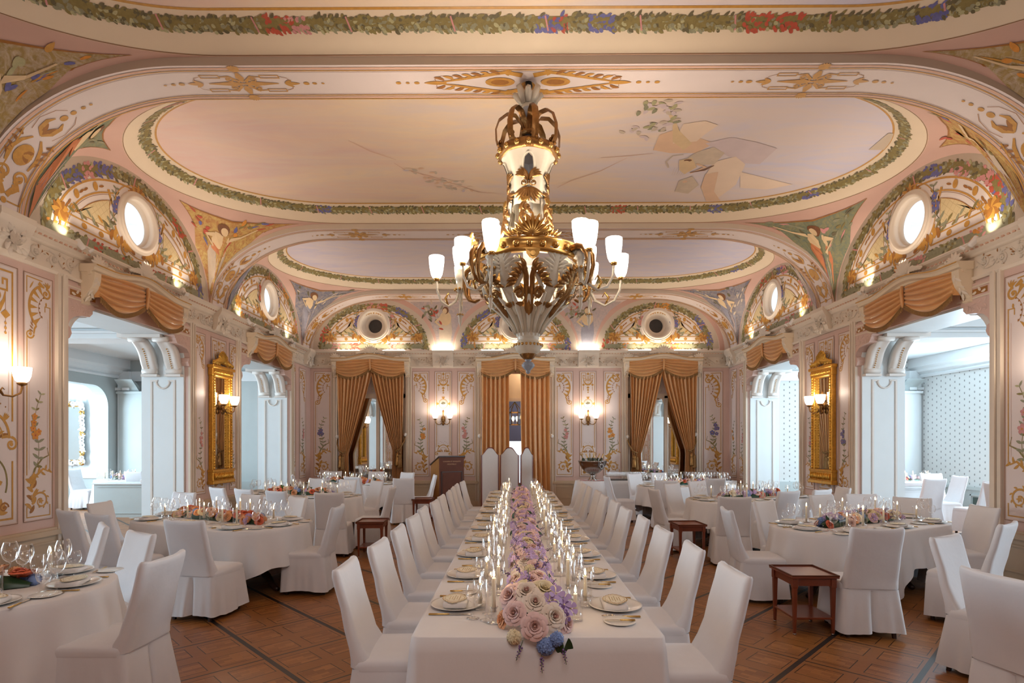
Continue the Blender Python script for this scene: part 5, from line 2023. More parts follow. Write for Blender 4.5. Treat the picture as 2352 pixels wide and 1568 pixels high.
def tieback(t, x, z, y, side):
    b = MB()
    pts = [(x + side * 0.16, y + 0.02, z + 0.42), (x + side * 0.13, y - 0.10, z + 0.24), (x + side * 0.05, y - 0.20, z + 0.06), (x - side * 0.06, y - 0.21, z + 0.0), (x - side * 0.10, y - 0.12, z + 0.03)]
    b.tube(pts, 0.022, 'satind', 6)
    b.build('tieback_cord', t)
    for k, dx in enumerate((-0.02, 0.05)):
        b = MB()
        c = (x + dx, y - 0.23, z - 0.04 - 0.05 * k)
        b.tube([(c[0], c[1] + 0.02, c[2] + 0.06), c], 0.014, 'satind', 5)
        b.lathe([(0.006, 0.0), (0.04, -0.03), (0.05, -0.10), (0.035, -0.13), (0.045, -0.16), (0.06, -0.34), (0.055, -0.36), (0.0, -0.36)], 10, 'satind' if k else 'bronze', c)
        b.build('tassel', t)
    b = MB()
    b.ball((x + side * 0.16, y - 0.02, z + 0.44), 0.055, 'white', 12, 8, (1, 0.7, 1))
    b.build('holdback_knob', t)


for c, nm in ((CX[0], 'left'), (CX[2], 'right')):
    f = -1 if nm == 'left' else 1
    t = drape('curtain', 'gold curtain tied back to the left, at the %s mirror of the far wall' % nm,
              [(3.68, c - 0.90, c + (0.05 if f < 0 else -0.03), 1.0), (1.42, c - 0.84, c - 0.60, 0.8), (0.03, c - 0.92, c - 0.54, 1.0)], 9, 0.13, YF, seed=1)
    tieback(t, c - 0.78, 1.44, YF, -1)
    t = drape('curtain', 'gold curtain tied back to the right, at the %s mirror of the far wall' % nm,
              [(3.68, c + (0.0 if f < 0 else -0.08), c + 0.90, 1.0), (1.50, c + 0.60, c + 0.84, 0.8), (0.03, c + 0.54, c + 0.90, 1.0)], 9, 0.13, YF, seed=2)
    tieback(t, c + 0.76, 1.50, YF, 1)
drape('curtain', 'gold curtain hanging straight on the left of the middle doorway', [(3.68, -0.90, -0.19, 1.0), (2.2, -0.91, -0.18, 1.0), (0.03, -0.93, -0.16, 1.1)], 6, 0.14, YF, seed=3)
drape('curtain', 'gold curtain hanging straight on the right of the middle doorway', [(3.68, 0.12, 0.90, 1.0), (2.2, 0.13, 0.90, 1.0), (0.03, 0.18, 0.93, 1.1)], 6, 0.14, YF, seed=4)
for x in (-0.97, 0.97):
    b = MB()
    b.ball((x, YF - 0.10, 1.90), 0.055, 'white', 12, 8, (1, 0.7, 1))
    b.tube([(x, YF, 1.90), (x, YF - 0.08, 1.90)], 0.02, 'white', 8)
    tag(b.build('curtain_holdback'), 'white knob holdback %s of the middle doorway' % ('left' if x < 0 else 'right'), 'holdback', 'unused holdbacks')

# mirrored bays behind the parted curtains
for c in (CX[0], CX[2]):
    w_ = new_window()
    b = MB()
    y = YF + 0.12
    zz = 3.0
    for (x0, x1, z0, z1) in ((c - HW, c - HW + 0.09, 0, HZ), (c + HW - 0.09, c + HW, 0, HZ), (c - HW, c + HW, 0, 0.16), (c - HW, c + HW, zz - 0.06, zz + 0.06), (c - 0.045 + 0.14, c + 0.045 + 0.14, 0.1, zz), (c - HW, c + HW, HZ - 0.08, HZ)):
        b.box((x0, y - 0.03, z0), (x1, y + 0.05, z1), 'creamd')
    b.build('window_frame', w_)
    b = MB()
    b.box((c - HW + 0.05, y + 0.02, 0.1), (c + HW - 0.05, y + 0.03, zz), 'mirror')
    b.build('mirror_pane', w_)
    b = MB()
    b.box((c - HW + 0.05, y + 0.02, zz), (c + HW - 0.05, y + 0.03, HZ), 'lilac')
    o = Orn(lambda u, v, h: (u, y + 0.015 - h, v), 0.002)
    for sg in (-1, 1):
        for i in range(6):
            o.spiral(c + 0.1 + sg * 0.11, 3.14 + 0.075 * i, 0.05, 0.018, PI / 2, sg * 1.2, 0.024, 0.014, 'creamd', 0.003, 14, 0.012)
    o.build('carved_overdoor', w_)
    b.build('overdoor_panel', w_)


# ---------------------------------------------------------------- gilt pier mirrors
def make_pier_mirror():
    t = thing('wall_mirror', 'x', 'mirror')
    hw, z0, z1 = 0.35, 0.98, 3.10
    b = MB()
    b.box((-hw + 0.06, -0.035, z0 + 0.25), (hw - 0.06, -0.03, z1 - 0.1), 'mirror')
    b.build('glass', t)
    b = MB()
    for sg in (-1, 1):
        b.bevbox((min(sg * hw, sg * (hw - 0.10)), -0.09, z0 + 0.2), (max(sg * hw, sg * (hw - 0.10)), 0.0, z1), 'gilt', 0.012)
        for i in range(34):
            z = z0 + 0.27 + (z1 - z0 - 0.42) * i / 33
            b.ball((sg * (hw - 0.035), -0.095, z), 0.026, 'gilt', 8, 5, (1.0, 0.7, 1.25), Tm((0, 0, 0)))
            b.ball((sg * (hw - 0.094), -0.07, z + 0.03), 0.016, 'gilt', 6, 4)
    b.bevbox((-hw - 0.02, -0.10, z1 - 0.16), (hw + 0.02, 0.0, z1), 'gilt', 0.012)
    b.bevbox((-hw - 0.05, -0.13, z1 - 0.02), (hw + 0.05, 0.0, z1 + 0.04), 'gilt', 0.012)
    b.bevbox((-hw - 0.03, -0.11, z0), (hw + 0.03, 0.0, z0 + 0.22), 'gilt', 0.012)
    b.bevbox((-hw - 0.05, -0.13, z0 - 0.03), (hw + 0.05, 0.0, z0 + 0.04), 'gilt', 0.012)
    b.bevbox((-hw - 0.04, -0.12, z0 + 0.19), (hw + 0.04, 0.0, z0 + 0.24), 'gilt', 0.01)
    for i in range(13):
        x = -hw + 0.03 + (2 * hw - 0.06) * i / 12
        b.tube([(x, -0.115, z0 + 0.05), (x, -0.125, z0 + 0.11), (x, -0.115, z0 + 0.17)], [0.012, 0.02, 0.012], 'gilt', 6)
        b.ball((x, -0.105, z1 - 0.08), 0.026, 'gilt', 6, 4)
    b.build('frame', t)
    o = Orn(lambda u, v, h: (u, -0.07 - h, v), 0.0)
    rnd = random.Random(8)
    zc = z1 + 0.04
    for i in range(11):
        o.leaf(0, zc + 0.06, R(15 + 15 * i), 0.24 - 0.06 * abs(i - 5) / 5, 0.07, 'gilt', 0.01, 0, 0.05)
    for sg in (-1, 1):
        for k, (x, z, r_) in enumerate(((0.11, 0.07, 0.07), (0.22, 0.05, 0.05), (0.09, 0.18, 0.05), (0.32, 0.04, 0.035))):
            o.spiral(sg * x, zc + z, r_, r_ * 0.3, -PI / 2, sg * 1.3, r_ * 0.5, r_ * 0.35, 'gilt', 0.015, 18, 0.035)
        for i in range(8):
            o.leaf(sg * (0.06 + 0.035 * i), zc + 0.05, R(90) - sg * (0.4 + 0.1 * i), 0.15 - 0.013 * i, 0.06, 'gilt', 0.02, -sg, 0.04)
    o.build('carved_crest', t)
    return t


def make_sconce():
    """two-armed gilt wall light with opal cups; local back plane y=0, front -y"""
    t = thing('wall_sconce', 'x', 'wall lamp')
    b = MB()
    b.lathe([(0.0, 0.0), (0.07, 0.0), (0.075, 0.012), (0.05, 0.022), (0.05, 0.03), (0.0, 0.036)], 20, 'bronze', X=Matrix.Rotation(PI / 2, 4, 'X') @ Matrix.Diagonal((0.85, 1.25, 1, 1)))
    b.tube([(0, -0.03, -0.14), (0, -0.045, -0.05), (0, -0.045, 0.12), (0, -0.035, 0.22), (0, -0.03, 0.26)], [0.012, 0.022, 0.016, 0.026, 0.006], 'bronze', 8)
    b.ball((0, -0.05, -0.13), 0.038, 'bronze', 10, 7, (1, 1, 1.2))
    for i in range(6):
        a = 2 * PI * i / 6
        b.ball((0.04 * cos(a), -0.045, 0.05 * sin(a)), 0.014, 'bronze', 6, 4)
    b.build('backplate', t)
    for sg in (-1, 1):
        b = MB()
        pts = [(sg * 0.02, -0.05, -0.06), (sg * 0.06, -0.09, -0.14), (sg * 0.12, -0.14, -0.15), (sg * 0.18, -0.17, -0.11), (sg * 0.195, -0.175, -0.05), (sg * 0.195, -0.175, -0.02)]
        b.tube(pts, 0.011, 'bronze', 7)
        b.tube([(sg * 0.06, -0.09, -0.14), (sg * 0.03, -0.09, -0.09), (sg * 0.05, -0.09, -0.06), (sg * 0.075, -0.09, -0.08)], [0.01, 0.009, 0.008, 0.005], 'bronze', 6)
        b.lathe([(0.012, -0.03), (0.035, -0.02), (0.05, -0.005), (0.04, 0.01), (0.0, 0.01)], 14, 'bronze', (sg * 0.195, -0.175, 0.0))
        b.build('arm', t)
        b = MB()
        b.lathe([(0.035, 0.0), (0.06, 0.02), (0.078, 0.07), (0.086, 0.13), (0.090, 0.165), (0.086, 0.168), (0.082, 0.13), (0.05, 0.02)], 22, 'shade', (sg * 0.195, -0.175, 0.008), ripple=lambda a, z: 0.02 * cos(11 * a) * (z > 0.1))
        b.build('lamp_shade', t)
    return t


pm = make_pier_mirror()
pm.location = (-AL, 10.62, 0)
pm.rotation_euler = (0, 0, PI / 2)
pm['label'] = 'tall gilt mirror with carved crest on the left wall pier'
pm['group'] = 'gilt pier mirrors'
dup(pm, (AR, 10.62, 0), -PI / 2, 'tall gilt mirror with carved crest on the right wall pier')

sc0 = make_sconce()
SCON = [((-AL, 5.99, 2.36), PI / 2, 'two-cup gilt sconce on the painted panel nearest in the left wall'),
        ((-AL + 0.035, 10.62, 2.42), PI / 2, 'two-cup gilt sconce in front of the left gilt mirror'),
        ((AR, 5.95, 2.36), -PI / 2, 'two-cup gilt sconce on the painted panel nearest in the right wall'),
        ((AR - 0.035, 10.62, 2.42), -PI / 2, 'two-cup gilt sconce in front of the right gilt mirror'),
        ((-1.97, YF, 2.36), 0, 'two-cup gilt sconce on the far wall above the lectern'),
        ((1.965, YF, 2.36), 0, 'two-cup gilt sconce on the far wall above the champagne bowl')]
for i, (loc, rz, lb) in enumerate(SCON):
    s_ = sc0 if i == 0 else dup(sc0, loc, rz)
    s_.location, s_.rotation_euler = loc, (0, 0, rz)
    s_['label'] = lb
    s_['group'] = 'wall sconces'
    X = Matrix.Translation(loc) @ Matrix.Rotation(rz, 4, 'Z')
    for sg in (-1, 1):
        p = X @ Vector((sg * 0.195, -0.175, 0.20))
        lamp('sconce_light', 'POINT', p, 8, WARM, 0.05)

# ---------------------------------------------------------------- spotlights on the side pelmets, light strips on the far cornice
def make_spot():
    t = thing('spotlight', 'x', 'spotlight')
    b = MB()
    b.lathe([(0.03, 0.0), (0.035, 0.02), (0.042, 0.12), (0.04, 0.125)], 14, 'white', cap0=True)
    b.build('housing', t)
    b = MB()
    b.lathe([(0.0, 0.118), (0.039, 0.118)], 14, 'bulb')
    b.build('bulb', t)
    b = MB()
    b.tube([(0, 0, 0.04), (0.0, 0.05, 0.0), (0, 0.05, -0.05)], 0.008, 'white', 6)
    b.box((-0.03, 0.02, -0.06), (0.03, 0.08, -0.04), 'white')
    b.build('bracket', t)
    return t


sp0 = make_spot()
k = 0
for (x, sg, ys) in ((-AL, 1, ((7.05, 9.2), (11.5, 13.68))), (AR, -1, ((7.02, 9.2), (11.6, 13.82)))):
    for j, pr in enumerate(ys):
        for e, y in enumerate(pr):
            d = -1 if e == 0 else 1
            loc = (x + sg * 0.2, y, 4.13)
            rot = (R(26) * -d * 0 + R(0), R(-34) * sg * 1.0, 0)
            v = Vector((-sg * 0.5, d * 0.35, 0.75))
            q = v.to_track_quat('Z', 'Y').to_euler()
            s_ = sp0 if k == 0 else dup(sp0, loc)
            s_.location, s_.rotation_euler = loc, q
            s_['label'] = 'small white spotlight on the %s end of the %s %s pelmet' % ('near' if e == 0 else 'far', 'nearer' if j == 0 else 'farther', 'left-wall' if sg > 0 else 'right-wall')
            s_['group'] = 'pelmet spotlights'
            l = lamp('spot_beam', 'SPOT', Vector(loc) + v.normalized() * 0.15, 10, (1, 0.92, 0.76), R(80))
            l.rotation_euler = (-v).to_track_quat('Z', 'Y').to_euler()
            k += 1
for i, (x, w_, lb) in enumerate(((-1.97, 0.58, 'between the left and middle lunettes'), (1.97, 0.58, 'between the middle and right lunettes'))):
    b = MB()
    b.box((x - w_ / 2, YF - 0.13, ZC + 0.012), (x + w_ / 2, YF - 0.08, ZC + 0.03), 'ledlit')
    tag(b.build('light_strip'), 'glowing light strip on the far cornice ' + lb, 'light strip', 'cornice light strips')
    lamp('strip_light', 'AREA', (x, YF - 0.10, ZC + 0.05), 5, (1, 0.88, 0.7), 0.55, (R(180 - 8), 0, 0), 0.04)
for c, lb in zip(CX, ('left', 'middle', 'right')):
    for sg, s2 in ((-1, 'left'), (1, 'right')):
        b = MB()
        b.box((c + sg * 0.62 - 0.30, YF - 0.11, 4.06 + 0.142), (c + sg * 0.62 + 0.30, YF - 0.05, 4.06 + 0.172), 'ledlit')
        tag(b.build('light_strip'), 'glowing light strip on the %s end of the %s far pelmet' % (s2, lb), 'light strip', 'cornice light strips')
    lamp('strip_light', 'AREA', (c, YF - 0.12, 4.28), 7, (1, 0.88, 0.7), 1.7, (R(180 - 8), 0, 0), 0.05)

# ---------------------------------------------------------------- lantern in the lobby
t = thing('lantern', 'brass glazed lantern hanging in the lobby beyond the middle doorway', 'lantern', (-0.03, 17.6, 0))
b = MB()
b.tube([(0, 0, 3.3), (0, 0, 2.98)], 0.008, 'brass', 6)
for i in range(6):
    a = 2 * PI * i / 6
    c_ = (0.19 * cos(a), 0.19 * sin(a))
    b.tube([(c_[0], c_[1], 2.28), (c_[0], c_[1], 2.66), (c_[0] * 0.9, c_[1] * 0.9, 2.78), (c_[0] * 0.2, c_[1] * 0.2, 2.94), (0, 0, 2.99)], 0.012, 'brass', 6)
for z in (2.28, 2.66):
    b.lathe([(0.185, z - 0.015), (0.205, z - 0.015), (0.205, z + 0.015), (0.185, z + 0.015)], 6, 'brass', smooth=False)
b.build('frame', t)
b = MB()
b.lathe([(0.18, 2.29), (0.18, 2.65)], 6, 'hglass', smooth=False)
b.build('glass', t)
for dx in (-0.05, 0.07):
    b = MB()
    b.tube([(dx, 0, 2.32), (dx, 0, 2.40)], 0.012, 'wax', 8)
    b.ball((dx, 0, 2.47), 0.045, 'bulb', 8, 6, (0.8, 0.8, 1.6))
    b.build('bulb', t)


# ---------------------------------------------------------------- the chandelier
CH = (0.135, 6.13)


def chandelier():
    t = thing('chandelier', 'large ivory and gilt chandelier with crown, open bowl and lit opal cups', 'chandelier', (CH[0], CH[1], 0))
    # hook and leaf cup at the ceiling
    b = MB()
    b.tube([(0, 0, 5.62), (0.015, 0.0, 5.56), (-0.01, 0, 5.5), (0.01, 0, 5.44), (0, 0, 5.36)], 0.035, 'iron', 8)
    b.build('chain', t)
    b = MB()
    b.lathe([(0.03, 5.5), (0.05, 5.44), (0.055, 5.38), (0.065, 5.345), (0.06, 5.32)], 14, 'ivory')
    for i in range(8):
        a = 2 * PI * i / 8
        pts = [(0.055 * cos(a), 0.055 * sin(a), 5.37), (0.10 * cos(a), 0.10 * sin(a), 5.44), (0.15 * cos(a), 0.15 * sin(a), 5.47 + 0.05 * (i % 2)), (0.165 * cos(a), 0.165 * sin(a), 5.45 + 0.05 * (i % 2))]
        b.tube(pts, [0.03, 0.045, 0.03, 0.008], 'ivory', 5)
    b.build('leaf_cup', t)
    b = MB()
    b.lathe([(0.05, 5.33), (0.085, 5.30), (0.10, 5.25), (0.085, 5.20), (0.05, 5.14), (0.035, 5.05), (0.045, 5.0), (0.09, 4.98), (0.115, 4.95), (0.12, 4.91), (0.10, 4.88), (0.05, 4.85)], 20, 'bluegrey')
    b.build('stem', t)
    # crown of eight hoops
    for i in range(8):
        a = 2 * PI * i / 8 + 0.2
        b = MB()
        pr = [(0.30, 4.84), (0.345, 4.93), (0.35, 5.05), (0.31, 5.17), (0.23, 5.24), (0.14, 5.235), (0.075, 5.16), (0.045, 5.07), (0.06, 5.02), (0.085, 5.03), (0.08, 5.06)]
        L, Rr, Lo, Ro = [], [], [], []
        for r_, z in pr:
            w_ = 0.035
            L.append((r_ * cos(a) - w_ * sin(a), r_ * sin(a) + w_ * cos(a), z))
            Rr.append((r_ * cos(a) + w_ * sin(a), r_ * sin(a) - w_ * cos(a), z))
        mid = [((p[0] + q[0]) / 2 * 1.04, (p[1] + q[1]) / 2 * 1.04, p[2] + 0.012) for p, q in zip(L, Rr)]
        b.loft([L, mid, Rr], 'bronze', True, closed=False)
        b.loft([[(p[0], p[1], p[2] - 0.006) for p in L], [(p[0], p[1], p[2] - 0.006) for p in Rr]], 'bronze', True, closed=False)
        for j in range(4):
            b.ball((0.305 * cos(a) + 0.02 * cos(j * 1.6), 0.305 * sin(a) + 0.02 * sin(j * 1.6), 4.86 + 0.02 * j), 0.022, 'bronze', 6, 4)
        b.build('crown_hoop', t)
    b = MB()
    b.lathe([(0.20, 4.90), (0.28, 4.88), (0.315, 4.85), (0.325, 4.80), (0.31, 4.77), (0.29, 4.76)], 32, 'bronze', ripple=lambda a, z: 0.02 * cos(8 * a))
    for i in range(16):
        a = 2 * PI * i / 16
        b.ball((0.325 * cos(a), 0.325 * sin(a), 4.81), 0.032, 'brass', 8, 6)
    b.build('crown_ring', t)
    # waisted openwork neck
    def rneck(z):
        s = (4.78 - z) / 0.55
        return 0.285 - 0.10 * min(1, s * 2.0) ** 0.7 + 0.0 * s
    b = MB()
    n = 48
    loops = []
    for j in range(14):
        z = 4.78 - 0.55 * j / 13
        loops.append([(rneck(z) * (1 + 0.05 * cos(8 * 2 * PI * i / n)) * cos(2 * PI * i / n), rneck(z) * (1 + 0.05 * cos(8 * 2 * PI * i / n)) * sin(2 * PI * i / n), z) for i in range(n)])
    b.loft(loops, 'ivory', True)
    b.build('neck', t)
    for i in range(8):
        a = 2 * PI * i / 8 + PI / 8 - 0.39
        fm = lambda u, v, h, a=a: ((rneck(v) * 1.06 + h) * cos(a + u / 0.2), (rneck(v) * 1.06 + h) * sin(a + u / 0.2), v)
        o = Orn(fm, 0.0)
        if i % 2 == 0:
            o.poly([(-0.035, 4.46), (0.035, 4.46), (0.04, 4.62), (0.03, 4.68), (0.0, 4.71), (-0.03, 4.68), (-0.04, 4.62)], 'dark', 0.004)
            o.ring(0, 4.60, 0.055, 0.12, 0.012, 'ivory', 0.008, 20)
            o.build('lancet_opening', t)
            o = Orn(fm, 0.006)
            for sg in (-1, 1):
                o.spiral(sg * 0.045, 4.43, 0.044, 0.012, PI / 2, sg * 1.4, 0.016, 0.01, 'bronze', 0.012, 18, 0.018)
                for j in range(4):
                    o.leaf(sg * 0.01, 4.46 + 0.01 * j, R(90) - sg * (0.2 + 0.28 * j), 0.14, 0.045, 'bronze', 0.008, -sg * 0.6, 0.016)
                    o.leaf(sg * 0.012, 4.38, R(-90) + sg * (0.2 + 0.3 * j), 0.16, 0.05, 'bronze', 0.008, sg * 0.4, 0.016)
            o.leaf(0, 4.38, R(-90), 0.15, 0.04, 'bronze', 0.01, 0, 0.018)
            o.build('bronze_mask', t)
    b = MB()
    b.tube([(0, 0, 4.5), (0, 0, 3.50)], 0.055, 'white', 12)
    b.build('supply_tube', t)
    # four flying ribs down to the gilt ring
    for i in range(6):
        a = 2 * PI * i / 6 + 0.35
        b = MB()
        pr = [(0.20, 4.28), (0.21, 4.15), (0.24, 4.0), (0.31, 3.87), (0.42, 3.76), (0.57, 3.68)]
        def rib(off, w_):
            return [((r_ + off) * cos(a) - w_ * sin(a), (r_ + off) * sin(a) + w_ * cos(a), z) for r_, z in pr]
        b.loft([rib(0, 0.04), rib(0.02, 0.03), rib(0.02, -0.03), rib(0, -0.04), rib(-0.02, 0)], 'ivory', True, closed=False)
        b.build('rib', t)
        fm = lambda u, v, h, a=a: ((0.235 + 0.25 * max(0, 4.1 - v) ** 1.1 + h) * cos(a + u / 0.25), (0.235 + 0.25 * max(0, 4.1 - v) ** 1.1 + h) * sin(a + u / 0.25), v)
        o = Orn(fm, 0.012)
        o.spiral(0.02, 4.16, 0.05, 0.015, PI / 2, 1.4, 0.026, 0.014, 'bronze', 0.01, 18, 0.02)
        for j in range(6):
            o.leaf(0.0, 4.22 - 0.045 * j, R(-90) + (0.6 if j % 2 else -0.6), 0.13, 0.05, 'bronze', 0.012, 0.5, 0.02)
        for j in range(4):
            o.leaf(0.0, 4.2, R(60 + 20 * j), 0.08, 0.03, 'brass', 0.016, 0, 0.016)
        o.build('rib_ornament', t)
    # gilt ring with bosses and four shells
    b = MB()
    b.lathe([(0.56, 3.73), (0.60, 3.735), (0.615, 3.71), (0.60, 3.69), (0.60, 3.63), (0.62, 3.61), (0.61, 3.585), (0.56, 3.58), (0.55, 3.66), (0.56, 3.73)], 56, 'brass')
    for i in range(28):
        a = 2 * PI * i / 28
        b.ball((0.605 * cos(a), 0.605 * sin(a), 3.66), 0.034, 'brass', 10, 6)
    b.build('gilt_ring', t)
    for i in range(4):
        a = 2 * PI * i / 4 + R(-87)
        fm = lambda u, v, h, a=a: ((0.59 + h) * cos(a + u / 0.6), (0.59 + h) * sin(a + u / 0.6), v)
        o = Orn(fm, 0.0)
        for j in range(9):
            o.leaf(0, 3.74, R(18 + 18 * j), 0.22, 0.055, 'brass', 0.01 + 0.001 * (j % 2), 0, 0.04)
        for sg in (-1, 1):
            o.spiral(sg * 0.12, 3.76, 0.035, 0.012, -PI / 2, sg * 1.2, 0.022, 0.014, 'brass', 0.012, 14, 0.02)
            for j in range(4):
                o.leaf(sg * (0.12 + 0.03 * j), 3.745, R(90) - sg * (0.7 + 0.2 * j), 0.11, 0.03, 'brass', 0.008, sg * 0.6, 0.02)
        o.poly([(-0.07, 3.60), (0.07, 3.60), (0.06, 3.55), (0.03, 3.51), (0, 3.50), (-0.03, 3.51), (-0.06, 3.55)], 'brass', 0.03)
        o.ell(0, 3.55, 0.025, 0.025, 'brass', 0.045, 8)
        o.build('shell', t)

    # open basket: eight white scrolled staves, four bronze palmettes, fluted acanthus bell
    def rb(z):
        pts = [(3.60, 0.575), (3.50, 0.535), (3.38, 0.50), (3.28, 0.455), (3.20, 0.385), (3.12, 0.285), (3.02, 0.20), (2.93, 0.145), (2.84, 0.113)]
        for (z0, r0), (z1, r1) in zip(pts[:-1], pts[1:]):
            if z >= z1:
                return r1 + (r0 - r1) * (z - z1) / (z0 - z1)
        return pts[-1][1]
    for i in range(6):
        a = 2 * PI * i / 6 + R(-90 + 30)
        fm = lambda u, v, h, a=a: ((rb(v) + h) * cos(a + u / max(0.2, rb(v))), (rb(v) + h) * sin(a + u / max(0.2, rb(v))), v)
        o = Orn(fm, 0.0)
        o.stroke([(0, 3.60), (0, 3.45), (0, 3.3), (0, 3.15), (0, 3.05)], [0.16, 0.10, 0.13, 0.12, 0.08], 'ivory', 0.0, 0.02)
        for sg in (-1, 1):
            o.spiral(sg * 0.13, 3.43, 0.075, 0.025, PI / 2, sg * 1.3, 0.035, 0.022, 'ivory', 0.008, 20, 0.025)
            o.stroke([(sg * 0.06, 3.50), (sg * 0.2, 3.52), (sg * 0.24, 3.44), (sg * 0.17, 3.36), (sg * 0.10, 3.27), (sg * 0.12, 3.17)], [0.03, 0.035, 0.035, 0.04, 0.045, 0.02], 'ivory', 0.004, 0.022)
            for j in range(5):
                o.leaf(sg * 0.03, 3.55 - 0.03 * j, R(90) - sg * (0.4 + 0.25 * j), 0.12, 0.04, 'ivory', 0.012, -sg * 0.7, 0.016)
            o.leaf(sg * 0.14, 3.27, R(-90) + sg * 0.3, 0.17, 0.05, 'ivory', 0.01, 0.3, 0.018)
        o.build('basket_stave', t)
    for i in range(6):
        a = 2 * PI * i / 6 + R(-90)
        fm = lambda u, v, h, a=a: ((rb(v) + 0.02 + h) * cos(a + u / max(0.22, rb(v))), (rb(v) + 0.02 + h) * sin(a + u / max(0.22, rb(v))), v)
        o = Orn(fm, 0.01)
        for sg in (-1, 1):
            o.stroke([(sg * 0.02, 3.12), (sg * 0.025, 3.25), (sg * 0.03, 3.36), (sg * 0.05, 3.44)], [0.04, 0.05, 0.055, 0.05], 'bronze', 0.0, 0.022)
            o.spiral(sg * 0.09, 3.22, 0.05, 0.016, 0 if sg > 0 else PI, sg * 1.4, 0.035, 0.02, 'bronze', 0.004, 18, 0.022)
            for j in range(6):
                o.leaf(sg * (0.04 + 0.018 * j), 3.43 - 0.026 * j, R(90) - sg * (0.1 + 0.27 * j), 0.11, 0.045, 'bronze', 0.006, -sg * 0.9, 0.02)
            o.leaf(sg * 0.05, 3.14, R(-90) + sg * 1.2, 0.12, 0.045, 'bronze', 0.006, sg * 1.2, 0.02)
        o.leaf(0, 3.16, R(-90), 0.13, 0.08, 'bronze', 0.01, 0, 0.03)
        o.build('bronze_palmette', t)
    b = MB()
    n = 64
    loops = []
    for z in (3.14, 3.08, 3.02, 2.96, 2.90, 2.85):
        loops.append([((rb(z) * (1 + 0.06 * cos(16 * 2 * PI * i / n))) * cos(2 * PI * i / n), (rb(z) * (1 + 0.06 * cos(16 * 2 * PI * i / n))) * sin(2 * PI * i / n), z + (0.03 * cos(16 * 2 * PI * i / n) if z > 3.1 else 0)) for i in range(n)])
    b.loft(loops, 'ivory', True)
    for i in range(16):
        a = 2 * PI * i / 16
        pts = [((rb(z) + 0.012) * cos(a), (rb(z) + 0.012) * sin(a), z) for z in (2.88, 2.96, 3.05, 3.14)] + [((rb(3.2) + 0.05) * cos(a), (rb(3.2) + 0.05) * sin(a), 3.20 + 0.03 * (i % 2))]
        b.tube(pts, [0.014, 0.02, 0.03, 0.034, 0.012], 'ivory', 5)
    b.build('acanthus_bell', t)
    b = MB()
    b.lathe([(0.115, 2.86), (0.118, 2.83), (0.11, 2.82), (0.118, 2.80), (0.125, 2.78), (0.15, 2.77), (0.155, 2.745), (0.14, 2.73), (0.135, 2.71), (0.12, 2.685), (0.09, 2.665)], 32, 'ivory')
    b.build('finial_cup', t)
    b = MB()
    for i in range(22):
        a = 2 * PI * i / 22
        b.ball((0.15 * cos(a), 0.15 * sin(a), 2.757), 0.017, 'brass', 6, 4)
    b.lathe([(0.09, 2.675), (0.08, 2.65), (0.055, 2.62), (0.035, 2.605)], 16, 'bronze', ripple=lambda a, z: 0.08 * cos(8 * a))
    b.build('gilt_finial', t)
    b = MB()
    b.lathe([(0.03, 2.612), (0.04, 2.60), (0.025, 2.59), (0.05, 2.575), (0.066, 2.55), (0.062, 2.53), (0.035, 2.50), (0.022, 2.485), (0.026, 2.47), (0.014, 2.455), (0.0, 2.45)], 24, 'bluegrey', ripple=lambda a, z: 0.08 * cos(8 * a) * (2.49 < z < 2.59))
    b.build('drop_knob', t)
    # bare bulbs and pipes inside the basket
    b = MB()
    for i in range(3):
        a = PI * i / 3 + 0.2
        b.tube([(-0.45 * cos(a), -0.45 * sin(a), 3.58), (0.45 * cos(a), 0.45 * sin(a), 3.58)], 0.02, 'white', 8)
    b.lathe([(0.09, 3.6), (0.10, 3.5), (0.09, 3.45), (0.0, 3.40)], 16, 'white')
    b.tube([(-0.07, -0.08, 3.58), (-0.11, -0.12, 3.45), (-0.06, -0.13, 3.33), (0.02, -0.1, 3.31)], 0.006, 'iron', 5)
    b.build('inner_fitting', t)
    for x, y, z in ((0.1, -0.25, 3.46), (-0.24, 0.1, 3.44), (0.16, 0.2, 3.45)):
        b = MB()
        b.ball((x, y, z), 0.045, 'bulb', 10, 7)
        b.build('bulb', t)
    lamp('basket_light', 'POINT', (CH[0] + 0.02, CH[1], 3.34), 20, WARM, 0.06)

    # branches: turned socket body with one upright cup and outer arms
    def cup(parent, c):
        b = MB()
        b.lathe([(0.03, 0.0), (0.048, 0.01), (0.066, 0.05), (0.078, 0.11), (0.085, 0.18), (0.088, 0.245), (0.085, 0.25), (0.08, 0.24), (0.07, 0.11), (0.04, 0.02)], 24, 'shade', c, ripple=lambda a, z: 0.022 * cos(12 * a) * (z > 0.15))
        b.build('lamp_shade', parent)
    for i, (ang, rad) in enumerate(((154, 0.86), (226, 0.56), (322, 0.66), (28, 0.80))):
        a = R(ang)
        ox, oy = rad * cos(a), rad * sin(a)
        b = MB()
        c = (ox, oy, 0)
        b.lathe([(0.0, 3.70), (0.03, 3.70), (0.035, 3.685), (0.03, 3.67), (0.045, 3.64), (0.055, 3.62), (0.055, 3.575), (0.035, 3.56), (0.04, 3.53), (0.03, 3.50), (0.055, 3.475), (0.06, 3.46), (0.025, 3.44), (0.016, 3.36), (0.022, 3.33), (0.012, 3.31), (0.012, 3.20), (0.04, 3.185), (0.03, 3.17), (0.018, 3.14), (0.02, 3.10), (0.008, 3.06), (0.0, 3.02)], 16, 'ivory', c)
        for j in range(8):
            q = 2 * PI * j / 8
            b.ball((ox + 0.06 * cos(q), oy + 0.06 * sin(q), 3.465), 0.018, 'brass', 6, 4)
            b.ball((ox + 0.032 * cos(q), oy + 0.032 * sin(q), 3.18), 0.012, 'brass', 6, 4)
        br = b.build('branch', t)
        b = MB()
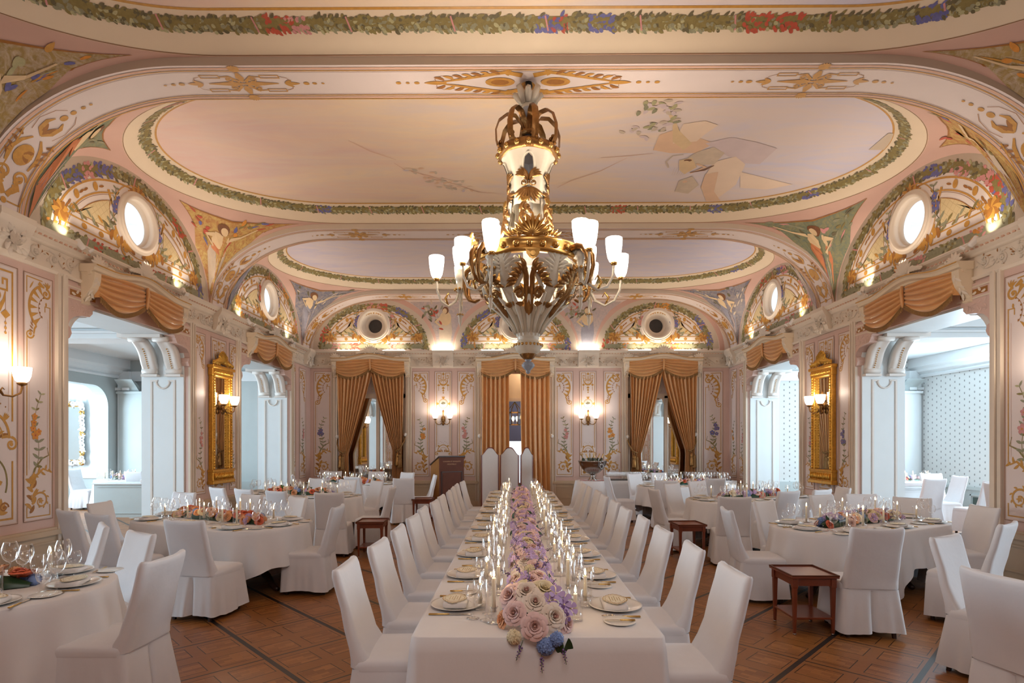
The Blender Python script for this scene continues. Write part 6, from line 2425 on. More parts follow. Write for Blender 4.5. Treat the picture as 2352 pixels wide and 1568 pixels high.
        r0 = 0.58
        b.tube([(r0 * cos(a), r0 * sin(a), 3.66), ((r0 + rad) / 2 * cos(a), (r0 + rad) / 2 * sin(a), 3.60), (ox, oy, 3.60)], [0.05, 0.04, 0.035], 'ivory', 10)
        for s2 in (-1, 1):
            pts = []
            for j in range(9):
                th = j / 8
                rr = r0 + 0.02 + 0.18 * sin(PI * th)
                pts.append((rr * cos(a + s2 * 0.12 * (1 - th)), rr * sin(a + s2 * 0.12 * (1 - th)), 3.66 - 0.34 * th + 0.08 * sin(2 * PI * th)))
            b.tube(pts, [0.03, 0.034, 0.03, 0.026, 0.022, 0.02, 0.018, 0.016, 0.008], 'bronze', 6)
        b.build('bracket_arm', br)
        cup(br, (ox, oy, 3.70))
        lamp('cup_light', 'POINT', (CH[0] + ox, CH[1] + oy, 4.02), 13, WARM, 0.05)
        outs = {0: ((-62, 0.30), (38, 0.27)), 1: ((-75, 0.34), (50, 0.18)), 2: ((-40, 0.26), (62, 0.40)), 3: ((-42, 0.36), (48, 0.22))}[i]
        for j, (da, ln) in enumerate(outs):
            q = a + R(da)
            ex, ey = ox + ln * cos(q), oy + ln * sin(q)
            f = lambda k: (ox + (ex - ox) * k, oy + (ey - oy) * k)
            b = MB()
            b.tube([(*f(0.05), 3.44), (*f(0.2), 3.33), (*f(0.5), 3.27), (*f(0.8), 3.32), (*f(0.97), 3.44), (*f(1.0), 3.56)], [0.016, 0.016, 0.015, 0.014, 0.013, 0.012], 'ivory', 8)
            b.tube([(*f(0.5), 3.27), (*f(0.62), 3.36), (*f(0.5), 3.42), (*f(0.42), 3.37)], [0.012, 0.016, 0.012, 0.005], 'brass', 6)
            b.lathe([(0.0, 3.545), (0.03, 3.555), (0.035, 3.57), (0.03, 3.585), (0.0, 3.585)], 12, 'brass', (ex, ey, 0))
            b.build('arm', br)
            cup(br, (ex, ey, 3.58))
            lamp('cup_light', 'POINT', (CH[0] + ex, CH[1] + ey, 3.90), 13, WARM, 0.05)
    return t


chandelier()


# ---------------------------------------------------------------- chairs in white slipcovers
def rrect(w, d, cx, cy_, z, r, n=6):
    pts = []
    for (sx, sy, a0) in ((1, 1, 0), (-1, 1, 90), (-1, -1, 180), (1, -1, 270)):
        for i in range(n):
            a = R(a0 + 90 * i / (n - 1))
            pts.append((cx + sx * (w / 2 - r) + r * cos(a), cy_ + sy * (d / 2 - r) + r * sin(a), z))
    return pts


def dense(loop, k):
    out = []
    n = len(loop)
    per = [0.0]
    for i in range(n):
        p, q = loop[i], loop[(i + 1) % n]
        per.append(per[-1] + math.dist(p, q))
    for j in range(k):
        s = per[-1] * j / k
        i = 0
        while per[i + 1] < s:
            i += 1
        f = (s - per[i]) / ((per[i + 1] - per[i]) or 1)
        p, q = loop[i], loop[(i + 1) % n]
        out.append(tuple(p[a] + (q[a] - p[a]) * f for a in range(3)))
    return out


def make_chair():
    t = thing('dining_chair', 'x', 'chair')
    b = MB()
    lv = [(0.43, 0.46, 0.13, -0.165, 0.035), (0.48, 0.46, 0.105, -0.182, 0.035), (0.54, 0.455, 0.08, -0.205, 0.03), (0.64, 0.445, 0.066, -0.232, 0.028), (0.76, 0.44, 0.06, -0.262, 0.026), (0.88, 0.44, 0.058, -0.293, 0.025), (0.935, 0.442, 0.056, -0.308, 0.024), (0.958, 0.436, 0.048, -0.314, 0.022), (0.968, 0.42, 0.032, -0.317, 0.015)]
    loops = []
    for z, w_, d, c, r in lv:
        l = dense(rrect(w_, d, 0, c, z, r), 44)
        l2 = []
        for (x, y, zz) in l:
            # softly dished front, corners drawn up into points, faint creases
            dish = 0.012 * (1 - (2 * x / w_) ** 2) * min(1, (zz - 0.43) / 0.2)
            up = 0.016 * abs(2 * x / w_) ** 3 * max(0, (zz - 0.86) / 0.11)
            cr = 0.003 * sin(24 * zz + 9 * x)
            l2.append((x, y - (dish if y > c else 0.2 * dish) + cr, zz + up - 0.006 * (zz > 0.9) * (1 - abs(2 * x / w_))))
        loops.append(l2)
    b.loft(loops, 'white_satin', True, False, True)
    b.build('backrest', t)
    b = MB()
    K = 132
    loops = []
    for z, w_, d, cy_, r in ((0.415, 0.475, 0.475, 0.015, 0.05), (0.44, 0.478, 0.478, 0.015, 0.05), (0.462, 0.47, 0.47, 0.015, 0.05), (0.476, 0.44, 0.44, 0.015, 0.05), (0.482, 0.3, 0.3, 0.02, 0.05), (0.484, 0.1, 0.1, 0.02, 0.03)):
        loops.append(dense(rrect(w_, d, 0, cy_, z, r), 44))
    b.loft(loops, 'white_satin', True, False, True)
    b.build('seat', t)
    b = MB()
    loops = []
    for j in range(9):
        s = j / 8
        z = 0.425 - 0.375 * s
        w_, d = 0.470 + 0.07 * s, 0.470 + 0.065 * s
        l = dense(rrect(w_, d, 0, 0.015 - 0.012 * s, z, 0.03), K)
        l2 = []
        for i, (x, y, zz) in enumerate(l):
            a = 2 * PI * i / K
            rp = s ** 1.2 * (0.010 * sin(7 * a + 0.6) + 0.006 * sin(13 * a + 2.0) + 0.004 * sin(23 * a))
            vx, vy = x, y - 0.015
            L_ = math.hypot(vx, vy)
            nx, ny = vx / L_, vy / L_
            # inverted pleat in the middle of back, tucks at the back corners
            pl = 0.0
            if y < -0.15:
                pl = -0.045 * s ** 0.5 * math.exp(-((x - 0.01) / 0.016) ** 2) + 0.008 * s * math.exp(-((x + 0.04) / 0.03) ** 2)
            l2.append((x + nx * rp, y + ny * rp - pl * 0 + (-pl), zz + 0.012 * s * sin(3 * a + 1)))
        loops.append(l2)
    b.loft(loops, 'white_satin', True)
    b.build('skirt', t)
    for sx in (-1, 1):
        for sy in (-1, 1):
            b = MB()
            x, y = sx * 0.19, 0.01 + sy * 0.19
            b.loft([rrect(0.028, 0.028, x * 1.02, y + (sy < 0) * -0.03, 0.0, 0.004, 3), rrect(0.04, 0.04, x, y, 0.2, 0.004, 3), rrect(0.042, 0.042, x, y, 0.41, 0.004, 3)], 'darkwood', False, True, True)
            b.build('leg', t)
    return t


ch0 = make_chair()
ch_used = [False]


def chair(back, head, label, group):
    """back: (x, y) under the top of the backrest; head: direction the sitter faces, degrees"""
    h = R(head)
    loc = (back[0] + 0.315 * cos(h), back[1] + 0.315 * sin(h), back[2] if len(back) > 2 else 0.0)
    if not ch_used[0]:
        ch_used[0] = True
        o = ch0
        o.location, o.rotation_euler = loc, (0, 0, h - PI / 2)
        o['label'], o['group'] = label, group
    else:
        o = dup(ch0, loc, h - PI / 2, label, group)
    return o


TCX, TW, TY0, TY1 = 0.11, 1.245, 2.757, 11.15
CHL = [3.41 + 0.735 * i for i in range(11)]
CHR = [3.26 + 0.765 * i for i in range(11)]
rnd = random.Random(17)
for i, y in enumerate(CHL):
    chair((-1.03 + rnd.uniform(-0.02, 0.02), y), rnd.uniform(-3, 3), 'white slipcovered chair, %s from the near end, left of the long table' % nth(i + 1), 'chairs along the long table')
for i, y in enumerate(CHR):
    chair((1.25 + rnd.uniform(-0.02, 0.02), y), 180 + rnd.uniform(-3, 3), 'white slipcovered chair, %s from the near end, right of the long table' % nth(i + 1), 'chairs along the long table')

TBL = {'L1': ('nearest left table', (-3.95, 3.55), 12, 2.45, 1.25),
       'L2': ('second left table', (-3.65, 6.95), 153, 2.5, 1.2),
       'L3': ('third left table', (-4.0, 10.45), 153, 2.6, 1.2),
       'L4': ('farthest left table', (-3.85, 13.5), 155, 2.4, 1.15),
       'R1': ('nearest right table', (4.35, 3.35), 25, 2.45, 1.25),
       'R2': ('second right table', (4.1, 6.75), 30, 2.5, 1.2),
       'R3': ('third right table', (4.1, 9.9), 30, 2.6, 1.2),
       'R4': ('farthest right table', (3.9, 12.95), 25, 2.5, 1.15)}
CHAIRS = {'L1': [((-3.67, 5.02), 222, 'seen edge-on on the far side'), ((-3.04, 4.58), 238, 'facing us on the far side'), ((-2.26, 3.62), 180, 'at the end near the long table')],
          'L2': [((-3.13, 5.32), 80, 'seen from behind, rightmost on the near side'), ((-4.30, 5.80), 66, 'seen from behind, second from right on the near side'), ((-4.86, 6.10), 62, 'seen from behind, leftmost on the near side'), ((-5.12, 6.93), 5, 'in profile at the left end by the wall pier'), ((-2.06, 6.55), 182, 'in profile at the right end'), ((-2.93, 7.62), 232, 'facing us, rightmost on the far side'), ((-3.74, 8.0), 245, 'facing us mid far side'), ((-4.9, 8.35), 252, 'facing us, leftmost on the far side')],
          'L3': [((-2.75, 8.32), 95, 'seen from behind, rightmost on the near side'), ((-3.66, 8.62), 66, 'seen from behind mid near side'), ((-4.32, 8.95), 62, 'seen from behind, second from left on the near side'), ((-4.9, 9.25), 58, 'seen from behind, leftmost on the near side'), ((-2.04, 9.35), 180, 'in profile at the right end'), ((-2.68, 10.95), 225, 'facing us, rightmost on the far side'), ((-3.36, 11.35), 246, 'facing us mid far side'), ((-4.1, 11.7), 250, 'facing us, leftmost on the far side')],
          'L4': [((-2.33, 11.75), 100, 'seen from behind, rightmost on the near side'), ((-3.55, 12.28), 70, 'seen from behind, leftmost on the near side'), ((-5.1, 12.9), 20, 'in profile at the left end'), ((-4.75, 14.75), 270, 'facing us, leftmost on the far side'), ((-3.6, 14.65), 262, 'facing us mid far side'), ((-2.7, 14.15), 240, 'facing us, rightmost on the far side')],
          'R1': [((3.36, 4.45), 300, 'facing us on the far side'), ((2.68, 3.15), 15, 'seen from behind at the left end')],
          'R2': [((3.1, 4.87), 85, 'seen from behind on the near side'), ((2.34, 6.30), -6, 'in profile at the left end beside the small table'), ((3.12, 7.15), 305, 'facing us, leftmost on the far side'), ((4.3, 8.0), 292, 'facing us mid far side'), ((4.95, 8.15), 262, 'facing us, second from right on the far side'), ((5.40, 6.55), 178, 'showing its front at the right end'), ((4.48, 5.18), 125, 'seen from behind at the right of the near side'), ((5.3, 7.6), 230, 'facing us, rightmost on the far side')],
          'R3': [((2.98, 7.72), 80, 'seen from behind, leftmost on the near side'), ((4.15, 8.62), 112, 'seen from behind mid near side'), ((4.82, 8.92), 118, 'seen from behind, rightmost on the near side'), ((2.2, 9.05), 8, 'in profile at the left end'), ((2.83, 10.3), 308, 'facing us, leftmost on the far side'), ((3.5, 10.98), 298, 'facing us, second from left on the far side'), ((5.4, 9.35), 176, 'in profile at the right end by the gilt mirror')],
          'R4': [((2.94, 11.1), 78, 'seen from behind, leftmost on the near side'), ((4.15, 11.75), 100, 'seen from behind, rightmost on the near side'), ((1.98, 12.35), 5, 'in profile at the left end'), ((2.85, 13.65), 300, 'facing us, leftmost on the far side'), ((3.55, 14.1), 285, 'facing us, rightmost on the far side')]}
for k in CHAIRS:
    for (bk, hd, wh) in CHAIRS[k]:
        chair(bk, hd, 'white covered chair %s, %s' % (wh, TBL[k][0]), 'chairs at the round-ended tables')
chair((-1.85, 13.0), 195, 'white slipcovered chair standing alone beside the wooden lectern', 'single chairs')
for bk, hd, wh in (((-11.0, 14.0, 0.08), 0, 'left one before the carved mirror'), ((-11.5, 13.0, 0.08), 5, 'right one before the carved mirror'), ((-8.75, 12.9, 0.08), 90, 'behind the grey sideboard'), ((-10.3, 11.4, 0.08), 40, 'at the edge of the opening')):
    chair(bk, hd, 'white covered chair in the left side room, %s' % wh, 'chairs in the side rooms')
for bk, hd, wh in (((7.6, 10.3, 0.08), 95, 'seen from behind beside the white sideboard'), ((8.75, 11.2, 0.08), 175, 'in profile by the radiator panel'), ((8.9, 12.2, 0.08), 262, 'facing us behind the others'), ((7.72, 9.1, 0.08), 20, 'in profile at the edge of the opening'), ((8.2, 9.75, 0.08), 100, 'behind the edge one')):
    chair(bk, hd, 'white covered chair in the right side room, %s' % wh, 'chairs in the side rooms')


# ---------------------------------------------------------------- tables and cloths
def stad(L, W, k, z=0.0, off=0.0):
    l, r = (L - W) / 2, W / 2 + off
    per = 4 * l + 2 * PI * r
    out = []
    for i in range(k):
        s = per * i / k
        if s < 2 * l:
            out.append((-l + s, -r, 0, -1, s))
        elif s < 2 * l + PI * r:
            a = (s - 2 * l) / r - PI / 2
            out.append((l + r * cos(a), r * sin(a), cos(a), sin(a), s))
        elif s < 4 * l + PI * r:
            q = s - 2 * l - PI * r
            out.append((l - q, r, 0, 1, s))
        else:
            a = (s - 4 * l - PI * r) / r + PI / 2
            out.append((-l + r * cos(a), r * sin(a), cos(a), sin(a), s))
    return out, per


TZ = 0.755


def table_cloth(L, W, seed, floorlen=False):
    rnd = random.Random(seed)
    k = 200
    base, per = stad(L, W, k)
    nf = int(per / 0.24)
    ph = rnd.uniform(0, 6)
    b = MB()
    loops = []
    for f in (0.25, 0.6, 0.9):
        loops.append([(x * f, y * f, TZ) for x, y, nx, ny, s in base])
    loops.append([(x - nx * 0.006, y - ny * 0.006, TZ - 0.001) for x, y, nx, ny, s in base])
    loops.append([(x + nx * 0.004, y + ny * 0.004, TZ - 0.012) for x, y, nx, ny, s in base])
    for j in range(1, 12):
        q = j / 11
        row = []
        for x, y, nx, ny, s in base:
            th = math.atan2(y, x)
            cor = max(0.0, abs(sin(2 * th)) - 0.25) / 0.75
            drop = (0.40 + 0.30 * cor ** 2) if not floorlen else 0.715
            d = drop * q
            fold = 0.5 + 0.5 * sin(2 * PI * nf * s / per + ph + 0.8 * sin(3 * th))
            fold = fold * 0.7 + 0.3 * (0.5 + 0.5 * sin(2 * PI * (nf * 0.53) * s / per + 2 * ph))
            amp = (0.02 + 0.075 * (1 if abs(ny) < 0.999 else 0.4)) * q ** 1.3
            o = 0.006 + 0.015 * q + amp * fold
            row.append((x + nx * o, y + ny * o, TZ - 0.012 - d))
        loops.append(row)
    b.loft(loops, 'linen', True, True, False)
    return b


def dining_table(L, W):
    t = thing('dining_table', 'x', 'table')
    b = MB()
    lo, _ = stad(L - 0.03, W - 0.03, 64)
    b.loft([[(x, y, 0.70) for x, y, *_ in lo], [(x, y, 0.745) for x, y, *_ in lo]], 'darkwood', False, True, True)
    b.build('tabletop', t)
    for sx in (-1, 1):
        px_ = sx * (L - W) / 2 * 0.9
        b = MB()
        b.lathe([(0.14, 0.70), (0.10, 0.66), (0.06, 0.62), (0.075, 0.52), (0.12, 0.42), (0.13, 0.34), (0.09, 0.26), (0.11, 0.22), (0.13, 0.16), (0.08, 0.12), (0.0, 0.12)], 18, 'darkwood', (px_, 0, 0))
        b.build('pedestal', t)
        for q in range(3):
            a = R(90 * sx * 0 + 120 * q + (0 if sx > 0 else 180))
            b = MB()
            pts = [(px_ + r_ * cos(a), r_ * sin(a), z) for r_, z in ((0.08, 0.22), (0.18, 0.23), (0.28, 0.16), (0.36, 0.07), (0.42, 0.035), (0.45, 0.025))]
            b.tube(pts, [0.035, 0.04, 0.036, 0.03, 0.03, 0.025], 'darkwood', 8)
            b.build('foot', t)
    return t


tab0 = {}
for k, (nm, c, ang, L, W) in TBL.items():
    t = dining_table(L, W)
    t.location, t.rotation_euler = (c[0], c[1], 0), (0, 0, R(ang))
    t['label'] = 'dark wooden pedestal table under the cloth, the %s' % nm
    t['group'] = 'round-ended dining tables'
    o = table_cloth(L, W, sum(map(ord, k))).build('tablecloth', None, (c[0], c[1], 0.0))
    o.rotation_euler = (0, 0, R(ang))
    tag(o, 'white linen tablecloth with hanging folds on the %s' % nm, 'tablecloth', 'cloths on the round-ended tables')

# the long table
b = MB()
k = 420
lp = dense(rrect(TW, TY1 - TY0, TCX, (TY0 + TY1) / 2, 0, 0.02), k)
cxm, cym = TCX, (TY0 + TY1) / 2
loops = [[(TCX + (x - TCX) * 0.3, cym + (y - cym) * 0.9, TZ) for x, y, z in lp], [(TCX + (x - TCX) * 0.98, cym + (y - cym) * 0.998, TZ) for x, y, z in lp], [(x, y, TZ - 0.003) for x, y, z in lp]]
for j in range(1, 11):
    q = j / 10
    row = []
    for i, (x, y, z) in enumerate(lp):
        ex = 1 if abs(abs(x - TCX) - TW / 2) < 0.004 else 0
        nx = (1 if x > TCX else -1) if ex else 0.0
        ny = 0.0 if ex else (1 if y > cym else -1)
        cx_ = min(abs(abs(x - TCX) - TW / 2), 1)
        edge = math.exp(-((abs(abs(y - cym) - (TY1 - TY0) / 2)) / 0.14) ** 2) if ex else math.exp(-(cx_ / 0.14) ** 2)
        s = y * 5.2 if ex else x * 7.0
        f = 0.5 + 0.5 * sin(s + 0.7 * sin(1.7 * s)) * 0.7
        o_ = 0.006 + 0.012 * q + (0.028 * f + 0.05 * edge) * q ** 1.2
        row.append((x + nx * o_, y + ny * o_, TZ - 0.006 - 0.72 * q))
    loops.append(row)
b.loft(loops, 'linen', True, True, False)
tag(b.build('tablecloth'), 'white linen cloth falling to the floor over the long middle table', 'tablecloth')


# ---------------------------------------------------------------- place settings
def make_set():
    S = {}
    b = MB()
    b.lathe([(0.0, 0.004), (0.085, 0.004), (0.095, 0.008), (0.14, 0.018), (0.152, 0.021), (0.152, 0.018), (0.10, 0.004), (0.06, 0.0), (0.0, 0.0)], 36, 'china')
    S['dinner_plate'] = b.build('dinner_plate')
    b = MB()
    b.lathe([(0.0, 0.003), (0.05, 0.003), (0.083, 0.012), (0.085, 0.010), (0.05, 0.0), (0.0, 0.0)], 28, 'china')
    S['bread_plate'] = b.build('bread_plate')
    b = MB()
    lo = []
    for z, w_, d in ((0.0, 0.185, 0.125), (0.008, 0.195, 0.135), (0.026, 0.195, 0.135), (0.033, 0.18, 0.12)):
        lo.append([(x, y, zz + 0.003 * sin(20 * x)) for x, y, zz in dense(rrect(w_, d, 0, 0, z, 0.012), 40)])
    b.loft(lo, 'linen', True, True, True)
    S['napkin'] = b.build('napkin')
    # scalloped menu card with a gilt edge
    t = bpy.data.objects.new('menu_card', None)
    COL.objects.link(t)
    n = 72
    def sc(i, k, z):
        a = 2 * PI * i / n
        r_ = 1 + 0.035 * cos(18 * a) + 0.05 * cos(4 * a)
        return (0.098 * k * r_ * cos(a), 0.068 * k * r_ * sin(a), z)
    b = MB()
    b.loft([[sc(i, 1, 0) for i in range(n)], [sc(i, 1, 0.003) for i in range(n)]], 'paper', False, True, True)
    b.build('card', t)
    b = MB()
    b.loft([[sc(i, 1.0, 0.0036) for i in range(n)], [sc(i, 0.93, 0.0038) for i in range(n)]], 'gold', False)
    b.loft([[sc(i, 0.80, 0.0036) for i in range(n)], [sc(i, 0.77, 0.0038) for i in range(n)]], 'gold', False)
    for q in range(5):
        w_ = (0.05, 0.035, 0.055, 0.03, 0.04)[q]
        b.box((-w_, 0.028 - 0.014 * q, 0.0031), (w_, 0.031 - 0.014 * q, 0.0036), 'gold')
    b.build('gilt_edge', t)
    S['menu_card'] = t

    def cutl(name, fork, L):
        t = bpy.data.objects.new(name, None)
        COL.objects.link(t)
        b = MB()
        b.loft([rrect(0.010, 0.004, 0, 0, 0, 0.0015, 3)] * 0 + [[(x, y_, z + 0.006) for x, z, _ in rrect(w_, h_, 0, 0, 0, h_ * 0.4, 4)] for y_, w_, h_ in ((-L * 0.5, 0.010, 0.006), (-L * 0.48, 0.016, 0.009), (-L * 0.25, 0.012, 0.008), (-L * 0.05, 0.011, 0.008), (0.0, 0.008, 0.006))], 'gold', True, True, True)
        b.build('handle', t)
        b = MB()
        if fork:
            b.tube([(0, 0, 0.006), (0, L * 0.15, 0.008), (0, L * 0.24, 0.010)], [0.004, 0.004, 0.007], 'cutlery', 6)
            for q in (-1.5, -0.5, 0.5, 1.5):
                b.tube([(q * 0.004, L * 0.24, 0.010), (q * 0.0055, L * 0.34, 0.012), (q * 0.0055, L * 0.5, 0.008)], [0.002, 0.0018, 0.001], 'cutlery', 4)
        else:
            b.loft([[(-0.004 + x, L * f, 0.005), (0.009 * (1 - f * 0.3), L * f, 0.006), (-0.004 + x, L * f, 0.0075)] for f, x in ((0.0, 0), (0.25, -0.004), (0.42, -0.002), (0.5, 0.006))], 'cutlery', False, True, True)
        b.build('tines' if fork else 'blade', t)
        return t
    S['fork'] = cutl('fork', True, 0.21)
    S['knife'] = cutl('knife', False, 0.23)
    S['butter_knife'] = cutl('butter_knife', False, 0.16)

    def gls(name, h, r, st, op):
        b = MB()
        b.lathe([(0.0, 0.001), (r * 0.80, 0.0015), (r * 0.82, 0.003), (r * 0.4, 0.006), (0.006, 0.014), (0.0038, 0.03), (0.0036, st * 0.9), (0.006, st), (r * 0.45, st + 0.008), (r * 0.8, st + (h - st) * 0.2), (r, st + (h - st) * 0.48), (r * 0.96, st + (h - st) * 0.72), (r * op, h - 0.001), (r * op * 0.985, h), (r * op * 0.96, h - 0.002)], 22, 'glass')
        return b.build(name)
    S['red_wine_glass'] = gls('red_wine_glass', 0.265, 0.05, 0.125, 0.72)
    S['white_wine_glass'] = gls('white_wine_glass', 0.245, 0.043, 0.125, 0.74)
    S['goblet'] = gls('goblet', 0.185, 0.042, 0.085, 0.8)
    for k in S:
        if k != 'menu_card' and S[k].type == 'MESH' or True:
            S[k]['category'] = 'x'
    return S


SET = make_set()
SETU = set()
SETC = {'dinner_plate': ('plate', 'white dinner plate'), 'bread_plate': ('plate', 'small white bread plate'), 'napkin': ('napkin', 'folded white napkin'),
        'menu_card': ('card', 'scalloped gilt-edged menu card'), 'fork': ('fork', 'gold-handled fork'), 'knife': ('knife', 'gold-handled dinner knife'), 'butter_knife': ('knife', 'small butter knife'),
        'red_wine_glass': ('glass', 'tall red wine glass'), 'white_wine_glass': ('glass', 'slim white wine glass'), 'goblet': ('glass', 'low water goblet')}
LAY = [('dinner_plate', 0, 0, 0.0, 0), ('napkin', 0, 0, 0.006, 0), ('menu_card', 0, 0, 0.044, 0), ('fork', -0.19, -0.01, 0, 0), ('knife', 0.185, -0.01, 0, 0), ('bread_plate', -0.28, 0.02, 0, 0), ('butter_knife', -0.28, 0.02, 0.008, 0),
       ('goblet', 0.235, 0.115, 0, 0), ('red_wine_glass', 0.255, 0.20, 0, 0), ('white_wine_glass', 0.155, 0.195, 0, 0)]
SETG = {'dinner_plate': 'dinner plates', 'bread_plate': 'bread plates', 'napkin': 'folded napkins', 'menu_card': 'menu cards', 'fork': 'forks', 'knife': 'dinner knives', 'butter_knife': 'butter knives', 'red_wine_glass': 'red wine glasses', 'white_wine_glass': 'white wine glasses', 'goblet': 'water goblets'}


def put(kind, loc, rz, label, group, cat):
    src = SET[kind]
    if kind not in SETU:
        SETU.add(kind)
        o = src
        o.location, o.rotation_euler = loc, (0, 0, rz)
    else:
        o = dup(src, loc, rz)
    o['label'], o['category'], o['group'] = label, cat, group
    return o


def setting(x, y, head, where, rnd, what, z=TZ):
    X = Tm((x, y, 0), R(head) - PI / 2)
    for kind, u, v, h, a in LAY:
        if kind not in what:
            continue
        p = X @ Vector((u + rnd.uniform(-0.008, 0.008), v + rnd.uniform(-0.008, 0.008), 0))
        put(kind, (p.x, p.y, z + 0.001 + h), R(head) - PI / 2 + rnd.uniform(-0.06, 0.06) + a, '%s %s' % (SETC[kind][1], where), SETG[kind], SETC[kind][0])


rnd = random.Random(23)
ALL = set(SETC)
FEW = {'dinner_plate', 'napkin', 'menu_card', 'fork', 'knife', 'bread_plate', 'goblet', 'red_wine_glass', 'white_wine_glass'}
for i in range(11):
    setting(TCX - TW / 2 + 0.165, 3.29 + 0.745 * i, 0, 'at the %s place from the near end, left of long table' % nth(i + 1), rnd, ALL)
    setting(TCX + TW / 2 - 0.165, 3.27 + 0.752 * i, 180, 'at the %s place from the near end, right of long table' % nth(i + 1), rnd, ALL)
for k, (nm, c, ang, L, W) in TBL.items():
    a = R(ang)
    seats = []
    for u in (-0.78, 0.0, 0.78):
        seats += [(u, -W / 2 + 0.2, 90), (u, W / 2 - 0.2, -90)]
    seats += [(L / 2 - 0.2, 0, 180), (-L / 2 + 0.2, 0, 0)]
    ws = []
    for u, v, h in seats:
        ws.append((c[0] + u * cos(a) - v * sin(a), c[1] + u * sin(a) + v * cos(a), h + ang))
    near = min(range(8), key=lambda i: ws[i][1])
    an = lambda i: math.atan2(ws[i][1] - c[1], ws[i][0] - c[0])
    order = sorted(range(8), key=lambda i: (an(near) - an(i)) % (2 * PI))
    for j, i in enumerate(order):
        x, y, h = ws[i]
        if k == 'R1' and x > 4.2:
            continue
        setting(x, y, h, 'at the %s place clockwise from the near end, %s' % (nth(j + 1), nm), rnd, FEW)


# ---------------------------------------------------------------- candles
def make_candle(h):
    t = thing('candle', 'x', 'candle')
    b = MB()
    b.lathe([(0.0, 0.0), (0.0115, 0.0), (0.011, h * 0.6), (0.0105, h - 0.004), (0.009, h), (0.004, h - 0.002), (0.0, h - 0.002)], 14, 'wax')
    b.build('wax', t)
    b = MB()
    b.tube([(0, 0, h - 0.003), (0.001, 0, h + 0.006)], 0.0012, 'wick', 5)
    b.build('wick', t)
    b = MB()
    b.lathe([(0.0, h + 0.004), (0.0042, h + 0.009), (0.0058, h + 0.016), (0.0048, h + 0.026), (0.0022, h + 0.038), (0.0, h + 0.046)], 10, 'flame')
    b.build('flame', t)
    return t


def make_hurricane(h):
    t = thing('hurricane_glass', 'x', 'candle holder')
    b = MB()
    b.lathe([(0.040, 0.001), (0.0415, 0.003), (0.0415, h), (0.0405, h + 0.001), (0.039, h)], 24, 'hglass')
    b.build('chimney', t)
    b = MB()
    b.lathe([(0.0, 0.002), (0.032, 0.002), (0.034, 0.006), (0.032, 0.04), (0.026, 0.043), (0.016, 0.046), (0.0165, 0.062), (0.0135, 0.062), (0.0135, 0.03), (0.0, 0.03)], 24, 'glass', ripple=lambda a, z: 0.05 * cos(12 * a) * (z < 0.041))
    b.build('candle_cup', t)
    return t


def make_stick(h):
    t = thing('glass_candlestick', 'x', 'candlestick')
    b = MB()
    b.lathe([(0.0, 0.002), (0.038, 0.003), (0.04, 0.006), (0.02, 0.014), (0.012, 0.03), (0.018, h * 0.4), (0.010, h * 0.55), (0.018, h * 0.7), (0.010, h * 0.8), (0.024, h), (0.018, h), (0.013, h - 0.03), (0.0, h - 0.03)], 20, 'glass')
    b.build('stem', t)
    b = MB()
    b.lathe([(0.047, 0.001), (0.0485, 0.003), (0.0485, 0.235), (0.0475, 0.236), (0.046, 0.235)], 24, 'hglass')
    b.build('chimney', t)
    return t


CAND = [make_candle(h) for h in (0.11, 0.145, 0.18)]
HUR = [make_hurricane(h) for h in (0.17, 0.21)]
STK = [make_stick(0.085)]
used = set()


def place(protos, i, loc, rz, label, group):
    p = protos[i % len(protos)]
    if p.name not in used:
        used.add(p.name)
        p.location, p.rotation_euler = loc, (0, 0, rz)
        o = p
    else:
        o = dup(p, loc, rz)
    o['label'], o['group'] = label, group
    return o


def candle_at(x, y, z, rnd, where, light=0.0, stick=False):
    ci = rnd.randrange(3)
    if stick:
        place(STK, 0, (x, y, z + 0.001), rnd.uniform(0, 6), 'chimneyed glass candlestick ' + where, 'glass candlesticks')
        zz = 0.057
    else:
        place(HUR, rnd.randrange(2), (x, y, z + 0.001), rnd.uniform(0, 6), 'clear hurricane glass ' + where, 'hurricane glasses')
        zz = 0.033
    place(CAND, ci, (x, y, z + zz), rnd.uniform(0, 6), 'lit ivory candle ' + where, 'lit candles')
    if light:
        lamp('candle_light', 'POINT', (x, y, z + zz + (0.11, 0.145, 0.18)[ci] + 0.028), light, (1.0, 0.66, 0.32), 0.012)


rnd = random.Random(29)
for sd, sgn, nm in ((0, -1, 'left'), (1, 1, 'right')):
    for i in range(31):
        y = 2.98 + 0.262 * i + rnd.uniform(-0.05, 0.05)
        x = 0.095 + sgn * (0.20 + (0.085 if i % 2 else 0.0) + rnd.uniform(0, 0.03))
        candle_at(x, y, TZ, rnd, 'beside the long flower runner, %s from the near end on its %s' % (nth(i + 1), nm), 0.42 if i % 2 == 0 else 0.0, (i * 7 + sd) % 5 == 0)


# ---------------------------------------------------------------- flowers
def petal(b, m, r0, r1, z0, z1, a, wd, curl, n=4):
    """cupped petal from radius r0/height z0 to r1/z1 in direction a"""
    vs, fs = [], []
    for j in range(n + 1):
        t = j / n
        r_ = r0 + (r1 - r0) * (t ** 0.8) + curl * max(0, t - 0.7) * 0.6
        z = z0 + (z1 - z0) * sin(PI / 2 * t) - curl * max(0, t - 0.75) * 0.9
        w_ = wd * (0.35 + 0.65 * sin(PI * min(0.86, 0.16 + 0.62 * t)))
        for i in range(5):
            s = (i - 2) / 2
            aa = a + s * w_
            rr = r_ * (1 - 0.05 * s * s)
            vs.append((rr * cos(aa), rr * sin(aa), z - 0.12 * (z1 - z0) * s * s * t))
    for j in range(n):
        for i in range(4):
            q = j * 5 + i
            fs.append((q, q + 1, q + 6, q + 5))
    b.add(vs, fs, m, True)


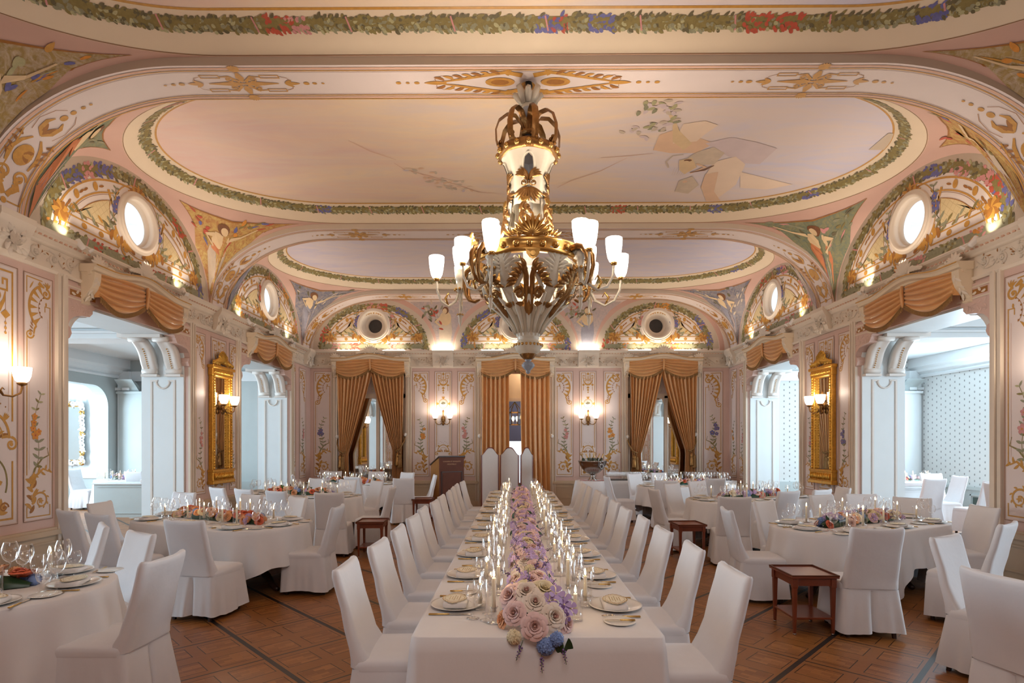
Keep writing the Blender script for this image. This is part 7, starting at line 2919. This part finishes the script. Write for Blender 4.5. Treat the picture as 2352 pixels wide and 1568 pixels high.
def rose_mesh(outer, inner):
    b = MB()
    for k, (n, r0, r1, z1, wd, cu) in enumerate(((6, 0.010, 0.050, 0.026, 0.62, 0.05), (5, 0.009, 0.040, 0.036, 0.68, 0.03), (5, 0.008, 0.029, 0.041, 0.72, 0.012))):
        for i in range(n):
            petal(b, outer, r0, r1, 0.0, z1, 2 * PI * i / n + 0.5 * k, wd, cu)
    for k, (n, r1, z1) in enumerate(((4, 0.019, 0.042), (3, 0.011, 0.042))):
        for i in range(n):
            petal(b, inner if k else outer, 0.004, r1, 0.006, z1, 2 * PI * i / n + 0.7 * k, 0.95, 0.0, 3)
    b.ball((0, 0, 0.028), 0.006, inner, 6, 4)
    return b


def blossom_mesh(m):
    b = MB()
    rr = random.Random(4)
    for q in range(3):
        cx_, cy_, cz = ((0, 0, 0.02), (0.028, 0.012, 0.01), (-0.02, 0.024, 0.012))[q]
        o = MB()
        for i in range(5):
            petal(o, m, 0.002, 0.026, 0.0, 0.010, 2 * PI * i / 5 + q, 0.5, 0.0, 3)
        b.add([(x + cx_, y + cy_, z + cz) for x, y, z in o.v], o.f, m, True)
        b.ball((cx_, cy_, cz + 0.005), 0.004, 'creamf', 5, 4)
    return b


def hydrangea_mesh(m):
    b = MB()
    rr = random.Random(6)
    for i in range(26):
        z = 0.15 + 0.85 * i / 25
        a = i * 2.4
        s = math.sqrt(max(0, 1 - z * z))
        n = Vector((s * cos(a), s * sin(a), z))
        c = n * 0.040
        e1 = n.orthogonal().normalized()
        e2 = n.cross(e1)
        for k in range(4):
            q = PI / 2 * k + a
            d = e1 * cos(q) + e2 * sin(q)
            p = n.cross(d)
            b.add([c, c + d * 0.008 + p * 0.006, c + d * 0.015 + n * 0.002, c + d * 0.008 - p * 0.006], [(0, 1, 2, 3)], m, True)
    b.ball((0, 0, 0), 0.036, m, 10, 6)
    return b


def leaf_mesh(m):
    b = MB()
    vs, fs = [], []
    for j in range(7):
        t = j / 6
        w_ = 0.020 * sin(PI * min(0.97, 0.05 + t * 0.95)) ** 0.8
        z = 0.02 * sin(PI * t * 0.8)
        vs += [(-w_, 0.09 * t, z + 0.006), (0, 0.09 * t, z), (w_, 0.09 * t, z + 0.006)]
    for j in range(6):
        for i in range(2):
            q = j * 3 + i
            fs.append((q, q + 1, q + 4, q + 3))
    b.add(vs, fs, m, True)
    return b


def spike_mesh(m):
    b = MB()
    b.tube([(0, 0, 0), (0.004, 0, 0.06), (0.01, 0, 0.11)], 0.0018, 'green', 5)
    for i in range(12):
        a = i * 2.4
        z = 0.035 + 0.006 * i
        b.ball((0.008 * cos(a) + z * 0.08, 0.008 * sin(a), z), 0.006 * (1.1 - i / 16), m, 5, 4)
    return b


FM = {}
for nm, mesh in (('rose_i', rose_mesh('rosew', 'rosein')), ('rose_b', rose_mesh('rosep', 'rosein')), ('rose_p', rose_mesh('roseo', 'roseo')), ('rose_c', rose_mesh('rosec', 'rosec')), ('rose_y', rose_mesh('creamf', 'creamf')),
                 ('bl_l', blossom_mesh('lilacf')), ('bl_p', blossom_mesh('rosep')), ('bl_v', blossom_mesh('violet')), ('hy_b', hydrangea_mesh('bluef')), ('hy_c', hydrangea_mesh('creamf')), ('hy_l', hydrangea_mesh('lilacf')), ('hy_o', hydrangea_mesh('roseo')),
                 ('leaf_g', leaf_mesh('green')), ('leaf_d', leaf_mesh('dkgreen')), ('spike', spike_mesh('violet'))):
    o = mesh.build(nm)
    FM[nm] = o.data
    bpy.data.objects.remove(o)
KIND = {'rose': 'rose', 'bl': 'blossom', 'hy': 'hydrangea', 'leaf': 'leaf', 'spike': 'flower_spike'}


def flower(key, p, n, s, parent, rnd):
    o = bpy.data.objects.new(KIND[key.split('_')[0]], FM[key])
    COL.objects.link(o)
    o.parent = parent
    q = Vector(n).normalized().to_track_quat('Z', 'Y').to_matrix().to_4x4() @ Matrix.Rotation(rnd.uniform(0, 6.28), 4, 'Z')
    o.location = p
    o.rotation_euler = q.to_euler()
    o.scale = (s, s, s)
    return o


def runner(t, L, hw, hz, mix, count, rnd, taper=False, y0=0.0):
    """mound of flowers along local +y from y0; mix: list of (key, weight)"""
    b = MB()
    n = int(L / 0.06)
    loops = []
    for i in range(n + 1):
        y = y0 + L * i / n
        e = min(1, 0.35 + i / 3, 0.35 + (n - i) / 3)
        k = 0.75 + 0.2 * sin(5 * y)
        loops.append([(hw * 0.72 * e * k * cos(PI * j / 6), y, 0.004 + hz * 0.62 * e * k * sin(PI * j / 6)) for j in range(7)])
    b.loft(loops, 'dkgreen', True, closed=False)
    b.build('foliage_base', t)
    keys = [k for k, w_ in mix for _ in range(w_)]
    for i in range(count):
        y = y0 + L * (i + rnd.random()) / count
        a = rnd.uniform(0.10, 0.90) * PI
        e = min(1, 0.55 + (y - y0) / 0.25, 0.55 + (y0 + L - y) / 0.25)
        key = rnd.choice(keys)
        out = {'rose': 0.88, 'bl': 1.08, 'hy': 0.85, 'leaf': 0.95, 'spike': 1.0}[key.split('_')[0]]
        p = (hw * 0.80 * e * out * cos(a), y, max(0.02, hz * 0.72 * e * out * sin(a)))
        d = (cos(a) * 0.9, rnd.uniform(-0.75, 0.05), sin(a) * 0.9)
        sc_ = rnd.uniform(0.85, 1.15)
        if key.startswith('leaf'):
            sc_ *= 1.0
        flower(key, p, d, sc_, t, rnd)


rnd = random.Random(41)
t = thing('flower_runner', 'long runner of ivory roses and lilac blossoms down the middle of the long table', 'flowers', (0.095, 0, TZ + 0.002))
runner(t, 7.9, 0.150, 0.165, [('rose_i', 3), ('rose_b', 4), ('rose_y', 2), ('bl_l', 8), ('bl_p', 3), ('hy_c', 2), ('hy_l', 3), ('leaf_g', 1), ('leaf_d', 1), ('spike', 2)], 520, rnd, y0=2.92)
# the near end: big open roses tumbling over the table edge
for key, p, n, s in (('rose_b', (-0.095, 2.80, 0.10), (-0.4, -0.9, 0.5), 1.1), ('rose_b', (-0.005, 2.745, 0.055), (0.05, -1.0, 0.35), 1.2), ('rose_i', (0.0, 2.85, 0.135), (0.1, -0.8, 0.7), 1.15), ('rose_i', (0.085, 2.80, 0.085), (0.4, -0.9, 0.4), 1.2), ('rose_b', (-0.11, 2.92, 0.15), (-0.6, -0.6, 0.6), 1.25),
                     ('bl_l', (0.10, 2.90, 0.16), (0.3, -0.8, 0.7), 1.6), ('bl_l', (0.13, 2.86, 0.12), (0.5, -0.8, 0.5), 1.5), ('bl_v', (0.12, 2.83, 0.10), (0.4, -0.8, 0.4), 1.2), ('rose_b', (0.145, 2.84, 0.04), (0.8, -0.6, 0.2), 1.0), ('rose_p', (-0.15, 2.90, 0.04), (-0.9, -0.4, 0.2), 0.9),
                     ('hy_b', (0.05, 2.74, -0.035), (0.1, -1.0, -0.2), 1.1), ('hy_b', (0.10, 2.735, 0.0), (0.3, -1.0, 0.1), 0.9), ('hy_c', (-0.10, 2.75, 0.005), (-0.4, -0.9, 0.1), 0.9), ('spike', (-0.06, 2.745, -0.01), (-0.3, -0.5, -1.0), 0.9), ('spike', (0.03, 2.735, -0.06), (0.0, -0.4, -1.0), 0.9), ('spike', (0.13, 2.735, -0.02), (0.2, -0.4, -1.0), 0.9),
                     ('rose_i', (-0.04, 2.90, 0.17), (0, -0.6, 0.8), 1.2), ('rose_y', (0.05, 2.95, 0.17), (0.2, -0.5, 0.8), 1.2), ('spike', (-0.02, 2.95, 0.18), (-0.1, 0.1, 1.0), 1.0)):
    flower(key, p, n, s, t, rnd)
for x, y, z, r3, s in ((0.16, 2.745, 0.0, (R(-120), 0, R(-160)), 1.3), (0.12, 2.742, 0.01, (R(-110), 0, R(160)), 1.1), (0.03, 2.742, -0.02, (R(-120), 0, R(185)), 0.8)):
    o = flower('leaf_d', (x, y, z), (0, 0, 1), s, t, rnd)
    o.rotation_euler = r3
WARMMIX = [('rose_p', 5), ('rose_c', 3), ('rose_y', 2), ('hy_o', 3), ('hy_b', 2), ('bl_p', 2), ('bl_l', 2), ('leaf_g', 2), ('leaf_d', 1), ('hy_l', 1)]
SOFTMIX = [('rose_b', 4), ('rose_p', 2), ('rose_c', 1), ('rose_y', 2), ('hy_l', 2), ('hy_b', 2), ('bl_l', 3), ('bl_v', 1), ('leaf_g', 2), ('leaf_d', 1), ('spike', 1)]
for k, (nm, c, ang, L, W) in TBL.items():
    t = thing('flower_runner', 'low runner of %s flowers down the middle of the %s' % ('orange, peach and blue' if k[0] == 'L' else 'blush, peach and lilac', nm), 'flowers', (c[0], c[1], TZ + 0.002), R(ang) - PI / 2, 'flower runners on the round-ended tables')
    runner(t, 1.55, 0.14, 0.16, WARMMIX if k[0] == 'L' else SOFTMIX, 76 if k in ('L2', 'R2') else 60, rnd, y0=-0.775)
    a = R(ang)
    for i in range(10):
        u = -0.72 + 1.44 * (i // 2) / 4 + rnd.uniform(-0.08, 0.08)
        v = (1 if i % 2 else -1) * (0.19 + rnd.uniform(0, 0.06))
        x, y = c[0] + u * cos(a) - v * sin(a), c[1] + u * sin(a) + v * cos(a)
        if k == 'R1' and x > 4.0:
            continue
        candle_at(x, y, TZ, rnd, 'beside the flowers, %s along the %s side of the %s' % (nth(i // 2 + 1), 'far' if (v * cos(a) > 0) else 'near', nm), 0.5 if i in (2, 7) else 0.0, i == 5)


# ---------------------------------------------------------------- small mahogany side tables
def make_side_table():
    t = thing('side_table', 'x', 'side table')
    w_, d, h = 0.42, 0.46, 0.535
    b = MB()
    b.bevbox((-w_ / 2, -d / 2, h - 0.03), (w_ / 2, d / 2, h - 0.012), 'mahog', 0.004)
    for a, c in (((-w_ / 2, -d / 2, h - 0.014), (w_ / 2, -d / 2 + 0.012, h)), ((-w_ / 2, d / 2 - 0.012, h - 0.014), (w_ / 2, d / 2, h)), ((-w_ / 2, -d / 2, h - 0.014), (-w_ / 2 + 0.012, d / 2, h)), ((w_ / 2 - 0.012, -d / 2, h - 0.014), (w_ / 2, d / 2, h))):
        b.box(a, c, 'walnut')
    b.build('tabletop', t)
    b = MB()
    e = 0.03
    b.box((-w_ / 2 + e, -d / 2 + e, h - 0.10), (w_ / 2 - e, -d / 2 + e + 0.018, h - 0.03), 'mahog')
    b.box((-w_ / 2 + e, d / 2 - e - 0.018, h - 0.10), (w_ / 2 - e, d / 2 - e, h - 0.03), 'mahog')
    b.box((-w_ / 2 + e, -d / 2 + e, h - 0.10), (-w_ / 2 + e + 0.018, d / 2 - e, h - 0.03), 'mahog')
    b.box((w_ / 2 - e - 0.018, -d / 2 + e, h - 0.10), (w_ / 2 - e, d / 2 - e, h - 0.03), 'mahog')
    b.build('apron', t)
    for sx in (-1, 1):
        for sy in (-1, 1):
            x, y = sx * (w_ / 2 - 0.04), sy * (d / 2 - 0.04)
            b = MB()
            b.loft([rrect(0.022, 0.022, x, y, 0.012, 0.002, 2), rrect(0.03, 0.03, x, y, 0.2, 0.002, 2), rrect(0.038, 0.038, x, y, h - 0.12, 0.002, 2), rrect(0.046, 0.046, x, y, h - 0.11, 0.002, 2), rrect(0.046, 0.046, x, y, h - 0.03, 0.002, 2)], 'mahog', False, True, True)
            g = b.build('leg', t)
            b = MB()
            b.lathe([(0.0, 0.0), (0.014, 0.0), (0.015, 0.012), (0.0, 0.013)], 10, 'silver', (x, y, 0))
            b.build('glide', g)
    b = MB()
    b.bevbox((-w_ / 2 + 0.03, -d / 2 + 0.03, 0.135), (w_ / 2 - 0.03, d / 2 - 0.03, 0.155), 'mahog', 0.004)
    b.build('shelf', t)
    return t


st0 = make_side_table()
for i, (x, y, rz, lb) in enumerate(((-2.18, 8.62, 0.05, 'between the second and third left tables'), (-1.97, 12.05, 0.0, 'in front of the lectern'), (2.53, 8.36, 0.05, 'between the second and third right tables'), (2.65, 5.24, 0.0, 'nearest, at the second right table'))):
    o = st0 if i == 0 else dup(st0, (x, y, 0), rz)
    o.location, o.rotation_euler = (x, y, 0), (0, 0, rz)
    o['label'] = 'small square mahogany side table with a low shelf, ' + lb
    o['group'] = 'mahogany side tables'

# ---------------------------------------------------------------- lectern
t = thing('lectern', 'tall brown wooden lectern with lettering on its front, left of the folding screen', 'lectern', (-1.75, 14.45, 0), R(28))
b = MB()
hw, dp = 0.33, 0.30
b.prism([(-dp, 0.06), (dp, 0.06), (dp, 1.14), (-dp, 1.36)], -hw, -hw + 0.03, 'oakv', lambda u, v, h: (h, u, v))
b.build('side_panel', t)
b = MB()
b.prism([(-dp, 0.06), (dp, 0.06), (dp, 1.14), (-dp, 1.36)], hw - 0.03, hw, 'oakv', lambda u, v, h: (h, u, v))
b.build('side_panel', t)
b = MB()
b.box((-hw, -dp - 0.02, 0.06), (hw, -dp + 0.01, 1.36), 'walnut')
b.build('front_panel', t)
b = MB()
for (x0, x1, z0, z1) in ((-hw + 0.05, hw - 0.05, 0.98, 1.0), (-hw + 0.05, -hw + 0.07, 0.14, 1.0), (hw - 0.07, hw - 0.05, 0.14, 1.0), (-hw + 0.05, hw - 0.05, 0.14, 0.16)):
    b.box((x0, -dp - 0.032, z0), (x1, -dp - 0.018, z1), 'darkwood')
b.box((-hw + 0.09, -dp - 0.027, 0.2), (hw - 0.09, -dp - 0.019, 0.95), 'walnut')
b.build('panel_moulding', t)
b = MB()
b.prism([(-dp - 0.04, 1.36), (dp + 0.03, 1.135), (dp + 0.03, 1.16), (-dp - 0.04, 1.39)], -hw - 0.025, hw + 0.025, 'darkwood', lambda u, v, h: (h, u, v))
b.build('reading_top', t)
b = MB()
b.box((-hw - 0.015, -dp - 0.03, 0), (hw + 0.015, dp + 0.015, 0.06), 'darkwood')
b.build('plinth', t)
M['lett'] = mat('gold_lettering', srgb(196, 150, 110), 0.5)
for tx, z, s in (('CONGRES ET BANQUETS', 1.235, 0.042), ('MONTREUX', 1.165, 0.045)):
    cu = bpy.data.curves.new('lettering', 'FONT')
    cu.body = tx
    cu.size = s
    cu.align_x = 'CENTER'
    cu.extrude = 0.001
    cu.materials.append(M['lett'])
    tmp = bpy.data.objects.new('lettering', cu)
    COL.objects.link(tmp)
    me = bpy.data.meshes.new_from_object(tmp)
    bpy.data.objects.remove(tmp)
    o = bpy.data.objects.new('lettering', me)
    COL.objects.link(o)
    o.parent = t
    o.location = (0, -dp - 0.0215, z)
    o.rotation_euler = (PI / 2, 0, 0)

# ---------------------------------------------------------------- folding screen
t = thing('folding_screen', 'three-leaf folding screen of pale fabric in arched wooden frames', 'screen', (0, 0, 0))


def leafshape(w_, e=0.0):
    z1, zp = 1.40, 1.605
    pts = [(-w_ / 2 + e, 0.03 + e), (w_ / 2 - e, 0.03 + e), (w_ / 2 - e, z1)]
    n = 14
    for i in range(1, n * 2):
        x = (w_ / 2 - e) * (1 - i / n)
        k = abs(x) / (w_ / 2)
        pts.append((x, z1 + (zp - e - z1) * (0.5 + 0.5 * cos(PI * min(1, max(0.0, (k - 0.12) / 0.88))))))
    pts.append((-w_ / 2 + e, z1))
    return pts


for (xa, ya, xb, yb) in ((-0.875, 14.30, -0.43, 14.52), (-0.40, 14.53, 0.085, 14.38), (0.125, 14.37, 0.44, 14.72)):
    w_ = math.hypot(xb - xa, yb - ya)
    X = Tm(((xa + xb) / 2, (ya + yb) / 2, 0), math.atan2(yb - ya, xb - xa))
    o_, i_ = leafshape(w_), leafshape(w_, 0.028)
    f = lambda pts, y: [tuple(X @ Vector((u, y, v))) for u, v in pts]
    b = MB()
    b.loft([f(i_, -0.014), f(o_, -0.018), f(o_, 0.018), f(i_, 0.014), f(i_, -0.014)], 'mahog', False)
    p = b.build('panel_frame', t)
    b = MB()
    b.prism(leafshape(w_, 0.026), -0.008, 0.008, 'fabric', lambda u, v, h: tuple(X @ Vector((u, h, v))))
    b.build('fabric_panel', p)

# ---------------------------------------------------------------- champagne bowl on a small clothed table
b = MB()
K = 96
loops = []
for r_, z in ((0.15, 0.79), (0.40, 0.79), (0.425, 0.785), (0.43, 0.77)):
    loops.append([(r_ * cos(2 * PI * i / K), r_ * sin(2 * PI * i / K), z) for i in range(K)])
for j in range(1, 9):
    q = j / 8
    loops.append([((0.435 + 0.10 * q + 0.035 * q * sin(9 * 2 * PI * i / K)) * cos(2 * PI * i / K), (0.435 + 0.10 * q + 0.035 * q * sin(9 * 2 * PI * i / K)) * sin(2 * PI * i / K), 0.77 - 0.72 * q) for i in range(K)])
b.loft(loops, 'linen', True, True)
tag(b.build('tablecloth', None, (1.90, 14.0, 0)), 'white cloth on the small round table under the silver champagne bowl', 'tablecloth')
t = thing('champagne_bowl', 'large footed silver champagne bowl full of bottles by the far wall', 'bowl', (1.90, 14.0, 0.792))
b = MB()
b.lathe([(0.0, 0.135), (0.06, 0.14), (0.17, 0.19), (0.27, 0.29), (0.335, 0.40), (0.355, 0.47), (0.365, 0.475), (0.355, 0.482), (0.34, 0.46), (0.32, 0.40), (0.25, 0.30), (0.15, 0.21), (0.0, 0.17)], 40, 'silver')
b.build('body', t)
b = MB()
b.lathe([(0.115, 0.0), (0.12, 0.01), (0.10, 0.03), (0.06, 0.10), (0.05, 0.13), (0.075, 0.145)], 28, 'silver', cap0=True)
b.build('foot', t)
for a in (R(-62), R(118)):
    b = MB()
    c = Vector((0.345 * cos(a), 0.345 * sin(a), 0.40))
    b.ball(tuple(c), 0.035, 'silver', 10, 7)
    pts = [tuple(c + Vector((0.03 * cos(a) - 0.05 * sin(a) * cos(2 * PI * i / 14), 0.03 * sin(a) + 0.05 * cos(a) * cos(2 * PI * i / 14), -0.05 + 0.05 * sin(2 * PI * i / 14)))) for i in range(15)]
    b.tube(pts, 0.008, 'silver', 6, False)
    b.build('ring_handle', t)
bt = None
rnd = random.Random(77)
for i, (x, y, tx, ty) in enumerate(((-0.22, 0.02, 0.55, 0.1), (-0.12, -0.12, 0.35, 0.35), (-0.05, 0.10, 0.1, -0.25), (0.05, -0.10, 0.25, 0.3), (0.13, 0.05, -0.4, 0.1), (0.20, -0.06, -0.55, 0.2), (0.02, 0.18, -0.1, -0.5))):
    loc = (1.90 + x, 14.0 + y, 0.792 + 0.50)
    if bt is None:
        bt = thing('champagne_bottle', 'x', 'bottle')
        b = MB()
        b.lathe([(0.0, -0.16), (0.038, -0.16), (0.044, -0.15), (0.044, -0.02), (0.036, 0.02), (0.02, 0.06), (0.015, 0.10)], 16, 'bottle')
        b.build('glass_body', bt)
        b = MB()
        b.lathe([(0.023, 0.045), (0.017, 0.09), (0.0155, 0.13), (0.018, 0.14), (0.019, 0.165), (0.012, 0.172), (0.0, 0.173)], 14, 'champ')
        b.build('foil', bt)
        o = bt
    else:
        o = dup(bt, loc)
    o.location, o.rotation_euler = loc, (ty * -0.6, tx * -0.9, rnd.uniform(0, 1))
    o['label'] = 'foil-necked bottle in the champagne bowl, %s from the left' % nth(i + 1 if i < 6 else 7)
    o['group'] = 'bottles in the champagne bowl'
for i in range(7):
    a = R(-165 + 25 * i)
    b = MB()
    b.bevbox((-0.055, -0.03, 0), (0.055, 0.03, 0.012), 'ppink', 0.003, Tm((1.90 + 0.27 * cos(a), 14.0 + 0.27 * sin(a), 0.792), a))
    tag(b.build('pink_napkin'), 'small folded pink napkin at the champagne bowl foot, %s from the left' % nth(i + 1), 'napkin', 'pink napkins')

# ---------------------------------------------------------------- clothed buffet with trays of flutes along the right mirror
b = MB()
lp = dense(rrect(3.4, 0.62, 3.93, 14.72, 0, 0.03), 240)
loops = [[(3.93 + (x - 3.93) * 0.6, 14.72 + (y - 14.72) * 0.6, TZ) for x, y, z in lp], [(x, y, TZ - 0.002) for x, y, z in lp]]
for j in range(1, 8):
    q = j / 7
    loops.append([(x + (0.02 + 0.03 * sin(11 * x)) * q * (1 if x > 3.93 else -1) * (abs(x - 3.93) > 1.66), y - (0.015 + 0.022 * (0.5 + 0.5 * sin(9 * x + sin(4 * x)))) * q * (1 if y < 14.72 else -0.3), TZ - 0.72 * q) for x, y, z in lp])
b.loft(loops, 'linen', True, True)
tag(b.build('tablecloth'), 'white cloth on the buffet below the right-hand mirror of the far wall', 'tablecloth')
fl = None
for ti, (x0, x1, nm) in enumerate(((2.34, 3.42, 'left'), (4.36, 5.50, 'right'))):
    b = MB()
    b.bevbox((x0, 14.45, TZ + 0.001), (x1, 14.97, TZ + 0.02), 'iron', 0.006)
    tag(b.build('serving_tray'), 'black tray crowded with flutes at the %s of the buffet' % nm, 'tray', 'serving trays')
    for r_ in range(5):
        for c_ in range(13):
            loc = (x0 + 0.05 + (x1 - x0 - 0.1) * (c_ + 0.5 * (r_ % 2)) / 12.6, 14.50 + 0.105 * r_, TZ + 0.021)
            if fl is None:
                b = MB()
                b.lathe([(0.0, 0.001), (0.03, 0.002), (0.012, 0.006), (0.004, 0.015), (0.0036, 0.055), (0.008, 0.062), (0.022, 0.085), (0.029, 0.13), (0.027, 0.185), (0.026, 0.187), (0.025, 0.185)], 14, 'glass')
                fl = b.build('champagne_flute')
                o = fl
            else:
                o = fl.copy()
                COL.objects.link(o)
            o.location = loc
            tag(o, 'clear flute in the %s row, %s from the left on the %s tray' % (nth(r_ + 1), nth(c_ + 1), nm), 'glass', 'flutes on the buffet trays')

# ---------------------------------------------------------------- side-room furniture
t = thing('framed_mirror', 'white mirror in a carved openwork frame, beyond the left opening', 'mirror', (-12.45, 15.40, 0))
b = MB()
b.box((-0.56, -0.03, 1.25), (0.56, -0.02, 2.70), 'mirror')
b.build('glass', t)
o = Orn(lambda u, v, h: (u, -0.03 - h, v), 0.0)
per = []
for i in range(15):
    per += [(-0.62, 1.2 + 1.55 * i / 14), (0.62, 1.2 + 1.55 * i / 14)]
for i in range(11):
    per += [(-0.6 + 1.2 * i / 10, 1.17), (-0.6 + 1.2 * i / 10, 2.78)]
rnd = random.Random(9)
for i, (u, v) in enumerate(per):
    o.spiral(u, v, 0.075, 0.025, rnd.uniform(0, 6), rnd.choice((-1.3, 1.3)), 0.05, 0.03, 'brass' if i % 5 == 0 else 'white', 0.004, 14, 0.04)
    o.leaf(u, v, rnd.uniform(0, 6), 0.13, 0.06, 'white', 0.008, 0.8, 0.04)
o.rect(-0.57, 1.24, 0.57, 2.71, 0.03, 'brass', 0.004)
o.build('carved_frame', t)
for nm, (x0, x1, y0, y1, h) in (('left', (-9.25, -7.0, 12.35, 12.75, 0.80)), ('right', (6.75, 8.05, 10.9, 11.3, 0.84))):
    t = thing('sideboard', '%s panelled sideboard with a white cloth seen through the nearer %s opening' % ('grey' if nm == 'left' else 'white', nm), 'sideboard')
    b = MB()
    m = 'bgrey' if nm == 'left' else 'bwhite'
    b.box((x0, y0, 0.08), (x1, y1, h), m)
    b.build('body', t)
    b = MB()
    b.bevbox((x0 - 0.03, y0 - 0.03, h), (x1 + 0.03, y1 + 0.03, h + 0.035), 'bwhite', 0.005)
    b.build('worktop', t)
    b = MB()
    for z in (0.16, h - 0.06):
        b.box((x0 + 0.06, y0 - 0.012, z), (x1 - 0.06, y0 - 0.002, z + 0.02), m)
    b.build('panel_moulding', t)
    b = MB()
    b.bevbox(((x0 + x1) / 2 - 0.1, y0 - 0.02, h + 0.036), (x1 + 0.02, y1, h + 0.11), 'linen', 0.012)
    tag(b.build('folded_cloth'), 'folded white cloth lying on the sideboard in the %s side room' % nm, 'cloth', 'folded cloths')
rnd = random.Random(51)
for nm, c, z0 in (('left', (-9.3, 13.6), 0.08), ('right', (8.75, 12.9), 0.08)):
    o = table_cloth(1.5, 1.2, 5).build('tablecloth', None, (c[0], c[1], z0))
    tag(o, 'white cloth over a small laid table in the %s side room' % nm, 'tablecloth', 'cloths in the side rooms')
    d = dining_table(1.5, 1.2)
    d.location = (c[0], c[1], z0)
    d['label'] = 'small pedestal table under its white cloth in the %s side room' % nm
    d['group'] = 'side-room tables'
    t = thing('flower_runner', 'pink and peach flowers on the laid table in the %s side room' % nm, 'flowers', (c[0], c[1], TZ + z0 + 0.002), PI / 2, 'flowers in the side rooms')
    runner(t, 0.9, 0.14, 0.16, SOFTMIX, 34, rnd, y0=-0.45)
    for i in range(6):
        candle_at(c[0] - 0.45 + 0.18 * i, c[1] - 0.24 + rnd.uniform(-0.03, 0.03), TZ + z0, rnd, '%s from the left on the laid table in the %s side room' % (nth(i + 1), nm), 0.5 if i == 3 else 0)
    for i in range(5):
        x, y = c[0] - 0.5 + 0.25 * i, c[1] - 0.42 + 0.05 * (i % 2)
        put('red_wine_glass' if i % 2 else 'goblet', (x, y, TZ + z0 + 0.001), 0, 'clear stemmed glass, %s from the left on the laid table in the %s side room' % (nth(i + 1), nm), 'glasses in the side rooms', 'glass')
